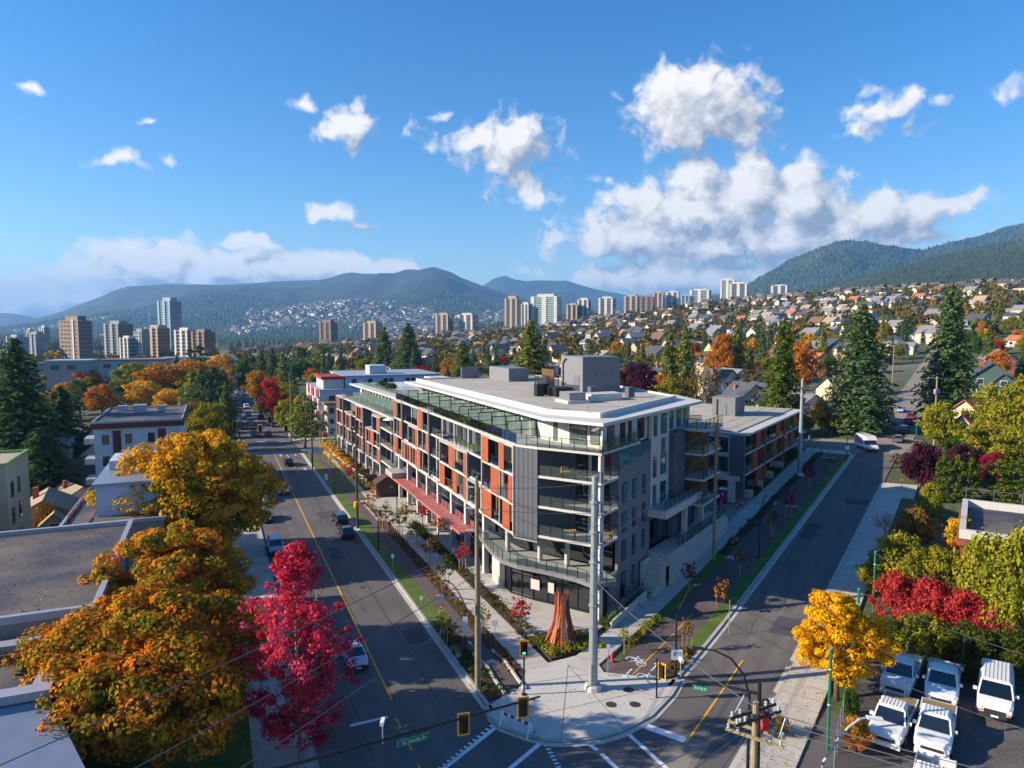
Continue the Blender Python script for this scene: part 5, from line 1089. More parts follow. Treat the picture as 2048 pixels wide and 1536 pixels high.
# ------------------------------------------------------------------ towers
for n_, c_ in (('brown_brick', '#8a7063'), ('tan_concrete', '#b09c86'), ('white_concrete', '#c9c6bf'), ('grey_concrete', '#8d9195'), ('blue_grey', '#93aab8')): mat(n_, c_, .7, .08, .1)
glassm('tower_glass', '#3d5966', 1, .1); glassm('tower_teal', '#4a8a8c', 1, .1); glassm('tower_dark', '#2b3138', 1, .12)
def tower(px0, px1, pyt, D, wall, glass, style, label, cap=True, dr=1.0, rz=.25):
    xm = (px0 + px1) / 2; P = atY(xm, pyt, D); dep = D; w_ = (px1 - px0) * dep / FPX / (math.cos(rz) + dr * abs(math.sin(rz))); d_ = w_ * dr
    base = gz(P.x, D); H_ = P.z - base; n = max(4, int(H_ / 3.0)); t = thing('tower_block', label, 'tower', (P.x, D, base), rz)
    ob('shaft', MB().box(-w_ / 2, w_ / 2, -d_ / 2, d_ / 2, -6, H_), glass if style != 'solid' else wall, t)
    sl = MB()
    for i in range(1, n + 1):
        z = H_ * i / n
        if style == 'solid':
            for fx in (-.36, -.18, 0., .34):
                sl.box(w_ * fx - w_ * .055, w_ * fx + w_ * .055, -d_ / 2 - .12, -d_ / 2, z - 2.0, z - .7)
            sl.box(-w_ / 2 - .12, -w_ / 2, -d_ * .3, -d_ * .05, z - 2.1, z - .7); sl.box(-w_ / 2 - .12, -w_ / 2, d_ * .1, d_ * .32, z - 2.1, z - .7)
        else:
            e = .9 if style == 'balcony' else .25
            sl.box(-w_ / 2 - e, w_ / 2 + e, -d_ / 2 - e, d_ / 2 + e, z - (.9 if style == 'band' else .45), z - .12)
    o = ob('window_grid' if style == 'solid' else 'floor_bands', sl, glass if style == 'solid' else wall, t); o['kind'] = 'stuff'
    if style in ('balcony', 'band'):
        for fx in ((-.5, -.36), (-.08, .1), (.38, .5)): ob('pier', MB().box(w_ * fx[0], w_ * fx[1], -d_ / 2 - 1.0, -d_ / 2 + .2, -4, H_ + .6), wall, t)
        ob('pier', MB().box(-w_ / 2 - 1.0, -w_ / 2 + .2, -d_ * .12, d_ * .2, -4, H_ + .4), wall, t)
    if style == 'solid':
        for i, y0 in enumerate((-d_ / 2,)): ob('balcony_stack', join(*[MB().box(w_ / 2 - .2, w_ / 2 + 1.4, -d_ * .4, d_ * .4, H_ * j / n - .9, H_ * j / n - .1) for j in range(1, n + 1)]), 'grey_concrete', t)['kind'] = 'stuff'
        ob('pier', MB().box(w_ * .2, w_ * .27, -d_ / 2 - .5, -d_ / 2, -4, H_ + 1.2), 'white_concrete', t)
    if cap: ob('roof_cap', MB().box(-w_ * .3, w_ * .34, -d_ * .3, d_ * .3, H_, H_ + min(5, H_ * .09)), wall, t)
    return t
TW = [(118, 183, 641, 560, 'brown_brick', 'tower_dark', 'solid', 'brown apartment tower on the left with a white stair strip'), (212, 262, 648, 720, 'grey_concrete', 'tower_dark', 'balcony', 'brown-grey balcony tower between the brown and the glass towers'),
 (268, 297, 663, 640, 'grey_concrete', 'tower_dark', 'solid', 'slim grey slab in front of the tall glass tower'), (293, 337, 656, 660, 'tan_concrete', 'tower_dark', 'balcony', 'balcony tower with dark balconies under the tall glass tower'),
 (318, 360, 603, 900, 'blue_grey', 'tower_glass', 'band', 'tallest pale glass tower on the left'), (352, 395, 661, 640, 'white_concrete', 'tower_dark', 'balcony', 'white balcony block right of the tall glass tower'),
 (386, 428, 664, 620, 'brown_brick', 'tower_dark', 'balcony', 'brown-grey block at the right end of the left towers'), (242, 272, 676, 640, 'white_concrete', 'tower_glass', 'band', 'small white rounded block among the left towers'),
 (16, 52, 674, 900, 'blue_grey', 'tower_glass', 'band', 'low blue-grey block at the far left'), (56, 92, 668, 950, 'grey_concrete', 'tower_glass', 'band', 'blue-grey block left of the brown tower'), (80, 98, 655, 1500, 'white_concrete', 'tower_glass', 'balcony', 'small distant tower left of the brown tower'), (54, 66, 660, 1600, 'white_concrete', 'tower_glass', 'band', 'tiny distant tower near the left edge'),
 (640, 674, 645, 1100, 'brown_brick', 'tower_dark', 'balcony', 'brown balcony tower with a white strip, alone above the avenue trees'), (728, 764, 646, 1000, 'tan_concrete', 'tower_dark', 'balcony', 'tan balcony tower beside the dark fir'),
 (872, 906, 630, 1300, 'tan_concrete', 'tower_dark', 'balcony', 'stepped cream tower left of the tan and teal group'), (916, 956, 630, 1300, 'white_concrete', 'tower_dark', 'balcony', 'pale double block between the stepped tower and the tan tower'),
 (1010, 1042, 598, 1100, 'tan_concrete', 'tower_dark', 'balcony', 'tan tower with a brown cap left of the teal glass one'), (1042, 1062, 609, 1150, 'white_concrete', 'tower_dark', 'balcony', 'thin pale tower between the tan and the teal ones'),
 (1062, 1124, 594, 1150, 'white_concrete', 'tower_teal', 'band', 'wide teal glass tower'), (1133, 1160, 610, 1250, 'tan_concrete', 'tower_dark', 'balcony', 'lower tan half of the stepped pair right of the teal tower'), (1155, 1182, 600, 1260, 'white_concrete', 'tower_glass', 'balcony', 'taller half of the stepped pair right of the teal tower'),
 (1197, 1232, 597, 1250, 'white_concrete', 'tower_glass', 'balcony', 'white tower alone between the stepped pair and the tan cluster'), (1248, 1280, 593, 1200, 'tan_concrete', 'tower_dark', 'balcony', 'tan balcony tower at the start of the dense cluster'), (1280, 1310, 594, 1150, 'brown_brick', 'tower_dark', 'balcony', 'brown tower in the dense cluster'),
 (1306, 1330, 586, 1250, 'tan_concrete', 'tower_glass', 'balcony', 'tower with a stepped top behind the brown one'), (1332, 1361, 585, 1260, 'white_concrete', 'tower_dark', 'balcony', 'white-grey tower in the middle of the dense cluster'), (1362, 1382, 591, 1300, 'blue_grey', 'tower_glass', 'band', 'narrow blue-grey tower in the dense cluster'),
 (1378, 1424, 581, 1300, 'white_concrete', 'tower_glass', 'band', 'white and glass tower at the right end of the dense cluster'), (1440, 1472, 561, 1250, 'white_concrete', 'tower_glass', 'band', 'tallest white glass tower, left half of the pair by the mountain'), (1458, 1498, 568, 1230, 'white_concrete', 'tower_glass', 'balcony', 'right half of the tall white pair by the mountain'),
 (1541, 1577, 572, 1250, 'white_concrete', 'tower_dark', 'balcony', 'white tower with a round cap, rightmost of all'), (1500, 1540, 606, 1250, 'white_concrete', 'tower_glass', 'band', 'low white block left of the rightmost tower'), (1588, 1640, 592, 1300, 'white_concrete', 'tower_glass', 'band', 'low white block right of the rightmost tower'),
 (1655, 1720, 600, 1200, 'white_concrete', 'tower_glass', 'band', 'long low white block on the hill crest'), (1765, 1835, 594, 1150, 'white_concrete', 'tower_glass', 'band', 'white flat building on the hill left of the tallest conifer'), (1840, 1880, 596, 1150, 'tan_concrete', 'tower_glass', 'band', 'cream flat building partly behind the tallest conifer')]
for a in TW: tower(*a, dr=.75 if a[1] - a[0] < 60 else .5, rz=-.42)
# ------------------------------------------------------------------ houses
WALLC = dict(white='#d2cec6', cream='#cfc0a0', grey='#9ba0a2', blue='#7f92a3', tan='#b29c80', brick='#93543f', green='#47615b', peach='#cfae94')
ROOFC = dict(slate='#464a52', brown='#6b5244', terracotta='#a5674c', grey='#77767a', tan='#9a8570', salmon='#a3604f')
for k_, v_ in WALLC.items(): mat('wall_' + k_, v_, .75, .07, .4)
for k_, v_ in ROOFC.items(): mat('roof_' + k_, v_, .85, .14, .6, fine=.12, bscale=5)
mat('trim_white', '#dedcd6', .6, .03)
def gable(w_, d_, h, rh, ov=.5):
    """walls with gable ends (ridge along y) and two roof slabs"""
    wl = MB().prism([(-w_ / 2, -d_ / 2), (w_ / 2, -d_ / 2), (w_ / 2, d_ / 2), (-w_ / 2, d_ / 2)], -2.5, h)
    for y in (-d_ / 2, d_ / 2):
        q = [(-w_ / 2, y, h), (w_ / 2, y, h), (0, y, h + rh)]; wl.face(q if y < 0 else q[::-1])
    sl = rh / (w_ / 2); rf = MB()
    for sg in (-1, 1):
        x0, z0 = sg * (w_ / 2 + ov), h - sl * ov
        a = [(x0, -d_ / 2 - ov, z0), (0, -d_ / 2 - ov, h + rh), (0, d_ / 2 + ov, h + rh), (x0, d_ / 2 + ov, z0)]
        up = [(x, y, z + .22) for x, y, z in a]
        if sg > 0: a, up = a[::-1], up[::-1]
        rf.face(up[::-1]); rf.face(a)
        for i in range(4): j = (i + 1) % 4; rf.face([a[i], a[j], up[j], up[i]][::-1])
    return wl, rf
def hip(w_, d_, h, rh, ov=.6):
    wl = MB().box(-w_ / 2, w_ / 2, -d_ / 2, d_ / 2, -2.5, h); x, y = w_ / 2 + ov, d_ / 2 + ov; r = max(.3, (d_ - w_) / 2)
    c = [(-x, -y, h), (x, -y, h), (x, y, h), (-x, y, h)]; A_, B_ = (0, -r, h + rh), (0, r, h + rh)
    rf = MB().face([c[0], c[1], A_]).face([c[1], c[2], B_, A_]).face([c[2], c[3], B_]).face([c[3], c[0], A_, B_]).face(c[::-1]); return wl, rf
HPROTO = []
WINM = MB().box(-.75, .75, -.06, .06, 0, 1.5).mesh('window', 'trim_white'); PANM = MB().box(-.62, .62, -.1, .1, .12, 1.38).mesh('pane', 'pane')
def house_parts(kind, wallm, roofm, t=None):
    w_, d_ = (8.6, 11.5) if kind != 2 else (11, 13.5); h = (5.4, 4.6, 5.2, 3.4)[kind]
    wl, rf = hip(w_, d_, h, 2.2) if kind == 2 else gable(w_, d_, h, (3.4, 4.2, 0, 2.4)[kind])
    ex, exr = gable(4.2, 5.5, h - 1.2 if kind == 3 else h - 1.0, 1.9, .35); ex.move(w_ * .22, -d_ / 2 - 1.2, 0); exr.move(w_ * .22, -d_ / 2 - 1.2, 0)
    ch = MB().box(-w_ * .25, -w_ * .25 + .9, 1, 2.0, h, h + 3.6)
    wins = [(x, -d_ / 2 - .02, z, 0) for z in ((1.0, 3.4) if h > 4.5 else (1.1,)) for x in (-w_ * .3,)] + [(w_ * .22, -d_ / 2 - 3.97, z, 0) for z in ((1.0, 3.2) if h > 4.5 else (1.0,))] + [(-w_ / 2 - .02, y, z, pi / 2) for z in ((1.0, 3.4) if h > 4.5 else (1.1,)) for y in (-d_ * .28, d_ * .2)]
    return wl, rf, ex, exr, ch, wins
def house(kind, wallm, roofm, loc, rz, label, group='houses on the hillside', detail=True, sc=1.):
    wl, rf, ex, exr, ch, wins = house_parts(kind, wallm, roofm)
    if not detail:
        key = (kind, wallm, roofm)
        if key not in PROTO:
            b = join(wl, ex); n1 = len(b.f); b = join(b, rf, exr); b.m = [0] * n1 + [1] * (len(b.f) - n1)
            for (x, y, z, r) in wins:
                q = MB().box(-.75, .75, -.08, .08, z, z + 1.5).move(x, y, 0, r); n2 = len(b.f); b = join(b, q); b.m[n2:] = [2] * (len(b.f) - n2)
            PROTO[key] = b.mesh('house', ['wall_' + wallm, 'roof_' + roofm, 'pane'])
        o = link('house', PROTO[key], None, loc, rz); o.scale = (sc,) * 3; return tag(o, label, 'house', group)
    t = thing('house', label, 'house', loc, rz, group); t.scale = (sc,) * 3
    w1 = ob('wall', wl, 'wall_' + wallm, t); r1 = ob('roof', rf, 'roof_' + roofm, t); ob('porch_wall', ex, 'wall_' + wallm, t); ob('porch_roof', exr, 'roof_' + roofm, t)
    ob('chimney', ch, 'wall_brick', r1); link('door', MB().box(-.5, .5, -.07, .07, -.3, 1.9).mesh('door', 'wood_brown'), t, (-.8, -((11.5, 11.5, 13.5, 11.5)[kind]) / 2 - .05, 0))
    for (x, y, z, r) in wins: f_ = link('window', WINM, t, (x, y, z), r); link('pane', PANM, f_)
    return t
def proj(x, y, z):
    c, s = math.cos(PITCH), math.sin(PITCH); dz = z - CAMH; dep = y * c - dz * s
    return (1024 + FPX * x / dep, 768 - FPX * (y * s + dz * c) / dep, dep)
cand = []
for p in np.arange(58, 980, 25):
    for s in np.arange(60, 1500, 15.5):
        pp_, ss_ = p + random.uniform(-4, 4) + (5 if int(p) % 2 else 0), s + random.uniform(-3, 3)
        if random.random() < .70: continue
        x, y = Lw(pp_, ss_)
        if y < 120: continue
        t_, o_ = toR(x, y)
        if -28 < o_ < 9.5 and t_ < 115: continue                     # the apartment wing's own ground
        if 3 < o_ < 27 and t_ < 360: continue                      # the uphill street
        if ss_ < 192 and pp_ < 62: continue
        z = gz(x, y); u, v, dep = proj(x, y, z + 8); vb = proj(x, y, z)[1]
        if u < 440 or u > 2110: continue
        if 690 < u < 1235 and v > 752 + max(0, (u - 1120)) * .5: continue
        if 1120 < u < 1240 and v > 716: continue
        if 1235 <= u < 1390 and v > 778: continue
        if 1390 <= u < 1580 and v > 806: continue
        if u > 1700 and v > 700 and u < 1860: continue
        if u >= 1860 and v > 745: continue
        if 600 < u < 700 and v > 715: continue
        cand.append((dep, x, y, z, u, v))
cand.sort()
# named houses first
def hpx(kind, wl_, rf_, px, py, rz, lab, sc=1.):
    P = gnd(px, py); return house(kind, wl_, rf_, (P.x, P.y, P.z), rz, lab, None, True, sc)
hpx(1, 'cream', 'slate', 1488, 832, .15, 'left of the twin steep white gables above the dark wing', 1.0)
hpx(1, 'cream', 'slate', 1524, 834, .15, 'right one of the twin steep white gables above the dark wing', 1.0)
hpx(0, 'white', 'slate', 1438, 790, .5, 'yellow-white gabled house below the orange-green tree', .95)
hpx(0, 'green', 'slate', 1978, 792, -.5, 'dark green craftsman house right of the tallest conifer', 1.05)
hpx(0, 'cream', 'salmon', 1962, 888, -1.1, 'cream house with a salmon red roof on the right', 1.0)
hpx(0, 'brick', 'grey', 1990, 745, -.4, 'red-orange house with pale roof above the dark green craftsman house', .9)
hpx(3, 'white', 'grey', 1700, 842, .4, 'pale bungalow half hidden behind the bushes of the upper crossing', .9)
taken = [(P_.location.x, P_.location.y) for P_ in bpy.data.objects if P_.name.startswith('house') and P_.parent is None] + [(o.location.x, o.location.y) for o in bpy.data.objects if o.get('category') == 'tree' and o.name[:3] in ('fir', 'lea', 'eve', 'bar')]
ZONE = [(700, 'right of the far avenue'), (860, 'below the tan balcony tower'), (1010, 'left of the tan tower'), (1130, 'below the teal tower'), (1250, 'below the white tower'), (1350, 'below the dense cluster'), (1450, 'right of the dense cluster'), (1560, 'below the tall white pair'), (1700, 'below the rightmost tower'), (1800, 'left of the uphill street'), (1900, 'behind the tallest conifer'), (3000, 'near the right edge')]
def zone(u): return next(z for m_, z in ZONE if u < m_)
WN, RN = ['white', 'white', 'cream', 'grey', 'blue', 'tan', 'white', 'peach'], ['slate', 'slate', 'brown', 'grey', 'slate', 'tan', 'grey', 'grey', 'grey', 'slate', 'terracotta']
WD = dict(white='white', cream='cream', grey='grey', blue='blue-grey', tan='tan', peach='peach', brick='brick', green='green'); RD = dict(slate='dark slate', brown='brown', grey='grey', terracotta='terracotta', tan='tan', salmon='salmon')
nh = 0; rest = []
for (dep, x, y, z, u, v) in cand:
    if any((x - a) ** 2 + (y - b_) ** 2 < 36 for a, b_ in taken): continue
    if nh < 290:
        kd = random.choice((0, 0, 1, 2, 3)); wm, rm = random.choice(WN), random.choice(RN); row = 'near' if dep < 240 else ('second' if dep < 300 else ('third' if dep < 380 else ('fourth' if dep < 470 else 'far')))
        house(kd, wm, rm, (x, y, z), -AL + random.choice((0, 0, pi / 2, pi)) + random.uniform(-.08, .08), '%s %s house, %s roof, %s row %s' % (WD[wm], ('gabled', 'steep-gabled', 'hip-roofed', 'single-storey')[kd], RD[rm], row, zone(u)), 'houses on the hillside', dep < 285, random.uniform(.85, 1.1)); nh += 1
    else: rest.append((x, y, z))
q = np.array(rest); boxes('far_houses', q, 9 + 4 * RNG.random(len(q)), 6 + 3 * RNG.random(len(q)), 'town_specks', 'pale far houses packed on the upper slope below the towers')
# trees between the houses: nearest ones singly, the rest as one wood
tc_ = []
for p in np.arange(48, 1100, 13):
    for s in np.arange(60, 1700, 14):
        if random.random() < .10: continue
        pp_, ss_ = p + random.uniform(-6, 6), s + random.uniform(-6, 6); x, y = Lw(pp_, ss_)
        if y < 130: continue
        t_, o_ = toR(x, y)
        if -28 < o_ < 9.5 and t_ < 116 or 3 < o_ < 27 and t_ < 400 or (ss_ < 192 and pp_ < 62): continue
        if -40 < o_ < 60 and t_ < 190: continue
        z = gz(x, y); u, v, dep = proj(x, y, z + 7)
        if u < 440 or u > 2110 or (690 < u < 1400 and v > 762) or (1390 <= u < 1600 and v > 806) or (u >= 1860 and v > 760): continue
        if any((x - c[1]) ** 2 + (y - c[2]) ** 2 < 40 for c in cand if abs(c[1] - x) < 7 and abs(c[2] - y) < 7): continue
        tc_.append((dep, x, y, z, u))
for p in np.arange(-12, -620, -15):        # left of the avenue
    for s in np.arange(196, 1500, 17):
        if random.random() < .3: continue
        pp_, ss_ = p + random.uniform(-6, 6), s + random.uniform(-6, 6); x, y = Lw(pp_, ss_); z = gz(x, y); u, v, dep = proj(x, y, z + 7)
        if u < -30 or u > 470 or v > 775: continue
        tc_.append((dep, x, y, z, u))
for s in np.arange(200, 1100, 11):          # street trees of the far avenue
    for p in (2.5, 23.5):
        if random.random() < .25: continue
        x, y = Lw(p + random.uniform(-.5, .5), s + random.uniform(-3, 3)); z = gz(x, y); u, v, dep = proj(x, y, z + 5); tc_.append((dep, x, y, z, u))
tc_.sort(); nt_ = 0; far_ = []
TK = [('tree', 'olive', 'olive green tree'), ('tree', 'green', 'green tree'), ('tree', 'orange', 'orange tree'), ('tree', 'golden', 'golden tree'), ('fir', 'fir', 'dark fir'), ('fir', 'pine', 'olive fir'), ('tree', 'rust', 'rust-coloured tree'), ('bare', 'brown', 'half-bare brown tree'), ('cypress', 'fir', 'dark cypress'), ('tree', 'red', 'red tree'), ('shrub', 'olive', 'low bushy tree')]
TWT = [.20, .16, .05, .07, .14, .11, .06, .07, .06, .03, .05]
for (dep, x, y, z, u) in tc_:
    if nt_ < 290:
        kd, lf, nm = random.choices(TK, TWT)[0]; h = dict(tree=9, fir=16, bare=8.5, cypress=10, shrub=4)[kd] * random.uniform(.7, 1.25); wd = dict(tree=7.5, fir=6.5, bare=7, cypress=3, shrub=4.6)[kd] * random.uniform(.8, 1.2)
        plant('street_tree' if u < 640 else 'garden_tree', kd, lf, (x, y, z - .1), wd, h, '%s among houses, %s row %s' % (nm, 'near' if dep < 240 else ('second' if dep < 330 else ('third' if dep < 430 else 'far')), zone(u)) if u > 470 else '%s among roofs, %s, left of avenue, %s' % (nm, 'close' if dep < 300 else 'far', 'beside the kerb' if u > 430 else ('under right towers' if u > 330 else ('under glass tower' if u > 230 else 'under brown tower'))), 'trees between the houses', dep < 260); nt_ += 1
    else: far_.append((x, y, z))
q = np.array(far_)
mat('autumn_trees', '#4a5526', .95, .25, .02, col2='#8a6a2a', mixs=.55, island=.5)
k3 = 34; C = np.repeat(q, k3, 0) + unit(len(q) * k3) * np.array([3.2, 3.2, 3.0]) * RNG.random((len(q) * k3, 1)) ** .4 + np.array([0, 0, 4.2]); Nn = unit(len(C)) + np.array([0, 0, .6]); Nn /= np.linalg.norm(Nn, axis=1)[:, None]
leafm('leaf_far', ['#31421f', '#3c4a20', '#4c5424', '#7a6a28', '#96642a', '#3a4a22'], .05, .2)
o = link('far_trees', quads('far_trees', C, Nn, 2.0 + 1.2 * RNG.random(len(C)), 'leaf_far', .8)); o['kind'] = 'stuff'; tag(o, 'mass of green and autumn trees on the far slope below the towers', 'trees')
# flat wood in the middle distance, left of centre
n_ = 9000; D_ = 1500 + 3200 * RNG.random(n_); u_ = -60 + 1250 * RNG.random(n_); X_ = (u_ - 1024) / FPX * D_; q = np.stack([X_, D_, np.array([gz(a, b_) for a, b_ in zip(X_, D_)])], 1)
cones('distant_wood', q, 14 + 12 * RNG.random(n_), 13 + 9 * RNG.random(n_), 'forest_trees', label='dark wood in the middle distance below the left mountain')
# ------------------------------------------------------------------ air
hz = MB().box(-15000, 15000, -9500, 15500, -30, 900); hm = bpy.data.materials.new('haze_air'); hm.use_nodes = True; t_ = hm.node_tree; t_.nodes.clear()
pv = N(t_, 'ShaderNodeVolumePrincipled'); pv.inputs['Density'].default_value = 9.0e-5; pv.inputs['Color'].default_value = (.22, .52, 1.0, 1); pv.inputs['Anisotropy'].default_value = .1
oo = N(t_, 'ShaderNodeOutputMaterial'); t_.links.new(pv.outputs[0], oo.inputs['Volume']); MATS['haze_air'] = hm
ho = ob('haze', hz, 'haze_air'); ho['kind'] = 'stuff'; ho['label'] = 'thin blue autumn haze over the whole valley'; ho['category'] = 'haze'
# ------------------------------------------------------------------ buildings left of the avenue and along it
mat('tar_roof', '#695f56', .75, .22, .3, fine=.14, bscale=8, col2='#343a4a', mixs=.43)
mat('metal_roof', '#8e99a8', .45, .08, .8, metal=.4); mat('stucco_cream', '#a89c86', .85, .08, .6); mat('stucco_grey', '#8d8983', .85, .1, .6); mat('maroon', '#5b2c30', .7, .1); mat('edge_green', '#7fa052', .6, .1)
mat('wall_bluewhite', '#aebfcf', .7, .05, .5); mat('panel_red', '#a12d30', .6, .08); mat('flashing', '#a3a7b0', .5, .05, 1, metal=.3); mat('brick_red', '#8d4a38', .85, .15, 1.5, fine=.2, bscale=12)
glassm('skylight', '#a8c4c4', 1, .1)
def blk(t, name, p0, p1, s0, s1, z0, z1, m, org, par=None):
    return ob(name, MB().box(p0 - org[0], p1 - org[0], s0 - org[1], s1 - org[1], z0, z1), m, par or t)
def edge(t, p0, p1, s0, s1, z, w_, h, m, org):
    for q in ((p0, p1, s0, s0 + w_), (p0, p1, s1 - w_, s1), (p0, p0 + w_, s0 + w_, s1 - w_), (p1 - w_, p1, s0 + w_, s1 - w_)): blk(t, 'parapet', *q, z, z + h, m, org)
def lwin(t, face, c, u0, u1, z0, z1, org, m='pane', fr='trim_white'):
    """window on a face of an avenue-aligned block: face 's-' looks to the camera, 'p+' / 'p-' to either side"""
    o0, o1 = org
    if face == 's-': f = MB().box(u0 - o0, u1 - o0, c - .08 - o1, c - o1, z0, z1); g = MB().box(u0 + .1 - o0, u1 - .1 - o0, c - .12 - o1, c - .06 - o1, z0 + .1, z1 - .1)
    elif face == 'p+': f = MB().box(c - o0, c + .08 - o0, u0 - o1, u1 - o1, z0, z1); g = MB().box(c + .06 - o0, c + .12 - o0, u0 + .1 - o1, u1 - .1 - o1, z0 + .1, z1 - .1)
    else: f = MB().box(c - .08 - o0, c - o0, u0 - o1, u1 - o1, z0, z1); g = MB().box(c - .12 - o0, c - .06 - o0, u0 + .1 - o1, u1 - .1 - o1, z0 + .1, z1 - .1)
    w_ = ob('window', f, fr, t); ob('pane', g, m, w_)
def lb(name, label, org): return thing(name, label, 'building', Lw(*org) + (gz(*Lw(*org)),), -AL)
# flat tar-roofed block
O = (-20, 58); t = lb('flat_roof_building', 'low block with leaf-strewn tar roof and pale roof edge behind the rust maples', O)
blk(t, 'wall', -48, -8.4, 57, 81.6, 0, 8.6, 'stucco_grey', O); rf = blk(t, 'roof', -47.6, -8.8, 57.4, 81.2, 8.61, 8.75, 'tar_roof', O)
edge(t, -48.2, -8.2, 56.8, 81.8, 8.62, .45, .55, 'flashing', O)
for (p, s) in ((-30.5, 72), (-24, 70.5), (-34, 74)): ob('vent_pipe', MB().lathe([(.12, 8.75), (.12, 9.6), (.2, 9.62), (.2, 9.8)], 8, (p - O[0], s - O[1])), 'flashing', t)
blk(t, 'roof_ridge', -40, -17, 59.6, 60.2, 8.76, 8.95, 'stucco_cream', O)
for s in (62, 68, 74): 
    blk(t, 'balcony', -8.4, -6.8, s, s + 4, 5.2, 5.4, 'edge_green', O); blk(t, 'balcony_rail', -6.95, -6.85, s, s + 4, 5.4, 6.4, 'black_metal', O); lwin(t, 'p+', -8.4, s + .6, s + 3.2, 5.5, 7.7, O)
n_ = 900; X = -46 + 37 * RNG.random(n_) ** .6; Y_ = 57.8 + 23 * RNG.random(n_); C = np.stack([X - O[0], Y_ - O[1], np.full(n_, 8.78)], 1)
lv = link('fallen_leaves', quads('fallen_leaves', C, np.tile([0, 0, 1.], (n_, 1)) + .2 * unit(n_), .22, 'leaf_rust'), rf); lv['kind'] = 'stuff'
# lower block with metal apron roof
O = (-20, 45); t = lb('parapet_building', 'low building with broad white roof rim and sloping blue-grey metal roof at the bottom corner', O)
blk(t, 'wall', -48, -9.6, 47.2, 55.6, 0, 7.4, 'stucco_grey', O); blk(t, 'roof', -47, -10.6, 48, 55, 7.41, 7.5, 'tar_roof', O); edge(t, -48.2, -9.4, 47.0, 55.8, 7.42, 1.1, .5, 'flashing', O); blk(t, 'roof_box', -16, -14, 53, 54.4, 7.5, 8.3, 'flashing', O)
ob('metal_roof', MB().prism([(-28, 2.0), (10.6, 2.0), (13.2, -3.4), (-28, -3.4)], [6.8, 6.8, 5.0, 5.0], [7.3, 7.3, 5.3, 5.3]), 'metal_roof', t); blk(t, 'lower_wall', -48, -8, 41.8, 47, 0, 5.0, 'stucco_grey', O)
# white stepped building with the red-edged stair
O = (-10, 85); t = lb('white_stepped_building', 'white stepped building with a railed outside stair behind the tar roof', O)
blk(t, 'wall', -15.2, -5.6, 84.5, 104, 0, 8.0, 'stucco_grey', O); blk(t, 'roof', -15, -5.8, 84.7, 103.8, 8.01, 8.15, 'tar_roof', O); edge(t, -15.4, -5.4, 84.3, 104.2, 8.02, .3, .4, 'flashing', O)
blk(t, 'upper_storey', -12.4, -5.8, 88, 103, 8.16, 11.6, 'wall_bluewhite', O); blk(t, 'upper_roof', -12.7, -5.5, 87.6, 103.4, 11.61, 11.9, 'metal_roof', O); blk(t, 'roof_box', -12, -9.5, 96, 102, 11.92, 13.0, 'wall_bluewhite', O)
rl = blk(t, 'stair_rail', -14.8, -14.7, 86, 101, 9.0, 9.1, 'panel_red', O)
for i in range(11): ob('baluster', MB().box(-14.8 - O[0], -14.72 - O[0], 86 + i * 1.5 - O[1], 86.08 + i * 1.5 - O[1], 8.16, 9.0), 'black_metal', rl)
# cream block at the left edge
O = (-24, 96); t = lb('cream_building', 'beige three-storey block with green roof edges at the left edge', O)
for (p0, p1, s0, s1, h) in ((-48, -23.5, 101, 112, 12.6), (-50, -27, 94, 101, 11.0)):
    blk(t, 'wall', p0, p1, s0, s1, 0, h, 'stucco_cream', O); edge(t, p0 - .1, p1 + .1, s0 - .1, s1 + .1, h, .3, .35, 'edge_green', O)
    for z in (1.6, 5.0, 8.3):
        for s in (s0 + 1.6, s0 + 5.0): lwin(t, 'p+', p1, s, s + .9 + .4 * (s % 2), z, z + 2.0, O, 'pane', 'black_metal')
        for p in (p1 - 4, p1 - 8): lwin(t, 's-', s0, p, p + 1.4, z, z + 2.0, O, 'pane', 'black_metal')
# white apartments with maroon roof edge
O = (-14, 133); t = lb('white_apartments', 'white apartment house with maroon roof edge left of the avenue', O)
blk(t, 'wall', -18.6, -5.5, 133, 155, 0, 12.4, 'wall_bluewhite', O); blk(t, 'roof', -18.5, -5.6, 133.2, 154.8, 13.32, 13.5, 'tar_roof', O); blk(t, 'fascia', -19.1, -5, 132.4, 155.6, 12.42, 13.3, 'maroon', O); edge(t, -18.9, -5.2, 132.6, 155.4, 13.31, .25, .4, 'flashing', O)
for p in (-17.6, -14.2, -10.8, -7.4):
    for z in (2.6, 6.0, 9.6): lwin(t, 's-', 133, p, p + 1.3, z, z + 1.9, O)
for p in (-15.9, -9.1): blk(t, 'brown_panel', p, p + 1.2, 132.9, 133, 2, 12, 'maroon', O)
for z in (3.0, 6.4, 9.8): blk(t, 'balcony', -20.2, -18.6, 133.6, 138, z, z + 1.0, 'flashing', O)
for (p, s, w_, h) in ((-14, 146, 2.2, 1.4), (-10, 148, 1.4, 1.0), (-17, 150, 1.6, 1.0)): blk(t, 'roof_unit', p, p + w_, s, s + w_, 13.5, 13.5 + h, 'flashing', O)
O = (-45, 150); t = lb('long_white_building', 'long low white building left of the maroon-edged apartments', O); blk(t, 'wall', -70, -25, 150, 166, -1, 9.0, 'wall_bluewhite', O); blk(t, 'roof', -70.3, -24.7, 149.7, 166.3, 9.01, 9.4, 'flashing', O)
for p in range(-68, -28, 5): lwin(t, 's-', 150, p, p + 2, 5.4, 7.4, O)
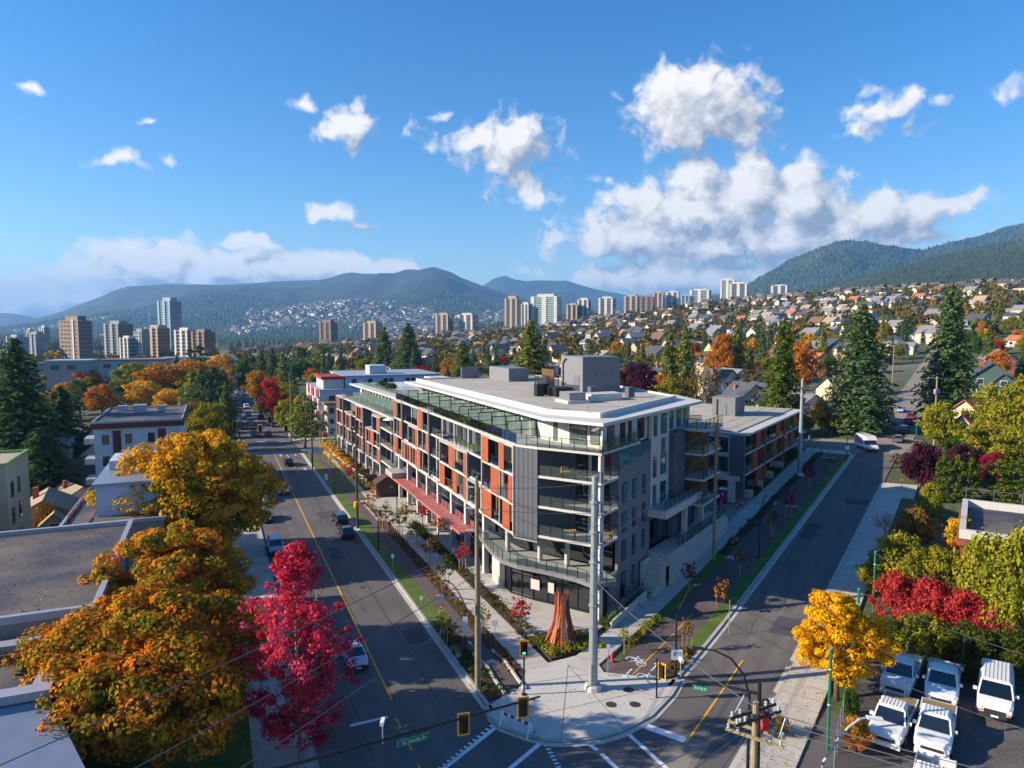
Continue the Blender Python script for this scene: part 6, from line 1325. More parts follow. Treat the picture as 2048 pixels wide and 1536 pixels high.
for (px, py, k_, wl_, rf_, rz, lab) in ((182, 952, 0, 'white', 'slate', .9, 'small white house with slate roof behind the white stepped building'), (228, 925, 3, 'tan', 'brown', .2, 'tan roofed house before the white apartments'), (118, 985, 3, 'cream', 'brown', -.3, 'brown-roofed house in the firs at left'), (300, 900, 3, 'grey', 'tan', -.4, 'tan roof peeking over the golden maple')): hpx(k_, wl_, rf_, px, py, rz, lab, .95)
for (px0, px1, py, D, H_, wm, rm, lab) in ((112, 186, 722, 300, 12, 'grey_concrete', 'blue_grey', 'low white building with blue roof under the brown tower'), (216, 332, 720, 330, 12, 'blue_grey', 'brown_brick', 'long low grey-blue building behind the green and yellow tree'), (330, 420, 716, 420, 11, 'white_concrete', 'flashing', 'flat white building under the right end of the left towers'), (20, 110, 728, 360, 12, 'grey_concrete', 'tar_roof', 'flat grey building behind the left-edge firs')):
    P = atY((px0 + px1) / 2, py, D); w_ = (px1 - px0) * D / FPX; t = thing('low_building', lab, 'building', (P.x, D, gz(P.x, D)), -AL * .6); zt = P.z - gz(P.x, D)
    ob('wall', MB().box(-w_ / 2, w_ / 2, -9, 5, -3, zt), wm, t); ob('roof', MB().box(-w_ / 2 - .4, w_ / 2 + .4, -9.4, 5.4, zt, zt + .7), rm, t)
    for i in range(int(w_ / 6)): f_ = ob('window', MB().box(-w_ / 2 + 2 + i * 6, -w_ / 2 + 5 + i * 6, -9.1, -9, zt - 3.2, zt - 1.4), 'pane', t)
# blue-white block with red panels beyond the far crossing
O = (40, 198); t = lb('blue_white_building', 'blue-white four-storey block with red street panels beyond the far crossing', O)
blk(t, 'wall', 26.5, 62, 197, 226, 0, 12.2, 'wall_bluewhite', O); blk(t, 'upper_storey', 34, 62, 200, 226, 12.21, 15.6, 'wall_bluewhite', O); blk(t, 'roof', 33.6, 62.4, 199.6, 226.4, 15.61, 15.9, 'flashing', O); blk(t, 'terrace', 26.3, 34, 196.8, 226.2, 12.21, 12.4, 'flashing', O)
blk(t, 'roof_room', 28, 33.6, 200, 214, 12.42, 15.0, 'render_white', O); blk(t, 'red_fascia', 27.4, 33.9, 199.6, 214.4, 15.01, 15.8, 'panel_red', O); blk(t, 'elevator_housing', 42, 47, 205, 211, 15.91, 18.4, 'wall_bluewhite', O)
for p in (36, 40.5, 45, 46.6, 51.5, 53.2, 58): lwin(t, 's-', 200, p, p + 1.2, 13.0, 14.9, O, 'pane', 'black_metal')
for p in (29, 33.5): lwin(t, 's-', 197, p, p + 1.6, 8.6, 10.6, O, 'pane', 'black_metal')
for z in (.6, 3.7, 6.8, 9.8):
    for i, s in enumerate((198, 203, 208, 213, 218)): blk(t, 'red_panel' if (i + int(z)) % 2 else 'white_panel', 26.2, 26.48, s, s + 2.4, z, z + 2.7, 'panel_red' if (i + int(z)) % 2 else 'render_white', O); lwin(t, 'p-', 26.5, s + 2.6, s + 4.4, z + .4, z + 2.4, O, 'pane', 'black_metal')
O = (30, 190.5); t = lb('old_walkup', 'old three-storey white walk-up with dark flat roof at the far crossing', O); blk(t, 'wall', 27.6, 34.5, 191, 196.6, 0, 8.8, 'render_white', O); blk(t, 'roof', 26.8, 35, 190.3, 196.8, 8.81, 9.3, 'wood_brown', O)
for z in (.8, 3.6, 6.4):
    for p in (28.2, 30.6, 32.6): lwin(t, 's-', 191, p, p + 1.2, z, z + 1.5, O, 'pane', 'wood_brown')
    blk(t, 'balcony', 26.4, 27.6, 191.4, 195.4, z - .3, z + .6, 'wood_brown', O)
    lwin(t, 'p-', 27.6, 192, 193.2, z + .2, z + 1.6, O, 'pane', 'wood_brown')
# brick building with white parapet at the right edge
z0 = gnd(1930, 1090).z; tq, oq = toR(*at(1925, 1062, z0 + 4.4)[:2]); dq = toR(*at(1938, 986, z0 + 5.4)[:2])[0] - tq
t = thing('brick_building', 'flat-roofed brick building with white parapet among the bushes at right', 'building', Rw(tq, oq) + (z0,), -AR)
ob('wall', MB().box(-.1, 24, 0, dq, -2.5, 3.6), 'brick_red', t); ob('roof', MB().box(.4, 23.5, .5, dq - .5, 3.61, 3.7), 'tar_roof', t)
for q in ((-.3, 24.2, -.2, .35), (-.3, 24.2, dq - .35, dq + .2), (-.3, .3, .35, dq - .35), (23.7, 24.2, .35, dq - .35)): ob('parapet', MB().box(*q, 3.61, 4.6), 'render_white', t)
ob('brick_band', MB().box(-.45, 24.3, -.42, -.22, 2.9, 3.5), 'brick_red', t); ob('brick_band', MB().box(-.55, -.32, -.2, dq, 2.9, 3.5), 'brick_red', t); ob('skylight', MB().box(6, 9, 5, 8.5, 3.71, 4.3), 'skylight', t); ob('roof_unit', MB().box(10, 12, 7, 10, 3.71, 4.9), 'flashing', t)
f = ob('fence', MB().box(0, 24, dq + .1, dq + .15, 5.9, 5.95), 'steel_grey', t)
for i in range(9): ob('fence_post', MB().box(i * 2.9, i * 2.9 + .06, dq + .1, dq + .16, 3.4, 6.2), 'steel_grey', f)
# ------------------------------------------------------------------ planting beds: low shrubs
def bed_plants(name, label, fr, U, V, n, size, hgt, leaf, dz=.15, per=16):
    u = U[0] + (U[1] - U[0]) * RNG.random(n); v = V[0] + (V[1] - V[0]) * RNG.random(n); P = np.array([fr(a, b_) for a, b_ in zip(u, v)]); z = np.array([gz(a, b_) for a, b_ in P]) + dz
    d = unit(n * per); d[:, 2] = np.abs(d[:, 2]); sc_ = np.repeat(.5 + .8 * RNG.random(n), per)[:, None]
    C = np.repeat(np.column_stack([P, z]), per, 0) + d * np.array([size, size, hgt]) * sc_ * (.6 + .4 * RNG.random((n * per, 1)))
    Nn = d + .5 * unit(len(C)); Nn /= np.linalg.norm(Nn, axis=1)[:, None]
    o = link(name, quads(name, C, Nn, .16 + .12 * RNG.random(len(C)), leaf, .6)); o['kind'] = 'stuff'; return tag(o, label, 'plants')
G_ = 'leaf_'
bed_plants('ground_cover', 'low shrubs in the brown bed between the sidewalk and the shopfronts', Lw, (25.9, 27.2), (56, 100), 190, .42, .6, G_ + 'shrub')
bed_plants('ground_cover', 'autumn ground cover between bike path and sidewalk on the avenue', Lw, (22.1, 23.3), (51, 116), 150, .36, .5, G_ + 'brown')
bed_plants('ground_cover', 'dark shrubs at the kerb by the wooden pole near the plaza', Lw, (18.9, 20.3), (49, 64), 70, .42, .6, G_ + 'shrub')
bed_plants('ground_cover', 'garden shrubs before the far townhouse patios', Lw, (24.3, 27.9), (124, 166), 240, .5, .8, G_ + 'olive')
bed_plants('ground_cover', 'dark hedge shrubs in front of the lobby planter wall', Rw, (16, 35), (.3, 1.5), 170, .45, .7, G_ + 'shrub', .25)
bed_plants('ground_cover', 'green planter shrubs beside the corner column', Rw, (-1, 13.5), (.3, 1.5), 90, .4, .55, G_ + 'green', .35)
bed_plants('ground_cover', 'brown and yellow grasses beside the cycle track near the plaza', Rw, (-3.4, 3.4), (4.1, 5.2), 36, .35, .9, G_ + 'olive')
bed_plants('ground_cover', 'sparse shrubs along the upper cycle track', Rw, (24, 86), (4.1, 5.2), 150, .4, .5, G_ + 'shrub')
bed_plants('ground_cover', 'dark shrubs in front of the upper wing', Rw, (52, 88), (-1.4, 1.5), 230, .5, .8, G_ + 'shrub')
bed_plants('ground_cover', 'brown shrubs on the tip bed by the cycle track ramp', Rw, (-6.4, -1.2), (9.0, 10.1), 40, .35, .4, G_ + 'brown')
# triangular bed with the sculpture
bedp = [(26.3, 53.0), (28.4, 53.2), (31.6, 54.6), (32.4, 56.2), (30.4, 57.6), (27.6, 58.0), (26.4, 56.5)]
struct('sculpture_bed', polyL(bedp, 0, .17), 'soil'); struct('shop_terrace', polyL([(26.0, 57.9), (30.6, 57.8), (32.6, 56.4), (34.0, 57.2), (34.4, 60.6), (32.2, 63.4), (30.2, 66.4), (29.0, 69), (28.9, 74), (27.4, 74), (27.4, 66)], 0, .16), 'concrete')
qs = [toL(*gnd(px, py, .17)[:2]) for px, py in ((1095, 1303), (1120, 1310), (1148, 1303), (1165, 1290), (1135, 1298), (1105, 1312), (1085, 1296), (1160, 1305))]
bed_plants('ground_cover', 'yellow-green shrubs around the foot of the plank sculpture', lambda a, b_: Lw(26.5 + a * 5.4, 53.2 + b_ * (3.6 - a * .6)), (0, 1), (0, 1), 120, .36, .6, G_ + 'lime', .2)
# young street trees with stakes
mat('stake', '#b8935f', .8, .1)
STK = join(MB().box(-.45, -.40, -.03, .03, 0, 1.7), MB().box(.40, .45, -.03, .03, 0, 1.7)).mesh('stake', 'stake')
STK1 = MB().box(-.03, .03, -.03, .03, 0, 1.7).mesh('stake', 'stake')
def young(px, py, h, w_, leaf, lab, kind='young', fr=None):
    P = gnd(px, py, .13) if fr is None else Vector((*fr, 0)); zz = gz(P.x, P.y) + .12
    t = plant('young_tree', kind, leaf, (P.x, P.y, zz), w_, h, lab, 'young street trees')
    for sx_ in (-.42, .42): s_ = link('stake', STK1, t, (sx_ / t.scale[0], 0, 0)); s_.scale = (1 / t.scale[0], 1 / t.scale[1], 1 / t.scale[2])
    return t
YT = [(888, 1288, 3.6, 1.7, 'lime', 'slim yellow-green sapling with pale stakes on the kerb strip near the wooden pole'), (968, 1270, 3.2, 1.4, 'olive', 'green sapling in the bed left of the corner sidewalk'), (1042, 1268, 3.9, 2.2, 'red', 'pink-red young maple in front of the curved shopfront'), (1378, 1182, 3.6, 2.0, 'magenta', 'dark red young maple beside the side-street footway'), (1440, 1225, 3.8, 1.8, 'orange', 'orange thin sapling on the side-street verge'),
 (1248, 1305, 2.6, 1.1, 'lime', 'small leafy sapling at the corner of the side-street footway'), (1374, 1300, 3.2, 1.2, 'brown', 'nearly bare sapling beside the sign box'), (925, 1140, 3.6, 2.2, 'red', 'red young maple before the first white columns'), (877, 1075, 3.4, 2.0, 'orange', 'orange young maple before the middle shopfronts'), (845, 1052, 3.6, 2.4, 'red', 'bright red young tree at the middle of the arcade'),
 (812, 1050, 3.6, 2.4, 'brown', 'brown young tree near the covered stair'), (890, 1180, 4.2, 2.4, 'shrub', 'dark green young tree on the bed by the bike path'), (860, 1130, 4.0, 2.6, 'brown', 'brownish young tree between bike path and sidewalk'), (835, 1098, 4.2, 2.6, 'olive', 'olive young tree between bike path and sidewalk, nearer the lamp'), (800, 1075, 4.4, 2.4, 'olive', 'olive-brown young tree below the covered stair'), (770, 1062, 4.6, 2.2, 'shrub', 'dark young tree by the black lamp on the bike path'),
 (745, 1025, 4.4, 2.2, 'orange', 'orange young tree at the open paving'), (715, 985, 4.6, 2.6, 'brown', 'brown young tree at the start of the patios'), (700, 970, 4.2, 2.6, 'red', 'red young tree in the far patio gardens'), (690, 955, 4.2, 3.0, 'yellow', 'yellow young tree nearest in the far garden row'), (672, 940, 4.6, 3.0, 'yellow', 'second yellow young tree in the far garden row'), (660, 925, 4.6, 3.2, 'yellow', 'third yellow young tree in the far garden row'), (650, 915, 5.0, 3.0, 'golden', 'golden young tree at the end of the far garden row'), (680, 925, 4.0, 2.8, 'orange', 'orange young tree against the far patios'), (668, 908, 4.6, 3.0, 'lime', 'green-yellow young tree near the far corner'),
 (1577, 1035, 4.2, 1.9, 'magenta', 'dark red sapling on the upper footway edge'), (1545, 1075, 4.2, 1.8, 'brown', 'bare brown sapling on the verge by the middle lamp'), (1620, 975, 4.0, 2.0, 'magenta', 'dark red sapling near the far steel pole'), (1480, 1150, 3.6, 1.5, 'brown', 'bare sapling at the middle of the side-street verge'), (1660, 945, 3.8, 1.6, 'brown', 'bare sapling near the upper end of the verge')]
for a in YT: young(*a)
for s in (150, 143): 
    x, y = Lw(34.6 - .037 * (s - 120), s); plant('roof_hedge', 'shrub', 'green', (x, y, 16.38), 3.0, 1.6, 'green hedge on the roof garden, %s' % ('farther part' if s == 150 else 'nearer part'), 'roof garden hedges', True, 'hedge')
x, y = Lw(38, 121.6); plant('roof_shrub', 'shrub', 'olive', (x, y, 16.4), 2.4, 1.8, 'round shrub at the near end of the roof lawn', None, True, 'shrub')

for (px, py, k_, wl_, rf_, rz, lab, sc_) in ((95, 1050, 3, 'tan', 'tan', .5, 'tan hip roof beside the beige block, behind the stair rail', .8), (140, 968, 3, 'cream', 'brown', -.2, 'brown roofed cottage left of the white stepped building', .9), (150, 1010, 3, 'white', 'tan', .9, 'small shed roof left of the railed stair', .6)): hpx(k_, wl_, rf_, px, py, rz, lab, sc_)
PL('shrub', 'shrub', 'yellow', 95, 1062, 1000, 60, 'yellow bush between the beige block and the railed stair')
def litter(name, label, fr, U, V, n, leaf, dz, bias=1.):
    u = U[0] + (U[1] - U[0]) * RNG.random(n); v = V[0] + (V[1] - V[0]) * RNG.random(n) ** bias; P = np.array([fr(a, b_) for a, b_ in zip(u, v)]); z = np.array([gz(a, b_) for a, b_ in P]) + dz
    o = link(name, quads(name, np.column_stack([P, z]), np.tile([0, 0, 1.], (n, 1)) + .15 * unit(n), .10 + .1 * RNG.random(n), leaf)); o['kind'] = 'stuff'; return tag(o, label, 'leaves')
litter('fallen_leaves', 'fallen orange leaves along the left kerb of the avenue', lambda a, b_: Lw(5.7 + a, b_), (0, 2.2), (35, 120), 900, 'leaf_orange', .03)
litter('fallen_leaves', 'fallen leaves on the east sidewalk under the yellow tree', lambda a, b_: Rw(b_, 17.9 + a), (0, 3.4), (-16, 12), 700, 'leaf_golden', .15)
litter('fallen_leaves', 'scattered leaves on the corner plaza', lambda a, b_: Lw(20 + a, 43 + b_), (0, 11), (0, 6.5), 120, 'leaf_rust', .15)
litter('fallen_leaves', 'leaves blown over the left lawn and sidewalk', lambda a, b_: Lw(-6 + a, b_), (0, 11), (40, 110), 2200, 'leaf_rust', .14)
# ------------------------------------------------------------------ vehicles (forward = +y)
CARC = dict(white='#dcdcda', silver='#a9adb2', black='#1c1d21', navy='#222b42', blue='#33567f', red='#8c1f24', grey='#5a5d62', green='#2f4a3a', sky='#8fb0c8', maroon='#4a1c22', purple='#8b4ea0')
for k_, v_ in CARC.items(): mat('paint_' + k_, v_, .32, .03, .6, coat=.5)
mat('tyre', '#1b1b1c', .9, .05); mat('rim', '#9a9ca0', .35, .05, metal=.8); mat('bumper', '#2a2b2d', .7, .05); mat('lamp_clear', '#d8dde0', .2, .02); mat('lamp_red', '#8f1216', .3, .03); mat('lamp_amber', '#c97a1c', .4, .03); mat('tonneau', '#8a7450', .8, .1); mat('bed_liner', '#303134', .85, .1)
glassm('car_glass', '#15191c', 1, .03)
def loft(st, smooth=False):
    """stations (y, half width, z low, z belt, z top, half top) -> closed body"""
    b = MB(); k = 8
    for (y, hw, zl, zb, zt, ht) in st:
        R_ = [(hw * .86, zl), (hw, zl + .22), (hw, zb), (ht, zt)]
        b.v += [(x, y, z) for x, z in R_] + [(-x, y, z) for x, z in R_[::-1]]
    for i in range(len(st) - 1):
        for j in range(k): a, c = i * k + j, i * k + (j + 1) % k; b.f.append((a, a + k, c + k, c)); b.m.append(0)
    b.f.append(tuple(range(k))); e = (len(st) - 1) * k; b.f.append(tuple(e + k - 1 - j for j in range(k))); b.m += [0, 0]; return b
def frust(y0, y1, Y0, Y1, hw, HW, z0, z1):
    b = MB(); b.v = [(-hw, y0, z0), (hw, y0, z0), (hw, y1, z0), (-hw, y1, z0), (-HW, Y0, z1), (HW, Y0, z1), (HW, Y1, z1), (-HW, Y1, z1)]
    b.f = [(3, 2, 1, 0), (4, 5, 6, 7), (0, 1, 5, 4), (1, 2, 6, 5), (2, 3, 7, 6), (3, 0, 4, 7)]; b.m = [0] * 6; return b
def wheelm(r):
    if ('wh', r) not in PROTO:
        def ly(prof):
            b = MB().lathe(prof, 14); b.v = [(z, x, y) for x, y, z in b.v]; return b
        PROTO[('wh', r)] = (ly([(r * .7, -.11), (r, -.1), (r, .1), (r * .7, .11)]).mesh('tyre', 'tyre', False), ly([(r * .66, -.115), (r * .6, -.125), (r * .6, .125), (r * .66, .115)]).mesh('rim', 'rim', False))
    return PROTO[('wh', r)]
SPEC = {
 'sedan': dict(L=4.6, W=1.82, r=.32, body=[(-2.3, .78, .42, .72, .80, .66), (-2.05, .88, .30, .86, .98, .76), (-1.1, .91, .24, .90, .97, .80), (1.0, .91, .24, .88, .94, .80), (1.9, .88, .26, .78, .84, .74), (2.3, .74, .36, .62, .70, .60)], gh=(-1.85, 1.15, -1.05, .30, .80, .62, .93, 1.38), ax=(-1.38, 1.42)),
 'suv': dict(L=4.7, W=1.9, r=.36, body=[(-2.35, .86, .46, .9, 1.0, .78), (-2.1, .93, .34, 1.0, 1.06, .84), (1.1, .95, .30, .98, 1.05, .84), (2.0, .92, .32, .92, .99, .78), (2.35, .80, .42, .74, .84, .66)], gh=(-2.28, 1.25, -2.02, .45, .84, .70, 1.03, 1.62), ax=(-1.42, 1.46)),
 'pickup': dict(L=5.7, W=2.0, r=.40, body=[(-.75, .98, .42, 1.06, 1.12, .90), (1.1, 1.0, .40, 1.06, 1.14, .88), (1.5, .99, .40, 1.06, 1.16, .84), (2.55, .96, .42, 1.02, 1.10, .80), (2.85, .88, .52, .84, .96, .72)], gh=(-.72, 1.42, -.55, .68, .88, .74, 1.10, 1.78), ax=(-1.85, 1.75)),
 'van': dict(L=5.4, W=2.0, r=.37, body=[(-2.7, .94, .44, 1.15, 1.3, .9), (-2.5, 1.0, .34, 1.25, 1.35, .94), (1.3, 1.0, .32, 1.2, 1.3, .92), (2.2, .98, .34, 1.04, 1.14, .84), (2.7, .88, .44, .84, .96, .74)], gh=(-2.62, 1.75, -2.5, .95, .94, .80, 1.28, 1.98), ax=(-1.7, 1.7)),
}
def vehicle(kind, colour, loc, rz, label, group=None, extra=None):
    S_ = SPEC[kind]; key = ('veh', kind, colour); pm = 'paint_' + colour
    t = thing({'sedan': 'car', 'suv': 'suv', 'pickup': 'pickup_truck', 'van': 'van'}[kind], label, {'sedan': 'car', 'suv': 'car', 'pickup': 'pickup truck', 'van': 'van'}[kind], loc, rz, group)
    if key not in PROTO:
        y0, y1, Y0, Y1, hw, HW, z0, z1 = S_['gh']; W2 = S_['W'] / 2; PP = []
        PP.append(('body', loft(S_['body']).mesh('body', pm)))
        PP.append(('windows', frust(y0, y1, Y0, Y1, hw, HW, z0, z1).mesh('windows', 'car_glass')))
        r = frust(Y0 - .06, Y1 + .08, Y0 + .08, Y1 - .08, HW + .03, HW - .08, z1 - .02, z1 + .09)
        if kind in ('van', 'pickup') and colour == 'white':
            for i in range(7): x = -HW + .14 + i * (2 * HW - .28) / 6; r.box(x - .03, x + .03, Y0 + .12, Y1 - .12, z1 + .09, z1 + .115)
        PP.append(('roof', r.mesh('roof', pm)))
        for sg in (-1, 1):
            for (a, c) in (((y1 - .02, z0), (Y1, z1)), ((y0 + .02, z0), (Y0, z1))): PP.append(('pillar', MB().bar((sg * hw, a[0], a[1]), (sg * HW, c[0], c[1]), .09, .09).mesh('pillar', pm)))
            ym = (Y0 + Y1) / 2; yb = (y0 + y1) / 2 - .1; PP.append(('pillar', MB().bar((sg * (hw + .01), yb, z0), (sg * (HW + .01), ym, z1), .09, .06).mesh('pillar', pm)))
            f = S_['body'][-1]; PP.append(('headlight', MB().box(sg * f[1] - .20 if sg > 0 else sg * f[1] + .0, sg * f[1] if sg > 0 else sg * f[1] + .20, f[0] - .10, f[0] + .03, f[3] - .10, f[3] + .10).mesh('headlight', 'lamp_clear')))
            PP.append(('mirror', MB().box(sg * (hw + .08), sg * (hw + .30), y1 - .55, y1 - .43, z0, z0 + .2).mesh('mirror', pm)))
            yb = -S_['L'] / 2; PP.append(('tail_light', MB().box(sg * (W2 - .16) - .1, sg * (W2 - .16) + .1, yb - .03, yb + .1, .72, .98).mesh('tail_light', 'lamp_red')))
        f = S_['body'][-1]; PP.append(('grille', MB().box(-f[1] * .66, f[1] * .66, f[0] - .05, f[0] + .035, f[2] + .12, f[3] - .02).mesh('grille', 'bumper')))
        PP.append(('bumper', MB().box(-W2 * .9, W2 * .9, f[0] - .22, f[0] + .10, .34, .56).mesh('bumper', pm if kind == 'pickup' else 'bumper')))
        if kind == 'pickup':
            bd = MB().box(-1.0, -.92, -2.82, -.78, .48, 1.16).box(.92, 1.0, -2.82, -.78, .48, 1.16).box(-.92, .92, -2.82, -2.74, .48, 1.14).box(-.92, .92, -2.74, -.78, .48, .62)
            PP.append(('cargo_bed', bd.mesh('cargo_bed', pm))); PP.append(('bed_floor', MB().box(-.9, .9, -2.72, -.8, .625, .66).mesh('bed_floor', 'bed_liner')))
            PP.append(('rear_bumper', MB().box(-.9, .9, -2.98, -2.84, .42, .62).mesh('rear_bumper', 'bumper')))
        if kind == 'van': PP.append(('amber_lamp', MB().box(-.86, -.62, 2.62, 2.73, .62, .72).box(.62, .86, 2.62, 2.73, .62, .72).mesh('amber_lamp', 'lamp_amber')))
        PP.append(('plate', MB().box(-.2, .2, S_['body'][-1][0] + .10, S_['body'][-1][0] + .115, .40, .52).mesh('plate', 'trim_white')))
        PROTO[key] = PP
    for n_, me in PROTO[key]: link(n_, me, t)
    ty, ri = wheelm(S_['r'])
    for sg in (-1, 1):
        for ya in S_['ax']: w_ = link('wheel', ty, t, (sg * (S_['W'] / 2 - .09), ya, S_['r'])); link('rim', ri, w_)
    return t
def heading(v): return math.atan2(-v[0], v[1])
def veh_px(kind, colour, fpx, rpx, label, group=None, dz=.05, sc=1.12):
    a, c = gnd(*fpx, dz), gnd(*rpx, dz); d_ = (a - c); d_.z = 0; d_.normalize(); m_ = a - d_ * (SPEC[kind]['L'] / 2 * sc)
    t = vehicle(kind, colour, (m_.x, m_.y, gz(m_.x, m_.y) + dz), heading((d_.x, d_.y)), label, group); t.scale = (sc,) * 3; return t
LOT = 'white work trucks in the lot'
P1 = veh_px('pickup', 'white', (1766, 1504), (1822, 1372), 'white pickup with ribbed roof, in front of the shaded blue-white one', LOT)
ob('tonneau_cover', MB().box(-.9, .9, -2.7, -.8, 1.10, 1.16), 'tonneau', P1)
P2 = veh_px('pickup', 'white', (1788, 1404), (1828, 1300), 'white pickup standing in the hedge shade at the back left', LOT)
P3 = veh_px('pickup', 'white', (1880, 1426), (1892, 1318), 'white pickup at the back of the middle column', LOT)
P4 = veh_px('pickup', 'white', (1862, 1526), (1884, 1392), 'white pickup with ribbed roof, second in the middle column', LOT)
ob('tonneau_cover', MB().box(-.9, .9, -2.7, -.8, 1.10, 1.16), 'tonneau', P4)
P5 = veh_px('pickup', 'white', (1856, 1664), (1874, 1520), 'white pickup cut by the bottom edge of the picture', LOT)
veh_px('van', 'white', (1988, 1450), (1994, 1338), 'white van with ribbed roof and amber lamps beside the pickups', LOT)
veh_px('sedan', 'silver', (1775, 1214), (1822, 1222), 'silver car half hidden under the red maple bushes')
def av(kind, colour, p, s, away, label, group='cars on the avenue'): x, y = Lw(p, s); return vehicle(kind, colour, (x, y, gz(x, y) + .01), -AL + (0 if away else pi) + random.uniform(-.02, .02), label, group)
def avpx(kind, colour, px, py, away, label): P = gnd(px, py); p, s = toL(P.x, P.y); return av(kind, colour, p, s, away, label)
avpx('suv', 'white', 566, 986, False, 'white SUV driving towards the crossing beside the yellow line')
avpx('sedan', 'black', 577, 930, True, 'black hatchback driving away below the far stop line')
avpx('suv', 'black', 680, 1046, True, 'black SUV parked at the kerb, rear of the pair')
avpx('sedan', 'navy', 693, 1072, True, 'dark blue car parked behind the black SUV')
avpx('suv', 'sky', 551, 1102, False, 'light blue SUV parked beside the golden maple')
avpx('sedan', 'maroon', 541, 950, False, 'dark red car parked by the golden maple crown')
avpx('sedan', 'grey', 516, 985, False, 'dark grey car parked half under the golden maple')
avpx('sedan', 'white', 522, 1004, False, 'white car parked half under the golden maple')
avpx('sedan', 'blue', 530, 1040, False, 'blue car in the shade of the golden maple')
avpx('sedan', 'silver', 708, 1322, False, 'pale car behind the crimson maple')
for (px, py, k_, c_, aw, lab) in ((508, 872, 'sedan', 'black', False, 'black car waiting first at the far stop line'), (536, 873, 'sedan', 'red', True, 'red car leaving the far crossing'), (502, 858, 'sedan', 'maroon', False, 'dark maroon car second in the far queue'), (500, 847, 'suv', 'silver', False, 'silver car third in the far queue'), (481, 858, 'van', 'black', False, 'black van in the left lane of the far queue'), (478, 838, 'sedan', 'sky', False, 'pale blue car behind the black van in the far queue'), (496, 832, 'sedan', 'navy', False, 'dark blue car in the middle of the far queue'), (493, 817, 'suv', 'white', False, 'white SUV in the middle of the far queue'), (489, 806, 'sedan', 'black', False, 'black car towards the end of the far queue'), (521, 838, 'sedan', 'maroon', True, 'dark red car driving away past the far queue'), (525, 829, 'suv', 'navy', True, 'navy SUV driving away past the far queue'), (547, 853, 'sedan', 'blue', True, 'bright blue car parked at the right kerb beyond the crossing'), (533, 832, 'sedan', 'sky', True, 'pale car parked at the right kerb of the far avenue'), (484, 792, 'suv', 'white', False, 'white vehicle far up the avenue'), (497, 783, 'sedan', 'grey', True, 'grey car far up the avenue'), (486, 770, 'sedan', 'white', False, 'white car at the far rise of the avenue'), (476, 818, 'sedan', 'grey', False, 'grey car at the left kerb of the far avenue'), (489, 748, 'sedan', 'red', True, 'red car on the farthest stretch of the avenue'), (480, 735, 'suv', 'white', False, 'white car on the farthest stretch of the avenue'), (472, 802, 'suv', 'silver', False, 'silver SUV at the left kerb of the far avenue'), (474, 788, 'sedan', 'white', False, 'white car at the left kerb, far avenue'), (511, 806, 'sedan', 'white', True, 'white car in the right lane of the far avenue'), (505, 793, 'suv', 'grey', True, 'grey SUV in the right lane of the far avenue'), (519, 815, 'sedan', 'silver', True, 'silver car parked at the right kerb, far avenue'), (492, 770, 'suv', 'navy', True, 'navy SUV at the far rise of the avenue'), (513, 802, 'suv', 'black', True, 'black SUV parked at the right kerb, far avenue')): avpx(k_, c_, px, py, aw, lab)
def rv(kind, colour, px, py, up, label): P = gnd(px, py); return vehicle(kind, colour, (P.x, P.y, P.z + .03), -AR + (0 if up else pi), label, 'cars on the uphill street')
rv('suv', 'silver', 1748, 842, False, 'silver SUV parked on the left of the uphill street'); rv('pickup', 'black', 1738, 858, False, 'black pickup parked behind the silver SUV'); rv('sedan', 'sky', 1801, 824, True, 'pale blue car driving up the uphill street')
rv('sedan', 'red', 1823, 838, True, 'red car parked on the right of the uphill street'); rv('sedan', 'green', 1817, 848, True, 'dark green car parked below the red one'); rv('suv', 'black', 1808, 866, True, 'black SUV parked on the right of the uphill street'); rv('sedan', 'grey', 1797, 884, True, 'grey-blue hatchback parked nearest the purple bush')
P = gnd(1586, 869); vehicle('pickup', 'white', (P.x, P.y, P.z + .03), -AR + pi / 2, 'white pickup on the upper cross road behind the dark wing')
# delivery truck
P = gnd(1734, 900); t = thing('delivery_truck', 'white and pink box delivery truck turning at the upper crossing', 'truck', (P.x, P.y, P.z + .02), -AR + pi + .55)
mat('truck_pink', '#b27ba6', .5, .06, .5)
ob('cargo_box', MB().box(-1.1, 1.1, -3.2, .9, .75, 2.95), 'paint_white', t); ob('side_print', MB().box(1.1, 1.115, -3.0, .5, 1.2, 2.6), 'truck_pink', t); ob('side_print', MB().box(-1.115, -1.1, -3.0, .5, 1.2, 2.6), 'truck_pink', t); ob('cab_fairing', frust(.9, 1.9, .9, 1.3, 1.05, .95, 2.2, 2.9), 'paint_white', t)
ob('cab', loft([(.9, 1.0, .5, 1.3, 1.4, .95), (1.9, 1.0, .45, 1.25, 1.35, .92), (2.8, .92, .45, 1.05, 1.15, .82), (3.1, .82, .5, .9, 1.0, .7)]), 'paint_white', t); ob('windshield', frust(.92, 2.05, .92, 1.55, .95, .86, 1.38, 2.2), 'car_glass', t); ob('bumper', MB().box(-.95, .95, 2.95, 3.2, .4, .65), 'bumper', t)
for sg in (-1, 1): ob('headlight', MB().box(sg * .68 - .14, sg * .68 + .14, 3.02, 3.14, .78, .98), 'lamp_clear', t)
ty, ri = wheelm(.42)
for sg in (-1, 1):
    for ya in (-2.1, 2.0): w_ = link('wheel', ty, t, (sg * .95, ya, .42)); link('rim', ri, w_)
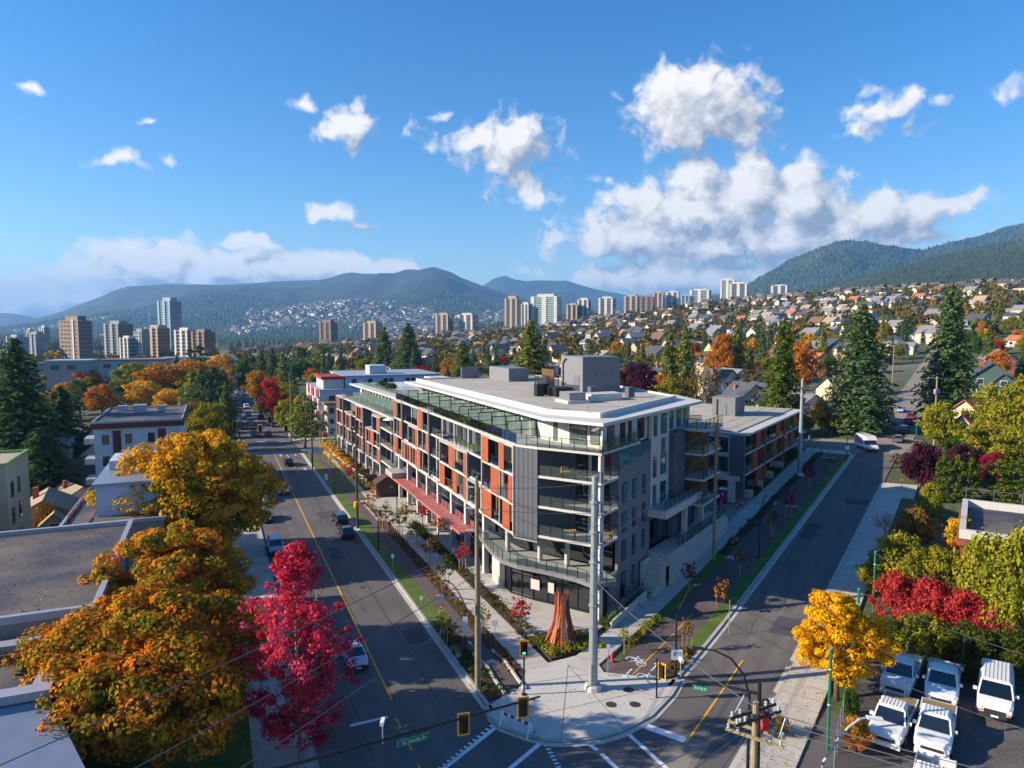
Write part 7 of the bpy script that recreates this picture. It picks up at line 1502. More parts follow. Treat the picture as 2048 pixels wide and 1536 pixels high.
# ------------------------------------------------------------------ poles
mat('pole_wood', '#8d7f5f', .85, .15, 1.5, fine=.15, bscale=14); mat('pole_steel', '#9aa3a8', .5, .06, 1, metal=.5); mat('pole_green', '#1d6b50', .5, .06); mat('insulator', '#9fb0b8', .3, .05); mat('wire', '#5a5d60', .5, .02); mat('pole_dark', '#4c4238', .85, .1)
ENDS = {}
def pole(key, base, ztop, r0, r1, m, label, arms=(), cat='utility pole', base_m=None):
    x, y, z = base; t = thing('utility_pole', label, cat, (x, y, z)); h = ztop - z
    ob('shaft', MB().tube([(0, 0, -.3), (0, 0, h * .5), (0, 0, h)], [r0, (r0 + r1) / 2, r1], 10), m, t, smooth=False)
    if base_m: ob('footing', MB().lathe([(.75, 0), (.7, .35), (.55, .45)], 10), base_m, t)
    ENDS[key] = Vector((x, y, ztop))
    for (dz, a, l_, wd) in arms:
        c, s = math.cos(a), math.sin(a); ob('crossarm', MB().bar((-c * l_ / 2, -s * l_ / 2, h - dz), (c * l_ / 2, s * l_ / 2, h - dz), wd, wd), m, t)
        for f in (-.46, -.2, .2, .46): ob('insulator', MB().lathe([(.04, h - dz + wd / 2), (.075, h - dz + wd / 2 + .06), (.05, h - dz + wd / 2 + .12), (.075, h - dz + wd / 2 + .18), (.03, h - dz + wd / 2 + .24)], 7, (c * l_ * f, s * l_ * f)), 'insulator', t)
    return t
def base_px(px, py): P = gnd(px, py, .1); return (P.x, P.y, P.z + .1)
def topz(px, pyt, b_): return atY(px, pyt, b_[1]).z
def insul(t, z, d, n=5):
    """strain insulator string at height z pointing along d"""
    b = MB(); d = Vector(d).normalized()
    for i in range(n): p = Vector((0, 0, z)) + d * (.35 + i * .13); b.tube([p - d * .03, p + d * .03], .085, 7)
    b.tube([Vector((0, 0, z)) + d * .15, Vector((0, 0, z)) + d * 1.0], .02, 4); ob('strain_insulator', b, 'insulator', t)
B1 = base_px(1186, 1378); S1 = pole('steel', B1, topz(1188, 952, B1), 0.37, .25, 'pole_steel', 'tall galvanised steel pole on the corner plaza', base_m='concrete_pale', cat='utility pole')
h1 = ENDS['steel'].z - B1[2]
for z in (h1 - 2.2, h1 - 4.6, h1 - 7.0, h1 - 10.5): ob('collar', MB().lathe([(.35, z), (.42, z + .04), (.42, z + .16), (.35, z + .2)], 10), 'pole_steel', S1)
for i in range(22): ob('climbing_peg', MB().box(.22, .52, -.02, .02, 2.5 + i * .6, 2.54 + i * .6), 'pole_steel', S1)
for z in (h1 - .7, h1 - 3.0, h1 - 5.4):
    insul(S1, z, (-1, .12, 0)); insul(S1, z - .2, (.8, .7, 0)); b = MB().tube([(-.9, .1, z), (-.85, -.1, z - .7), (-.4, -.3, z - .9), (.1, -.35, z - .4), (.4, .2, z - .2)], .02, 4); ob('jumper_wire', b, 'wire', S1)
B2 = base_px(955, 1376); W1 = pole('wood', B2, topz(952, 953, B2), .21, .14, 'pole_wood', 'wooden power pole at the kerb left of the corner plaza')
h2 = ENDS['wood'].z - B2[2]
for z in (h2 - .9, h2 - 2.6, h2 - 4.4): insul(W1, z, (1, -.12, 0)); insul(W1, z, (-.9, .5, 0)); ob('jumper_wire', MB().tube([(.9, -.1, z), (.5, -.3, z - .5), (-.3, -.2, z - .4), (-.8, .4, z)], .02, 4), 'wire', W1)
ob('riser_pipe', MB().tube([(.22, -.05, 0), (.2, -.05, h2 * .62)], .06, 6), 'flashing', W1); ob('lamp_arm', MB().tube([(0, 0, h2 * .42), (-1.6, -.3, h2 * .44), (-2.6, -.5, h2 * .44)], .045, 6), 'pole_steel', W1); ob('lamp_head', MB().box(-3.2, -2.6, -.62, -.38, h2 * .43, h2 * .455), 'pole_steel', W1)
B3 = base_px(1427, 1121); pole('wood2', B3, topz(1424, 838, B3), .2, .13, 'pole_wood', 'wooden pole beside the side-street footway', [(1.0, .6, 1.6, .1)])
B4 = base_px(1599, 951); pole('steel2', B4, topz(1606, 757, B4), .42, .22, 'pole_steel', 'thick steel pole near the upper end of the side street', [(1.6, .3, 3.6, .12), (2.6, -.5, 3.4, .12)], base_m='concrete_pale')
B5 = base_px(1663, 867); pole('wood3', B5, topz(1668, 742, B5), .2, .13, 'pole_wood', 'wooden pole by the bright yellow shrub at the upper crossing', [(3.0, .9, 2.4, .12)])
B6 = base_px(1868, 892); W6 = pole('wood4', B6, topz(1876, 753, B6), .22, .14, 'pole_wood', 'wooden pole with two transformer cans beside the purple bush', [(.5, .9, 2.8, .13)])
h6 = ENDS['wood4'].z - B6[2]
for a in (-.55, .55): ob('transformer', MB().lathe([(.12, h6 - 3.4), (.28, h6 - 3.35), (.28, h6 - 2.5), (.1, h6 - 2.4)], 10, (a * .8, a * .6)), 'flashing', W6)
B7 = base_px(715, 1056); pole('dark1', B7, topz(713, 840, B7), .19, .13, 'pole_dark', 'dark wooden pole by the parked black SUV', [(1.2, .4, 1.8, .1)])
B8 = base_px(625, 938); pole('dark2', B8, topz(623, 798, B8), .19, .13, 'pole_dark', 'dark wooden pole at the far end of the kerb strip', [(.8, .4, 2.0, .1)])
B9 = base_px(583, 884); pole('pale1', B9, topz(580, 758, B9), .19, .13, 'pole_wood', 'pale wooden pole on the lawn beyond the far crossing', [(1, .4, 2.0, .1)])
B10 = base_px(641, 886); pole('pale2', B10, topz(638, 794, B10), .17, .12, 'pole_wood', 'thin pole beside the old walk-up')
B11 = base_px(444, 898); pole('left1', B11, topz(441, 797, B11), .18, .13, 'pole_wood', 'wooden pole left of the far queue, above the golden maple')
B12 = base_px(557, 838); pole('pale3', B12, topz(555, 752, B12), .18, .12, 'pole_dark', 'dark pole by the red tree of the far avenue')
B13 = base_px(512, 795); pole('pale4', B13, topz(511, 720, B13), .18, .12, 'pole_dark', 'thin pole far up the right of the avenue')
B14 = base_px(1905, 1180); pole('wood5', B14, topz(1902, 1095, B14) + .0, .16, .12, 'pole_wood', 'short wooden pole sticking out of the red maple bushes')
B15 = base_px(1785, 765); pole('wood6', B15, topz(1788, 690, B15), .2, .13, 'pole_wood', 'wooden pole high on the left of the uphill street', [(.6, .6, 2.2, .12)])
B16 = base_px(1826, 725); pole('wood7', B16, topz(1828, 670, B16), .2, .13, 'pole_wood', 'wooden pole high on the right of the uphill street', [(.6, .6, 2.2, .12)])
# near wooden pole with stacked crossarms at the bottom right
PB = atY(1512, 1404, 33.0); W8 = pole('near', (PB.x, PB.y, .1), PB.z, .2, .15, 'pole_wood', 'close wooden pole with crossarms at the bottom, right of the crossing', cat='utility pole'); h8 = PB.z - .1
for (dz, a, l_) in ((.55, .45, 3.0), (.75, .45, 3.0), (1.5, -.62, 2.8), (1.75, -.62, 2.8)):
    c, s = math.cos(a), math.sin(a); off = .17 if dz in (.55, 1.5) else -.17
    ob('crossarm', MB().bar((-c * l_ / 2 - s * off, -s * l_ / 2 + c * off, h8 - dz), (c * l_ / 2 - s * off, s * l_ / 2 + c * off, h8 - dz), .11, .14), 'pole_dark' if dz < 1 else 'pole_wood', W8)
    for f in (-.45, -.28, .28, .45): ob('insulator', MB().lathe([(.03, h8 - dz + .07), (.08, h8 - dz + .1), (.06, h8 - dz + .2), (.09, h8 - dz + .26), (.03, h8 - dz + .32)], 8, (c * l_ * f - s * off, s * l_ * f + c * off)), 'insulator', W8)
for q in ([(-1.2, -.4, h8 - .4), (-.7, -.3, h8 + .5), (.1, .0, h8 - .3), (.5, .3, h8 - 1.4)], [(.9, -.7, h8 - 1.4), (1.3, -.4, h8 - .6), (1.6, .1, h8 - 1.2)]): ob('jumper_wire', MB().tube(q, .025, 5), 'insulator', W8)
# wires
NW = [0]
def wire(a, c, sag, label, r=.022):
    a, c = Vector(a), Vector(c); pts = []
    for i in range(13): f = i / 12; p = a.lerp(c, f); p.z -= sag * 4 * f * (1 - f); pts.append(p - a)
    tag(ob('power_line', MB().tube(pts, r, 5), 'wire', None, tuple(a)), label, 'cable', 'overhead wires')
E_ = ENDS
for k, dz in enumerate((.9, 2.6, 4.4)):
    nm = ('upper', 'middle', 'lower')[k]; dz1 = (.7, 3.0, 5.4)[k]
    wire(E_['wood'] - Vector((-1, .1, dz)), E_['steel'] - Vector((1.0, -.1, dz1)), .12, '%s wire from the kerb wooden pole to the tall steel pole' % nm)
    wire(E_['wood'] - Vector((.9, -.5, dz)), E_['dark1'] - Vector((0, 0, 1.2 + k * 1.2)), .5, '%s wire from the kerb wooden pole up the avenue' % nm)
    wire(E_['steel'] + Vector((.8, .7, -dz1 - .2)), E_['wood2'] - Vector((0, 0, .8 + k * 1.0)), .4, '%s wire from the tall steel pole along the side street' % nm)
    wire(E_['wood2'] - Vector((0, 0, .8 + k * 1.0)), E_['steel2'] - Vector((0, 0, 1.6 + k * .8)), .5, '%s wire between the footway pole and the thick steel pole' % nm)
    wire(E_['dark1'] - Vector((0, 0, 1.2 + k * 1.2)), E_['dark2'] - Vector((0, 0, .8 + k * 1.0)), .6, '%s wire along the far kerb strip' % nm)
    wire(E_['dark2'] - Vector((0, 0, .8 + k * .8)), E_['pale1'] - Vector((0, 0, .8 + k * .8)), .5, '%s wire over the far crossing' % nm)
    wire(E_['wood'] - Vector((0, 0, h2 - (12.1, 9.4, 6.8)[k])), (-22 + k * 1.5, 24 - k * 1.0, 11.6 - k * 1.9), .35, '%s of the wires running down over the crimson maple' % nm, .026)
    wire(PB - Vector((.6, .4, .9 + k * .25)), (-14 + k * 5, 17 - k * 2.5, 9.6), .3, '%s wire from the close pole towards the lower left' % nm, .024)
    wire(PB - Vector((-.4 - k * .4, -.1, .5 + k * .5)), (30 + k * 4, 22 - k * 2, 11.0 - k * .6), .3, '%s wire from the close pole towards the lower right' % nm, .024)
    wire(E_['steel2'] - Vector((0, 0, 1.4 + k * .7)), (140, 128, 17.5 - k * .5), 1.0, '%s wire from the thick steel pole over the right-hand trees' % nm, .03)
wire(E_['wood3'] - Vector((0, 0, .3)), E_['wood4'] - Vector((0, 0, .3)), .5, 'wire over the foot of the uphill street', .03); wire(E_['wood3'] - Vector((0, 0, .3)), (20, 190, 22), 1.0, 'wire behind the wing towards the purple plum', .03)
wire(E_['wood4'] - Vector((0, 0, .3)), (160, 120, 15.5), .6, 'wire from the transformer pole to the right edge', .03)
wire(E_['steel'] - Vector((0, 0, h1 - 9.0)), PB - Vector((0, 0, .3)), .4, 'wire from the steel pole down to the close wooden pole', .024)
# ------------------------------------------------------------------ street lamps
def lamp(px, py, pyt, label, adir, m='black_metal', arm=2.2, r=.07, head='bumper', base=None):
    b_ = base_px(px, py) if base is None else base; zt = topz(px, pyt, b_) if pyt else base[3]; h = zt - b_[2]; t = thing('street_lamp', label, 'street lamp', b_[:3])
    c, s = math.cos(adir), math.sin(adir); pts = [(0, 0, 0), (0, 0, h * .72)] + [(c * arm * f, s * arm * f, h * (.72 + .28 * math.sin(f * pi / 2))) for f in (.12, .3, .55, .8, 1.0)]
    ob('shaft', MB().tube(pts, [r * 1.25, r] + [r * .8] * 5, 8), m, t); ob('base_plate', MB().lathe([(.24, 0), (.22, .12), (.13, .16)], 8), m, t)
    e = pts[-1]; ob('lamp_head', MB().bar((e[0] - c * .1, e[1] - s * .1, e[2]), (e[0] + c * .65, e[1] + s * .65, e[2] - .04), .26, .10), head, t); return t
lamp(1518, 1114, 1000, 'black lamp beside the middle of the cycle track', 1.0); lamp(1437, 1046, 968, 'thin black lamp at the wing forecourt', 2.2, arm=.9); lamp(1351, 1352, 1182, 'black lamp post carrying the white sign box near the crossing', .6)
lamp(757, 1098, 1012, 'black lamp on the bike path by the covered stair', 2.6); lamp(794, 1036, 975, 'thin black lamp on the open paving', 2.6, arm=.7); lamp(931, 1302, 1175, 'black lamp on the bike path left of the wooden pole', 2.4); lamp(1622, 958, 892, 'black lamp near the upper end of the cycle track', .8); lamp(669, 988, 930, 'black lamp on the far kerb strip', 2.6); lamp(1591, 890, 838, 'thin black lamp by the wing at the upper crossing', .8, arm=.8); lamp(1693, 920, 855, 'black lamp with a small sign on the rounded kerb nose', 2.0, arm=.8)
lamp(1832, 888, 800, 'green steel lamp on the right of the uphill street', 2.9, 'pole_green', 1.4); lamp(474, 868, 838, 'curved lamp left of the far crossing', -.3, 'pole_steel', 1.2); lamp(1812, 775, 690, 'pale lamp high on the uphill street', 2.9, 'pole_green', 1.2)
PB2 = atY(1648, 1462, 34); lamp(0, 0, 0, 'close silver lamp with white head above the lot fence', -.15, 'pole_steel', 2.1, .08, 'trim_white', (PB2.x, PB2.y, .3, PB2.z + .9))
# black davit arch beside the right mast
D0 = atY(1499, 1402, 42.3); DP = (D0.x, D0.y, .1)
t = thing('street_lamp', 'tall black curved davit lamp arching over the side street', 'street lamp', DP); hD = atY(1412, 1290, 44).z - .1
ob('shaft', MB().tube([(0, 0, 0), (0, 0, hD - 2.6), (-.35, .15, hD - 1.2), (-1.1, .5, hD - .3), (-2.0, .9, hD), (-2.7, 1.2, hD)], [.12, .09, .08, .07, .06, .05], 8), 'black_metal', t); ob('lamp_head', MB().bar((-2.6, 1.15, hD), (-3.3, 1.45, hD - .03), .28, .1), 'black_metal', t)
# ------------------------------------------------------------------ signals
mat('signal_yellow', '#e0a01a', .45, .03); mat('sign_green', '#0f7a58', .5, .04); mat('sign_white', '#dfe2e4', .5, .03)
emit('signal_green', '#35e0a8', 2.2); mat('lens_dark', '#231a18', .3, .05)
def text(body, size, m, parent, loc, rot, name='lettering', ext=.004):
    cu = bpy.data.curves.new(name, 'FONT'); cu.body = body; cu.size = size; cu.align_x = 'CENTER'; cu.align_y = 'CENTER'; cu.extrude = ext; cu.materials.append(MATS[m]); cu.resolution_u = 2
    tmp = bpy.data.objects.new(name, cu); COL.objects.link(tmp); me = bpy.data.meshes.new_from_object(tmp.evaluated_get(bpy.context.evaluated_depsgraph_get())); bpy.data.objects.remove(tmp); me.materials.clear(); me.materials.append(MATS[m])
    o = link(name, me, parent, loc); o.rotation_euler = rot; return o
def signal(parent, loc, rz, board=True, lit=None, name='signal_head'):
    """three-lens head facing local -y"""
    e = link(name, MB().box(-.17, .17, 0, .22, -.5, .5).mesh(name, 'black_metal'), parent, loc, rz)
    if board:
        q = MB().box(-.36, .36, .08, .11, .54, .68).box(-.36, .36, .08, .11, -.68, -.54).box(-.36, -.26, .08, .11, -.54, .54).box(.26, .36, .08, .11, -.54, .54); ob('yellow_border', q, 'signal_yellow', e); ob('backboard', MB().box(-.26, .26, .1, .13, -.54, .54), 'black_metal', e)
    for i, z in enumerate((.32, 0, -.32)):
        ob('lens', MB().tube([(0, -.01, z), (0, .02, z)], .12, 10), 'signal_green' if lit == i else 'lens_dark', e); ob('visor', MB().tube([(0, -.22, z + .03), (0, 0, z + .03)], .135, 8, cap=False), 'black_metal', e)
    return e
# corner post signal
b_ = base_px(1048, 1390); t = thing('traffic_signal', 'post-mounted traffic signal with green lit on the corner plaza', 'traffic signal', b_); zz = topz(1052, 1280, b_) - b_[2]
ob('post', MB().tube([(0, 0, 0), (0, 0, zz)], .07, 8), 'black_metal', t); ob('base_plate', MB().lathe([(.22, 0), (.2, .1), (.1, .14)], 8), 'black_metal', t); signal(t, (0, -.16, topz(1052, 1296, b_) - b_[2]), 0, True, 2)
# long mast arm over the avenue
Ea, Eb = at(1080, 1393, 6.4), at(800, 1470, 6.4); dv = (Eb - Ea).normalized(); Pm = Ea + dv * 17.5; am = math.atan2(-dv.y, -dv.x)
t = thing('traffic_mast', 'long black mast arm with two yellow-bordered signals over the avenue', 'traffic signal', (Pm.x, Pm.y, .1))
ob('post', MB().tube([(0, 0, 0), (0, 0, 6.8)], [.16, .12], 10), 'black_metal', t); ob('arm', MB().tube([(0, 0, 6.3), (-dv.x * 17.5, -dv.y * 17.5, 6.3)], [.11, .06], 8), 'black_metal', t)
for (px, py, k_) in ((1053, 1414, 0), (960, 1445, 1)):
    Q = Ea + dv * ((1.2, 5.1)[k_]); signal(t, (Q.x - Pm.x, Q.y - Pm.y, 5.95), am + pi * .93, True)
Q = Ea + dv * 8.1; sg_ = ob('street_sign', MB().box(-.95, .95, -.02, .02, -.19, .19), 'sign_green', t, (Q.x - Pm.x, Q.y - Pm.y - .1, 5.85), am); text('St. Davids St', .27, 'sign_white', sg_, (0, -.03, -.01), (pi / 2, 0, 0)); ob('bracket', MB().box(-.3, -.26, -.02, .02, .19, .5).box(.26, .3, -.02, .02, .19, .5), 'black_metal', sg_)
Q = Ea + dv * 9.9; cm = ob('detector_camera', MB().tube([(0, 0, -.2), (0, 0, 1.0)], .04, 6), 'pole_steel', t, (Q.x - Pm.x, Q.y - Pm.y, 6.3)); ob('camera_body', MB().box(-.1, .1, -.3, .25, .95, 1.15), 'sign_white', cm)
# right mast
Fa = at(1352, 1352, 6.3); fd = (Vector((D0.x, D0.y, 6.3)) - Fa); fd.z = 0; L_ = fd.length; fd.normalize(); Pr = Vector((D0.x + .5, D0.y - .3, 0))
t = thing('traffic_mast', 'black mast arm with a green name sign reaching over the side street', 'traffic signal', (Pr.x, Pr.y, .1)); ob('post', MB().tube([(0, 0, 0), (0, 0, 6.8)], [.16, .12], 10), 'black_metal', t); ob('arm', MB().tube([(0, 0, 6.1), (Fa.x - Pr.x, Fa.y - Pr.y, 6.2)], [.11, .06], 8), 'black_metal', t)
Q = Fa + fd * (L_ * .33); sg_ = ob('street_sign', MB().box(-.48, .48, -.02, .02, -.17, .17), 'sign_green', t, (Q.x - Pr.x, Q.y - Pr.y - .15, 5.75), math.atan2(fd.y, fd.x)); text('3rd St E', .23, 'sign_white', sg_, (0, -.03, 0), (pi / 2, 0, 0)); ob('bracket', MB().box(-.2, -.16, -.02, .02, .17, .45).box(.16, .2, -.02, .02, .17, .45), 'black_metal', sg_)
Q = Fa + fd * .3; cm = ob('detector_camera', MB().tube([(0, 0, 0), (0, 0, 1.1)], .04, 6), 'pole_steel', t, (Q.x - Pr.x, Q.y - Pr.y, 6.2)); ob('camera_body', MB().box(-.1, .1, -.3, .25, 1.05, 1.25), 'sign_white', cm)
# signals on posts by the cycle track and at the close pole
b_ = base_px(1313, 1396); t = thing('traffic_signal', 'side-on signal with yellow border at the end of the cycle track', 'traffic signal', b_); ob('post', MB().tube([(0, 0, 0), (0, 0, 3.2)], .07, 8), 'black_metal', t); signal(t, (.42, 0, 2.2), 2.4, True)
signal(W8, (1.0, 1.2, h8 - 1.1), .4, False, None, 'pedestrian_head')
mat('signal_red_body', '#b5262c', .5, .05); ob('red_cover', MB().box(.5, .85, .4, .7, h8 - 1.9, h8 - 1.0), 'signal_red_body', W8)
for (px, py, pyt, lab) in ((471, 895, 845, 'yellow-bordered signal on the left of the far crossing'), (455, 905, 874, 'yellow-bordered signal just above the golden maple'), (540, 868, 835, 'signal seen from behind at the right of the far crossing'), (572, 872, 852, 'yellow signal beside the lawn of the far crossing'), (520, 872, 852, 'hanging signal in the middle of the far crossing')):
    b_ = base_px(px, py); t = thing('traffic_signal', lab, 'traffic signal', b_, 0, 'signals at the far crossing'); zz = topz(px, pyt, b_) - b_[2]; ob('post', MB().tube([(0, 0, 0), (0, 0, zz)], .08, 6), 'black_metal', t); sgn = signal(t, (0, -.16, zz - .6), random.uniform(-.3, .3)); sgn.scale = (1.6, 1.6, 1.6)
# ------------------------------------------------------------------ sculpture of bent planks
mat('plank_orange', '#b35a2a', .6, .1, 1.0); mat('plank_brown', '#5a2f27', .65, .12, 1.0); mat('plank_pale', '#9fb0a8', .55, .08, 1.0); mat('plank_rust', '#8b4026', .65, .12, 1)
b_ = gnd(1124, 1286, .17); t = thing('plank_sculpture', 'tall flared sculpture of orange, pale and dark bent planks on the corner', 'sculpture', (b_.x, b_.y, .16)); Hs = atY(1124, 1180, b_.y).z - .16
for i in range(26):
    a = 2 * pi * i / 26; hh = Hs * (.80 + .2 * ((i * 7) % 5) / 4); pts = []
    for f in np.linspace(0, 1, 7):
        rr = .46 + 1.15 * (1 - f) ** 2.6 + .09 * (i % 3); pts.append(Vector((math.cos(a) * rr, math.sin(a) * rr, hh * f)))
    m_ = 'plank_orange' if 2.3 < (a % (2 * pi)) < 4.85 else ('plank_pale' if 4.85 <= a < 5.3 else ('plank_brown' if i % 2 else 'plank_rust'))
    q = MB(); tn = Vector((-math.sin(a), math.cos(a), 0)); nr = Vector((math.cos(a), math.sin(a), 0))
    for p in pts:
        wv = .045 + .045 * (1 - p.z / hh); q.v += [tuple(p - tn * wv - nr * .03), tuple(p + tn * wv - nr * .03), tuple(p + tn * wv + nr * .03), tuple(p - tn * wv + nr * .03)]
    for j in range(6):
        for k in range(4): c0, c1 = j * 4 + k, j * 4 + (k + 1) % 4; q.f.append((c0, c1, c1 + 4, c0 + 4)); q.m.append(0)
    q.f += [(3, 2, 1, 0), (24, 25, 26, 27)]; q.m += [0, 0]; ob('plank', q, m_, t)
ob('inner_ring', MB().lathe([(.40, Hs * .55), (.44, Hs * .55), (.44, Hs * .58), (.40, Hs * .58)], 14), 'steel_grey', t); ob('inner_ring', MB().lathe([(.62, Hs * .2), (.66, Hs * .2), (.66, Hs * .23), (.62, Hs * .23)], 14), 'steel_grey', t)
# ------------------------------------------------------------------ small street things
mat('safety_orange', '#e2531c', .55, .05); mat('toilet_pink', '#b0287c', .5, .05); mat('toilet_teal', '#4f8f92', .5, .05); mat('hydrant_red', '#c2484e', .5, .06); mat('bench_wood', '#7a5d43', .8, .15, 2)
def toilet(px, py, m, lab):
    b_ = gnd(px, py, .1); t = thing('portable_toilet', lab, 'portable toilet', (b_.x, b_.y, b_.z + .1), -AR, 'portable toilets'); ob('cabin', MB().box(-.58, .58, -.58, .58, .1, 2.15), m, t); ob('roof', frust(-.62, .62, -.45, .45, .62, .45, 2.15, 2.38), 'sign_white', t); d = ob('door', MB().box(-.4, .4, -.61, -.58, .2, 2.05), m, t); ob('door_sign', MB().box(-.14, .14, -.625, -.61, 1.3, 1.65), 'sign_white', d); ob('vent', MB().tube([(.4, .4, 2.2), (.4, .4, 2.6)], .05, 6), 'sign_white', t); ob('base', MB().box(-.65, .65, -.65, .65, 0, .1), 'bumper', t)
toilet(1447, 1005, 'toilet_pink', 'magenta portable toilet on the wing forecourt'); toilet(1466, 1003, 'toilet_teal', 'teal portable toilet beside the magenta one')
def cone(px, py, lab, tall=False):
    b_ = gnd(px, py, .1); t = thing('traffic_cone', lab, 'traffic cone', (b_.x, b_.y, b_.z + .1), 0, 'cones on the wing forecourt')
    if tall: ob('tube', MB().tube([(0, 0, .05), (0, 0, 1.15)], [.09, .07], 8), 'safety_orange', t)
    else: ob('tube', MB().lathe([(.17, .03), (.03, .75)], 9), 'safety_orange', t)
    ob('white_band', MB().lathe([(.10 if not tall else .088, .42), (.075 if not tall else .085, .55)], 9), 'sign_white', t); ob('foot', MB().box(-.22, .22, -.22, .22, 0, .04), 'safety_orange' if not tall else 'bumper', t)
for q in ((1403, 1004, 'cone at the back of the wing forecourt', True), (1442, 1010, 'low cone before the magenta toilet'), (1473, 1016, 'tall tube cone nearest the footway', True), (1482, 1010, 'tube cone right of the teal toilet', True), (1441, 992, 'tube cone beside the magenta toilet', True), (1484, 1013, 'second tube cone right of the teal toilet', True)): cone(*q)
# barricade
A1, A2 = gnd(1005, 1450, .13), gnd(1060, 1474, .13); md = (A1 + A2) / 2; t = thing('barricade', 'white barricade with red-striped rail at the plaza kerb', 'barricade', (md.x, md.y, .14)); hv_ = (A2 - A1); hv_.z = 0; Lb = hv_.length; hv_.normalize(); t.rotation_euler = (0, 0, math.atan2(hv_.y, hv_.x))
for sg in (-1, 1):
    f = ob('trestle', MB().bar((sg * Lb / 2, -.35, 0), (sg * Lb / 2, 0, 1.05), .07, .07).bar((sg * Lb / 2, .35, 0), (sg * Lb / 2, 0, 1.05), .07, .07).bar((sg * Lb / 2, -.2, .45), (sg * Lb / 2, .2, .45), .05, .05), 'sign_white', t)
for i in range(9): ob('rail_stripe', MB().box(-Lb / 2 - .15 + i * (Lb + .3) / 9, -Lb / 2 - .15 + (i + 1) * (Lb + .3) / 9, -.03, .03, .82, 1.0), 'lamp_red' if i % 2 else 'sign_white', t)
b_ = base_px(1068, 1472); tag(ob('bucket', MB().lathe([(.14, 0), (.18, .32), (.15, .32), (.13, .05)], 10), 'paint_sky', None, b_), 'pale blue bucket beside the barricade', 'bucket')
# hydrant
b_ = base_px(1224, 1322); t = thing('fire_hydrant', 'red-pink fire hydrant behind the steel pole', 'hydrant', b_); ob('barrel', MB().lathe([(.2, 0), (.2, .06), (.13, .08), (.13, .6), (.17, .62), (.16, .7), (.08, .82), (.03, .86)], 10), 'hydrant_red', t)
for sg in (-1, 1): ob('nozzle', MB().tube([(sg * .1, 0, .5), (sg * .24, 0, .5)], .06, 8), 'hydrant_red', t)
# signs
def sign(px, py, pyt, w_, h, m, lab, txt=None, rz=0, post='pole_steel', zlow=None):
    b_ = base_px(px, py); zt = topz(px, pyt, b_) - b_[2]; t = thing('street_sign', lab, 'sign', b_, rz); ob('post', MB().tube([(0, 0, 0), (0, 0, zt)], .035, 6), post, t); p_ = ob('panel', MB().box(-w_ / 2, w_ / 2, -.06, -.03, zt - h, zt), m, t)
    if txt: text(txt, h * .5, 'black_metal', p_, (0, -.07, zt - h / 2), (pi / 2, 0, 0))
    return t
def barb(px, py, lab): pass
sign(990, 1290, 1240, .55, .5, 'sign_white', 'white square sign on the avenue sidewalk before the sculpture'); sign(1216, 1352, 1288, .3, .6, 'sign_white', 'thin white sign beside the hydrant')
sign(786, 1148, 1108, .32, .5, 'paint_sky', 'pale sign on the kerb strip opposite the arcade'); sign(843, 1212, 1192, .3, .4, 'sign_white', 'small sign at the sunlit patch of the kerb'); sign(653, 975, 947, .5, 1.2, 'sign_white', 'tall white sign on the far grass strip'); sign(620, 922, 898, .7, .9, 'paint_sky', 'blue-white sign post at the far kerb'); sign(1803, 985, 958, .5, .5, 'signal_yellow', 'yellow sign at the bend of the east sidewalk'); sign(1720, 1165, 1130, .4, .5, 'sign_white', 'white sign at the back of the east sidewalk', rz=-.4); sign(536, 1198, 1158, .5, .6, 'sign_white', 'white bus stop sign beside the crimson maple'); sign(1705, 852, 830, .4, .5, 'pole_green', 'small sign at the corner of the uphill street'); sign(1458, 1268, 1200, .04, .04, 'sign_white', 'thin pale post at the side-street kerb')
b_ = base_px(1351, 1352); t = tag(ob('sign_box', MB().box(-.45, .45, -.5, -.25, 1.6, 2.4), 'sign_white', None, (b_[0], b_[1], b_[2])), 'white sign box fixed to the black lamp post by the cycle track', 'sign'); ob('bracket', MB().box(-.05, .05, -.25, -.05, 1.9, 2.1), 'black_metal', t); text('P', .5, 'black_metal', t, (-.2, -.51, 2.1), (pi / 2, 0, 0))
b_ = base_px(931, 1302); t = tag(ob('sign_pair', MB().box(-.22, .22, -.16, -.10, 2.3, 3.2), 'sign_white', None, (b_[0], b_[1], b_[2])), 'pair of white cycle signs on the lamp left of the wooden pole', 'sign'); ob('lower_panel', MB().box(-.22, .22, -.17, -.10, 1.5, 2.25), 'sign_white', t); ob('bracket', MB().box(-.04, .04, -.10, .0, 2.4, 2.6), 'black_metal', t)
b_ = base_px(1693, 920); t = tag(ob('sign_plate', MB().box(-.4, .4, -.16, -.10, 1.9, 2.7), 'sign_white', None, (b_[0], b_[1], b_[2])), 'white plate on the lamp at the rounded kerb nose', 'sign'); ob('bracket', MB().box(-.04, .04, -.10, .0, 2.2, 2.4), 'black_metal', t)
P7 = Vector(B7); tag(ob('signal_beacon', MB().lathe([(.05, 3.0), (.4, 3.2), (.4, 3.9), (.05, 4.1)], 8), 'signal_yellow', None, (B7[0], B7[1] - .45, B7[2])), 'yellow diamond-like beacon on the dark pole by the parked SUV', 'sign')
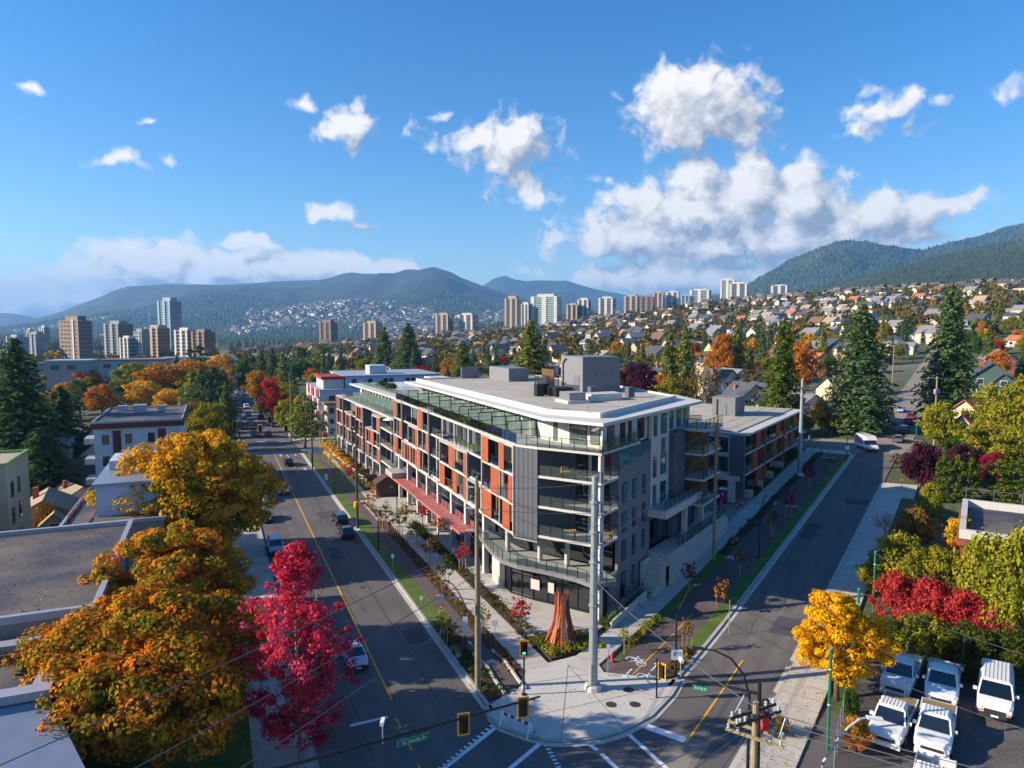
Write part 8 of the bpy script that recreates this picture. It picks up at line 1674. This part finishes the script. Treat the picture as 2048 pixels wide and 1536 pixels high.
# benches and bins
def bench(px, py, rz, lab):
    b_ = base_px(px, py); t = thing('bench', lab, 'bench', b_, rz)
    for i in range(4): ob('slat', MB().box(-.9, .9, -.25 + i * .13, -.15 + i * .13, .42, .47), 'bench_wood', t)
    for sg in (-1, 1): ob('leg', MB().box(sg * .7 - .05, sg * .7 + .05, -.22, .26, 0, .42), 'concrete_pale', t)
bench(1470, 1085, -AR + pi / 2, 'low bench on the verge by the cycle track'); bench(1552, 1008, -AR + pi / 2, 'second bench farther up the cycle track'); bench(912, 1308, -AL + pi / 2, 'bench in the shade behind the lamp on the kerb strip')
b_ = base_px(1619, 880); tag(ob('litter_bin', MB().lathe([(.25, 0), (.28, .9), (.3, .92), (.2, 1.0)], 10), 'pole_green', None, b_), 'dark green bin on the upper cross road corner', 'bin')
# green lamp poles, string lights and fence of the lot
for (px, pyb, pyt, lab) in ((1655, 1500, 1298, 'nearer green pole beside the yellow tree'), (1712, 1330, 1178, 'second green pole behind the yellow tree'), (1746, 1228, 1104, 'third green pole beside the red maples')):
    P = gnd(px, pyb); zt = atY(px + (1668 - 1655 if pyb == 1500 else 4), pyt, P.y).z; t = thing('lot_pole', lab, 'pole', (P.x, P.y, P.z), 0, 'green poles of the lot'); ob('shaft', MB().tube([(0, 0, -.2), (0, 0, zt - P.z)], .11, 8), 'pole_green', t); ob('cap', MB().tube([(0, 0, zt - P.z), (0, 0, zt - P.z + .06)], .12, 8), 'pole_steel', t)
    for z in (.45, .8): ob('clamp_band', MB().lathe([(.115, (zt - P.z) * z), (.125, (zt - P.z) * z), (.125, (zt - P.z) * z + .06), (.115, (zt - P.z) * z + .06)], 8), 'sign_white', t)
mat('bulb', '#e6dfcf', .4, .02)
for k, (a, c, bulbs) in enumerate((((1668, 1302, 50), (2120, 1480, 44), (.34, .78)), ((1716, 1182, 58), (2130, 1330, 50), (.27, .55, .85)), ((1748, 1106, 66), (2140, 1250, 58), (.3, .62)))):
    A_, C_ = atY(*a), atY(*c); pts = []; t = thing('string_light', '%s string of hanging bulbs across the parking lot' % ('nearest', 'middle', 'farthest')[k], 'string light', tuple(A_), 0, 'string lights of the lot')
    for i in range(13): f = i / 12; p = A_.lerp(C_, f); p.z -= 2.0 * f * (1 - f); pts.append(p - A_)
    ob('cable', MB().tube(pts, .02, 5), 'wire', t)
    for f in bulbs:
        p = A_.lerp(C_, f) - A_; p.z -= 2.0 * f * (1 - f); ob('drop_cable', MB().tube([p, p + Vector((0, 0, -2.6))], .015, 4), 'wire', t); ob('bulb', MB().lathe([(.03, p.z - 2.6), (.10, p.z - 2.7), (.10, p.z - 2.9), (.03, p.z - 3.0)], 8, (p.x, p.y)), 'bulb', t)
fm = bpy.data.materials.new('chain_link'); fm.use_nodes = True; nt_f = fm.node_tree; nt_f.nodes.clear(); MATS['chain_link'] = fm
of = N(nt_f, 'ShaderNodeOutputMaterial'); tr_ = N(nt_f, 'ShaderNodeBsdfTransparent'); df_ = N(nt_f, 'ShaderNodeBsdfDiffuse'); df_.inputs[0].default_value = lin('#8b8f8f'); mxf = N(nt_f, 'ShaderNodeMixShader'); mxf.inputs[0].default_value = .28
nt_f.links.new(tr_.outputs[0], mxf.inputs[1]); nt_f.links.new(df_.outputs[0], mxf.inputs[2]); nt_f.links.new(mxf.outputs[0], of.inputs[0])
a, c = gnd(1700, 1372), gnd(1668, 1540); t = thing('chain_link_fence', 'chain-link fence along the lot beside the nearer green pole', 'fence', (a.x, a.y, a.z)); dvv = c - a; n_ = 6
for i in range(n_ + 1): p = dvv * (i / n_); ob('fence_post', MB().tube([p, p + Vector((0, 0, 2.1))], .035, 6), 'pole_steel', t)
for i in range(n_): p, q = dvv * (i / n_), dvv * ((i + 1) / n_); ob('mesh_panel', MB().face([p, q, q + Vector((0, 0, 2.0)), p + Vector((0, 0, 2.0))]), 'chain_link', t)
ob('top_rail', MB().tube([Vector((0, 0, 2.05)), dvv + Vector((0, 0, 2.05))], .025, 6), 'pole_steel', t)
# balcony furniture on the corner
def onHQ(p, s, z): x, y = Lw(p, s); return (x, y, z)
mat('cushion_yellow', '#b58a3a', .8, .1)
t = thing('lounge_chair', 'yellow-cushioned lounge chair on the fourth corner balcony', 'chair', onHQ(32.9, 63.0, 13.94), .4); ob('seat', MB().box(-.4, .4, -.4, .4, .2, .42), 'cushion_yellow', t); ob('backrest', MB().box(-.4, .4, .3, .42, .42, .85), 'cushion_yellow', t); ob('frame', MB().box(-.42, .42, -.42, .42, .0, .19), 'black_metal', t)
t = thing('lounge_chair', 'dark lounge chair beside the yellow-cushioned one', 'chair', onHQ(34.0, 62.4, 13.94), .4); ob('seat', MB().box(-.4, .4, -.4, .4, .2, .42), 'bumper', t); ob('backrest', MB().box(-.4, .4, .3, .42, .42, .85), 'bumper', t)
for (p, s, z, lab) in ((33.0, 62.2, 7.7, 'wooden table on the second corner balcony'), (35.9, 59.9, 7.7, 'wooden sideboard at the corner of the second balcony')): t = thing('patio_table', lab, 'table', onHQ(p, s, z)); ob('table_top', MB().box(-.6, .6, -.4, .4, .62, .7), 'cushion_yellow', t); [ob('leg', MB().box(x - .04, x + .04, y - .04, y + .04, 0, .62), 'black_metal', t) for x in (-.5, .5) for y in (-.3, .3)]
t = thing('parasol', 'white parasol on a balcony of the glazed bay', 'parasol', onHQ(29.0, 124, 10.76)); ob('pole', MB().tube([(0, 0, 0), (0, 0, 2.2)], .03, 6), 'steel_grey', t); ob('canopy', MB().lathe([(1.4, 1.9), (.7, 2.2), (.03, 2.4)], 8), 'sign_white', t)

# things of one look are told apart by their place beside each other
same = {}
for o in bpy.data.objects:
    if o.parent is None and o.get('label') and o.get('group') in ('trees between the houses', 'houses on the hillside'): same.setdefault(o['label'], []).append(o)
for lab, os_ in same.items():
    if len(os_) < 2: continue
    os_.sort(key=lambda o: proj(*o.location)[0]); k = len(os_)
    for i, o in enumerate(os_): o['label'] = lab + ', ' + (('left', 'right')[i] if k == 2 else ('left', 'middle', 'right')[i] if k == 3 else ('first', 'second', 'third', 'fourth', 'fifth', 'sixth', 'seventh', 'eighth', 'ninth', 'tenth', 'last')[min(i, 10)] + ' from left')
